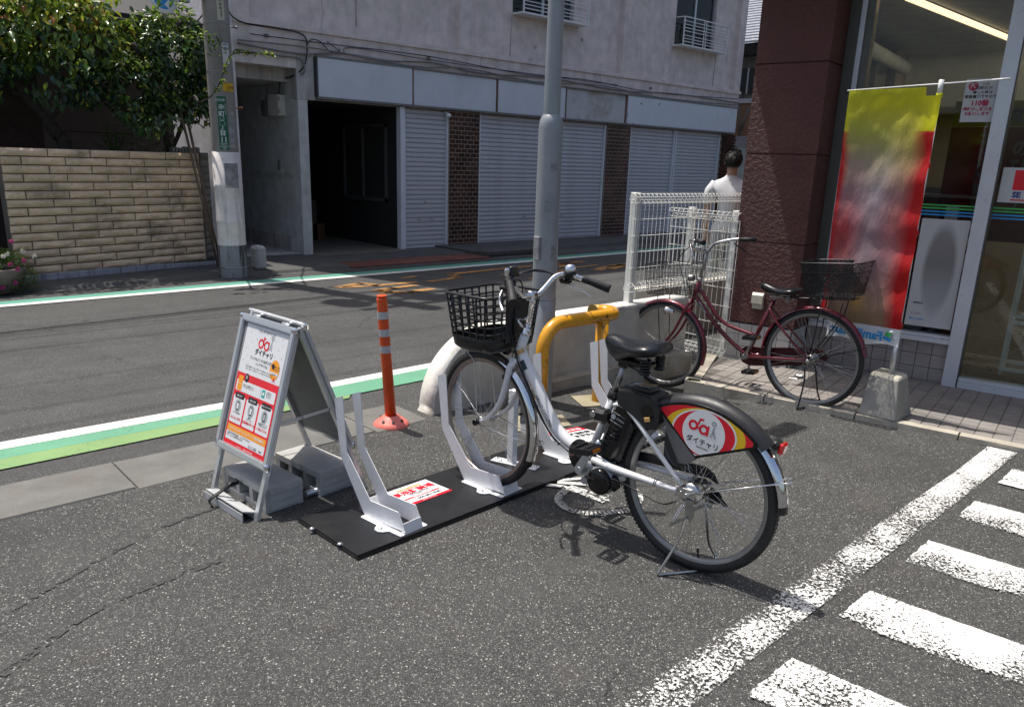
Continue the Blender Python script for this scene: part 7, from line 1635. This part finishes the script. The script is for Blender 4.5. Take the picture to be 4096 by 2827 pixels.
notice('alarm_notice', 'white notice with red lettering 110 hanging in the upper part of the shop window', 'notice', .050, .246, 1.913, 2.198, .02, [
    ('d', .25, .83, .030, 1), ('t', '⇱', .16, .25, .78, 0), ('t', 'この', .085, .62, .85, 2), ('t', '回転灯が', .085, .60, .755, 2), ('t', '鳴った時は', .085, .57, .655, 2), ('t', '緊急事態ですので', .085, .53, .555, 2, 'CENTER', .03), ('t', '110番', .155, .54, .385, 1, 'CENTER', .05), ('t', '通報のご協力を', .09, .50, .27, 1, 'CENTER', .04), ('t', 'お願いします', .09, .50, .165, 1, 'CENTER', .04)], ['paper', mat('notice_red', (.42, .02, .07), .5), 'print_black'])
notice('security_sticker', 'red and white security company sticker on the right hand pane at the picture edge', 'sticker', -.42, -.079, 1.38, 1.615, .02, [
    ('r', .22, .36, 1.0, .93, 1), ('t', 'Security', .075, .62, .52, 0, 'CENTER', .03), ('t', 'by', .07, .55, .43, 0, 'CENTER', .03), ('t', 'SE', .22, .24, .155, 2, 'LEFT', .05), ('t', 'C', .22, .49, .155, 3, 'LEFT', .05), ('t', 'OM', .22, .63, .155, 2, 'LEFT', .05), ('r', .22, .06, 1.0, .1, 1)], ['paper', 'print_red', 'print_navy', 'print_teal'])
m, nt, b = new_mat('poster_soft')
tc = N(nt, 'ShaderNodeNewGeometry'); sp = N(nt, 'ShaderNodeSeparateXYZ'); nt.links.new(tc.outputs['Position'], sp.inputs[0])
tt_ = math_(nt, 'ADD', math_(nt, 'MULTIPLY', math_(nt, 'SUBTRACT', sp.outputs[0], P0.x), SD.x), math_(nt, 'MULTIPLY', math_(nt, 'SUBTRACT', sp.outputs[1], P0.y), SD.y))
e1 = math_(nt, 'POWER', math_(nt, 'ABSOLUTE', math_(nt, 'DIVIDE', math_(nt, 'SUBTRACT', tt_, .205), .118)), 2.0); e2 = math_(nt, 'POWER', math_(nt, 'ABSOLUTE', math_(nt, 'DIVIDE', math_(nt, 'SUBTRACT', sp.outputs[2], .87), .37)), 2.0)
inner = ramp(nt, math_(nt, 'MULTIPLY', math_(nt, 'SUBTRACT', sp.outputs[2], .44), 1.25), [(0, (.42, .43, .45)), (.3, (.36, .36, .38)), (.6, (.22, .22, .22)), (.8, (.26, .24, .25)), (1, (.3, .32, .33))])
nt.links.new(mixc(nt, inner, (.55, .56, .57), ramp(nt, math_(nt, 'ADD', e1, e2), [(.55, 0), (1.0, 1)])), b.inputs['Base Color']); b.inputs['Roughness'].default_value = .5
po = notice('window_poster', 'large pale grey poster in the shop window behind the banner, its picture washed out', 'poster', .057, .373, .442, 1.24, .02, [('r', .0, .0, 1, 1, 0), ('t', '・期間限定', .022, .06, .21, 1, 'LEFT'), ('t', '←こちら', .022, .1, .11, 1, 'LEFT'), ('t', '■FamilyMart', .024, .08, .06, 2, 'LEFT')], ['paper', 'print_black', 'print_blue'])
s = MB(); base = Vector(po.location); s.add([SP(t_, .0172, z_) - base for t_, z_ in ((.37, .49), (.06, .49), (.06, 1.237), (.37, 1.237))], [[0, 1, 2, 3]]); s.build('poster_picture', 'poster_soft', po)
# outlet cover on the pillar
ou = thing('outlet_cover', 'cream plastic weatherproof outlet cover on the maroon pillar above the tiles', 'outlet', tuple(SP(1.385, PO, .48)))
base = Vector(ou.location)
def OB(mb, t0, t1, o0, o1, z0, z1): mb.hexa([p - base for p in (SP(t0, o0, z0), SP(t1, o0, z0), SP(t1, o1, z0), SP(t0, o1, z0), SP(t0, o0, z1), SP(t1, o0, z1), SP(t1, o1, z1), SP(t0, o1, z1))])
s = MB(); OB(s, 1.345, 1.425, PO - .03, PO, .475, .60); s.build('case', 'outlet_cream', ou)
s = MB(); s.prism([p - base for p in (SP(1.34, PO - .031, .52), SP(1.34, PO - .055, .52), SP(1.34, PO - .05, .585), SP(1.34, PO - .031, .605))], SD * .09); s.build('flap', 'outlet_cream', ou)
# ------------------------------------------------------------------ banner flag on a concrete weight
wt = thing('banner_weight', 'grey tapered concrete weight with pale top holding the banner pole', 'weight', (5.07, 1.935, .03))
o_ = Vector(wt.location); zb_ = 0.0
ql = [Vector((4.93, 2.05, .03)), Vector((4.94, 1.81, .03)), Vector((5.21, 1.815, .03)), Vector((5.20, 2.055, .03))]; qt = [Vector((5.045, 2.055, .298)), Vector((5.013, 1.86, .298)), Vector((5.20, 1.875, .298)), Vector((5.215, 2.065, .298))]
def insetq(Q_, f, z): c_ = sum(Q_, Vector()) / 4; return [Vector((c_.x + (p.x - c_.x) * f, c_.y + (p.y - c_.y) * f, z)) for p in Q_]
def rsq(Q_, r_): 
    out = []
    for i in range(4):
        p, a, b_2 = Q_[i], Q_[i - 1], Q_[(i + 1) % 4]; out += [p + (a - p).normalized() * r_, p + (a - p).normalized() * r_ * .3 + (b_2 - p).normalized() * r_ * .3, p + (b_2 - p).normalized() * r_]
    return out
s = MB(); s.loft([[p - o_ for p in rsq(Q_, .018)] for Q_ in (insetq(ql, .97, .03), insetq(ql, 1, .045), [ql[i].lerp(qt[i], .93) for i in range(4)])], smooth=False); s.build('body', 'weight_concrete', wt)
s = MB(); s.loft([[p - o_ for p in rsq(Q_, .018)] for Q_ in ([ql[i].lerp(qt[i], .931) for i in range(4)], insetq(qt, .98, .292), insetq(qt, .90, .30))], smooth=False); s.build('top', 'weight_top', wt)
bn = thing('banner_flag', 'tall red and yellow banner on a white pole with a blurred picture', 'banner', (5.10, 1.945, .3))
o_ = Vector(bn.location)
s = MB(); s.cyl((0, 0, -.02), (0, 0, .26), .0165, 16); s.build('sleeve', 'pole_steel', bn)
s = MB(); s.cyl((0, 0, .2), (0, 0, 1.745), .0125, 12); s.cyl((0, 0, 1.70), (0, 0, 1.785), .0145, 12); s.build('pole', 'pole_plastic', bn)
s = MB(); s.tube([(0, .56, 1.748), (0, -.35, 1.772)], .0045, 8); s.tube([(0, -.27, 1.770), (0, -.36, 1.773)], .009, 8, sq=.7); s.build('cross_arm', 'pole_plastic', bn)
m, nt, b = new_mat('banner_print'); g_ = N(nt, 'ShaderNodeTexCoord'); sp = N(nt, 'ShaderNodeSeparateXYZ'); nt.links.new(g_.outputs['Object'], sp.inputs[0])
v_ = math_(nt, 'DIVIDE', math_(nt, 'SUBTRACT', sp.outputs[2], .25), 1.46); u_ = math_(nt, 'DIVIDE', sp.outputs[1], .53)
nz = tex(nt, 'noise', 2.6, 1, .4); uu = math_(nt, 'ADD', u_, math_(nt, 'MULTIPLY', math_(nt, 'SUBTRACT', nz.outputs[0], .5), .22))
VS = (.08, .28, .44, .60, .74, .86)
cR = ramp(nt, v_, list(zip(VS, ((0.403, 0.244, 0.171), (0.512, 0.268, 0.268), (0.561, 0.171, 0.183), (0.512, 0.232, 0.22), (0.512, 0.354, 0.146), (0.561, 0.512, 0.0732)))))
cM = ramp(nt, v_, list(zip(VS, ((0.366, 0.244, 0.146), (0.415, 0.305, 0.329), (0.439, 0.293, 0.329), (0.439, 0.354, 0.39), (0.439, 0.39, 0.244), (0.561, 0.549, 0.0854)))))
cL = ramp(nt, v_, list(zip(VS, ((0.244, 0.177, 0.146), (0.403, 0.146, 0.146), (0.512, 0.061, 0.0732), (0.439, 0.244, 0.268), (0.439, 0.342, 0.244), (0.512, 0.512, 0.0854)))))
core = mixc(nt, mixc(nt, cR, cM, ramp(nt, uu, [(.22, 0), (.45, 1)])), cL, ramp(nt, uu, [(.55, 0), (.8, 1)]))
core = mixc(nt, core, (0.671, 0.403, 0.061), math_(nt, 'MULTIPLY', ramp(nt, uu, [(.38, 0), (.5, .7), (.62, 0)]), ramp(nt, v_, [(.05, 0), (.14, 1), (.24, 0)])))
edge = ramp(nt, uu, [(.05, 1), (.20, 0), (.90, 0), (.98, 1)]); tb_ = ramp(nt, v_, [(.86, 0), (.96, 1)])
red_or_yel = mixc(nt, (.62, .01, .012), (.72, .68, 0), ramp(nt, v_, [(.853, 0), (.856, 1)]))
c_ = mixc(nt, core, red_or_yel, edge); c_ = mixc(nt, c_, (.66, .64, .02), tb_); nt.links.new(c_, b.inputs['Base Color']); b.inputs['Roughness'].default_value = .55; bump(nt, b, tex(nt, 'noise', 9, 4, .6, sc=(1, 2.2, .8)).outputs[0], .5, .02)
tl = N(nt, 'ShaderNodeBsdfTranslucent'); nt.links.new(c_, tl.inputs[0]); mx = N(nt, 'ShaderNodeMixShader'); mx.inputs[0].default_value = .35; out = nt.nodes['Material Output']; nt.links.new(b.outputs[0], mx.inputs[1]); nt.links.new(tl.outputs[0], mx.inputs[2]); nt.links.new(mx.outputs[0], out.inputs[0])
def cloth_pt(y, z):
    e = abs(y - .0) ; w_ = .014 * math.sin(z * 3.2 + y * 11) * (y / .53) + .005 * math.sin(z * 9 + y * 5) + .007 * math.sin(z * 23 + 2) * (1 if y < .12 else .4) + .006 * mnoise.noise(Vector((y * 14, z * 9, 0)))
    return Vector((-.030 + w_ * 1.1, y - .018, z))
ny, nz_ = 26, 90; s = MB(); z0_, z1_ = .295, 1.745
vs = [cloth_pt(-.004 + .545 * i / ny, z0_ + (z1_ - z0_) * j / nz_ + (.0 if j < nz_ else 0)) for j in range(nz_ + 1) for i in range(ny + 1)]
s.add(vs, [[j * (ny + 1) + i, j * (ny + 1) + i + 1, (j + 1) * (ny + 1) + i + 1, (j + 1) * (ny + 1) + i] for j in range(nz_) for i in range(ny) if not (j > nz_ - 4 and i < 4)], True)
s.build('cloth', 'banner_print', bn)
s = MB(); z0_, z1_ = .178, .293
s.add([cloth_pt(-.004 + .47 * i / 20, z0_ + (z1_ - z0_) * j / 4 + .012 * math.sin(i * .5) * (1 - j / 4)) for j in range(5) for i in range(21)], [[j * 21 + i, j * 21 + i + 1, (j + 1) * 21 + i + 1, (j + 1) * 21 + i] for j in range(4) for i in range(20)], True); s.build('foot_strip', 'cloth_white', bn)
s = MB(); s.text('FamilyMart', .078, (-.047, .075, .212), (0, 1, 0), (0, 0, 1), 0, 'LEFT', 0, .003); 
s.mat(1); s.add([(-.047, .03, .238), (-.047, .065, .250), (-.047, .052, .277), (-.047, .018, .265)], [[0, 1, 2, 3]]); s.mat(0); s.add([(-.047, .022, .212), (-.047, .075, .226), (-.047, .067, .246), (-.047, .016, .232)], [[0, 1, 2, 3]])
s.build('lettering', ['print_blue', 'print_green'], bn)
s = MB(); s.ball((0, .01, .235), .026, 10, (1, 1.1, .8)); s.tube(smooth_pts([(-.01, .02, .25), (-.03, .03, .275), (-.015, .04, .255), (0, .015, .235)], 4), .008, 6); s.build('knot', 'cloth_white', bn)
for z in (.32, .9, 1.3, 1.70): s = MB(); s.tube([(.0, -.016, z), (.0, .012, z)], .016, 8); s.build('loop', 'cloth_yellow' if z > 1.45 else 'cloth_red', bn)
# ------------------------------------------------------------------ person passing behind the fence
pp = G(2925, 1330, 0) ; pdir = Vector((.8, .6, 0))
px_, py_ = F(2934, 640, 4.55).x, 4.55
pe = thing('person', 'person with short black hair in a white short-sleeved shirt walking away behind the white fence', 'person', (px_, py_, 0), (0, 0, R(35)))
def skin(name, verts, edges, mats_, matf, sub=2, parent=pe):
    me = bpy.data.meshes.new(name); me.from_pydata([v[0] for v in verts], edges, []); o_ = bpy.data.objects.new(name, me); SC.collection.objects.link(o_)
    o_.modifiers.new('skin', 'SKIN').use_smooth_shade = True
    sv_ = me.skin_vertices[0].data
    for i, v in enumerate(verts): sv_[i].radius = v[1] if isinstance(v[1], tuple) else (v[1], v[1]); sv_[i].use_root = (i == 0)
    ss = o_.modifiers.new('sub', 'SUBSURF'); ss.levels = sub; ss.render_levels = sub
    dg = bpy.context.evaluated_depsgraph_get(); me2 = bpy.data.meshes.new_from_object(o_.evaluated_get(dg)); bpy.data.objects.remove(o_)
    for m_ in mats_: me2.materials.append(MATS[m_])
    for p in me2.polygons: p.material_index = matf(p.center); p.use_smooth = True
    return link(name, me2, parent)
V = [((0, 0, .92), (.15, .115)), ((0, 0, 1.08), (.135, .10)), ((0, 0, 1.25), (.165, .115)), ((0, 0, 1.38), (.14, .09)), ((.01, 0, 1.46), .052), ((.02, 0, 1.54), .055), ((.03, 0, 1.62), (.068, .082)), ((.025, 0, 1.685), (.055, .064)),
     ((0, .17, 1.37), .062), ((-.03, .22, 1.14), .042), ((.08, .21, .93), .032), ((.14, .20, .86), (.03, .018)),
     ((0, -.17, 1.37), .062), ((.04, -.22, 1.14), .042), ((-.02, -.22, .92), .032), ((-.02, -.215, .84), (.03, .018)),
     ((.02, .09, .86), .10), ((.10, .09, .50), .066), ((.0, .09, .12), .045), ((.02, .09, .045), .042), ((.15, .09, .03), .032),
     ((-.02, -.09, .86), .10), ((-.03, -.09, .50), .066), ((-.20, -.09, .16), .045), ((-.20, -.09, .06), .042), ((-.08, -.09, .03), .032)]
E_ = [(0, 1), (1, 2), (2, 3), (3, 4), (4, 5), (5, 6), (6, 7), (3, 8), (8, 9), (9, 10), (10, 11), (3, 12), (12, 13), (13, 14), (14, 15), (0, 16), (16, 17), (17, 18), (18, 19), (19, 20), (0, 21), (21, 22), (22, 23), (23, 24), (24, 25)]
def mf(c):
    if c.z > 1.655 or (c.z > 1.56 and c.x < .02): return 1
    if c.z > 1.475: return 0
    if abs(c.y) > .16 and c.z < 1.2: return 0
    if c.z > .93: return 2
    if c.z > .09: return 3
    return 4
skin('body', V, E_, ['skin', 'hair', 'shirt_white', 'trousers_grey', 'shoe'], mf)
s = MB()
for i in range(1500):
    a = rnd.uniform(0, 6.283); t_ = math.acos(rnd.uniform(-.35, 1)); p = Vector((.015 + .083 * math.sin(t_) * math.cos(a), .076 * math.sin(t_) * math.sin(a), 1.64 + .095 * math.cos(t_)))
    if p.x > .06 and p.z < 1.68: continue
    n_ = (p - Vector((.02, 0, 1.645))).normalized(); d_2 = (Vector((-.3, 0, -1)) - n_ * Vector((-.3, 0, -1)).dot(n_)).normalized(); s_ = n_.cross(d_2) * .007
    s.add([p - s_, p + s_, p + d_2 * rnd.uniform(.03, .075) + n_ * rnd.uniform(0, .014)], [[0, 1, 2]])
s.build('hair', 'hair', pe)
for sg in (1, -1): s = MB(); s.ball((.03, sg * .078, 1.61), .02, 8, (.8, .35, 1.2)); s.build('ear', 'skin', pe)
s = MB(); s.ball((.118, 0, 1.60), .014, 8, (.9, .8, 1.2)); s.build('nose', 'skin', pe)
for sg in (1, -1):
    s = MB(); s.tube([(0, sg * .15, 1.41), (-.005, sg * .195, 1.33), (-.02, sg * .225, 1.20)], [.045, .055, .056], 14); s.build('sleeve', 'shirt_white', pe)
    for k in range(4): s = MB(); b0_ = Vector((.15 if sg > 0 else -.02, sg * .20 + (-.018 + k * .012), .86)); s.tube([b0_, b0_ + Vector((.012, 0, -.04)), b0_ + Vector((.004, 0, -.07 + abs(k - 1.4) * .006))], .0075, 6); s.build('finger', 'skin', pe)
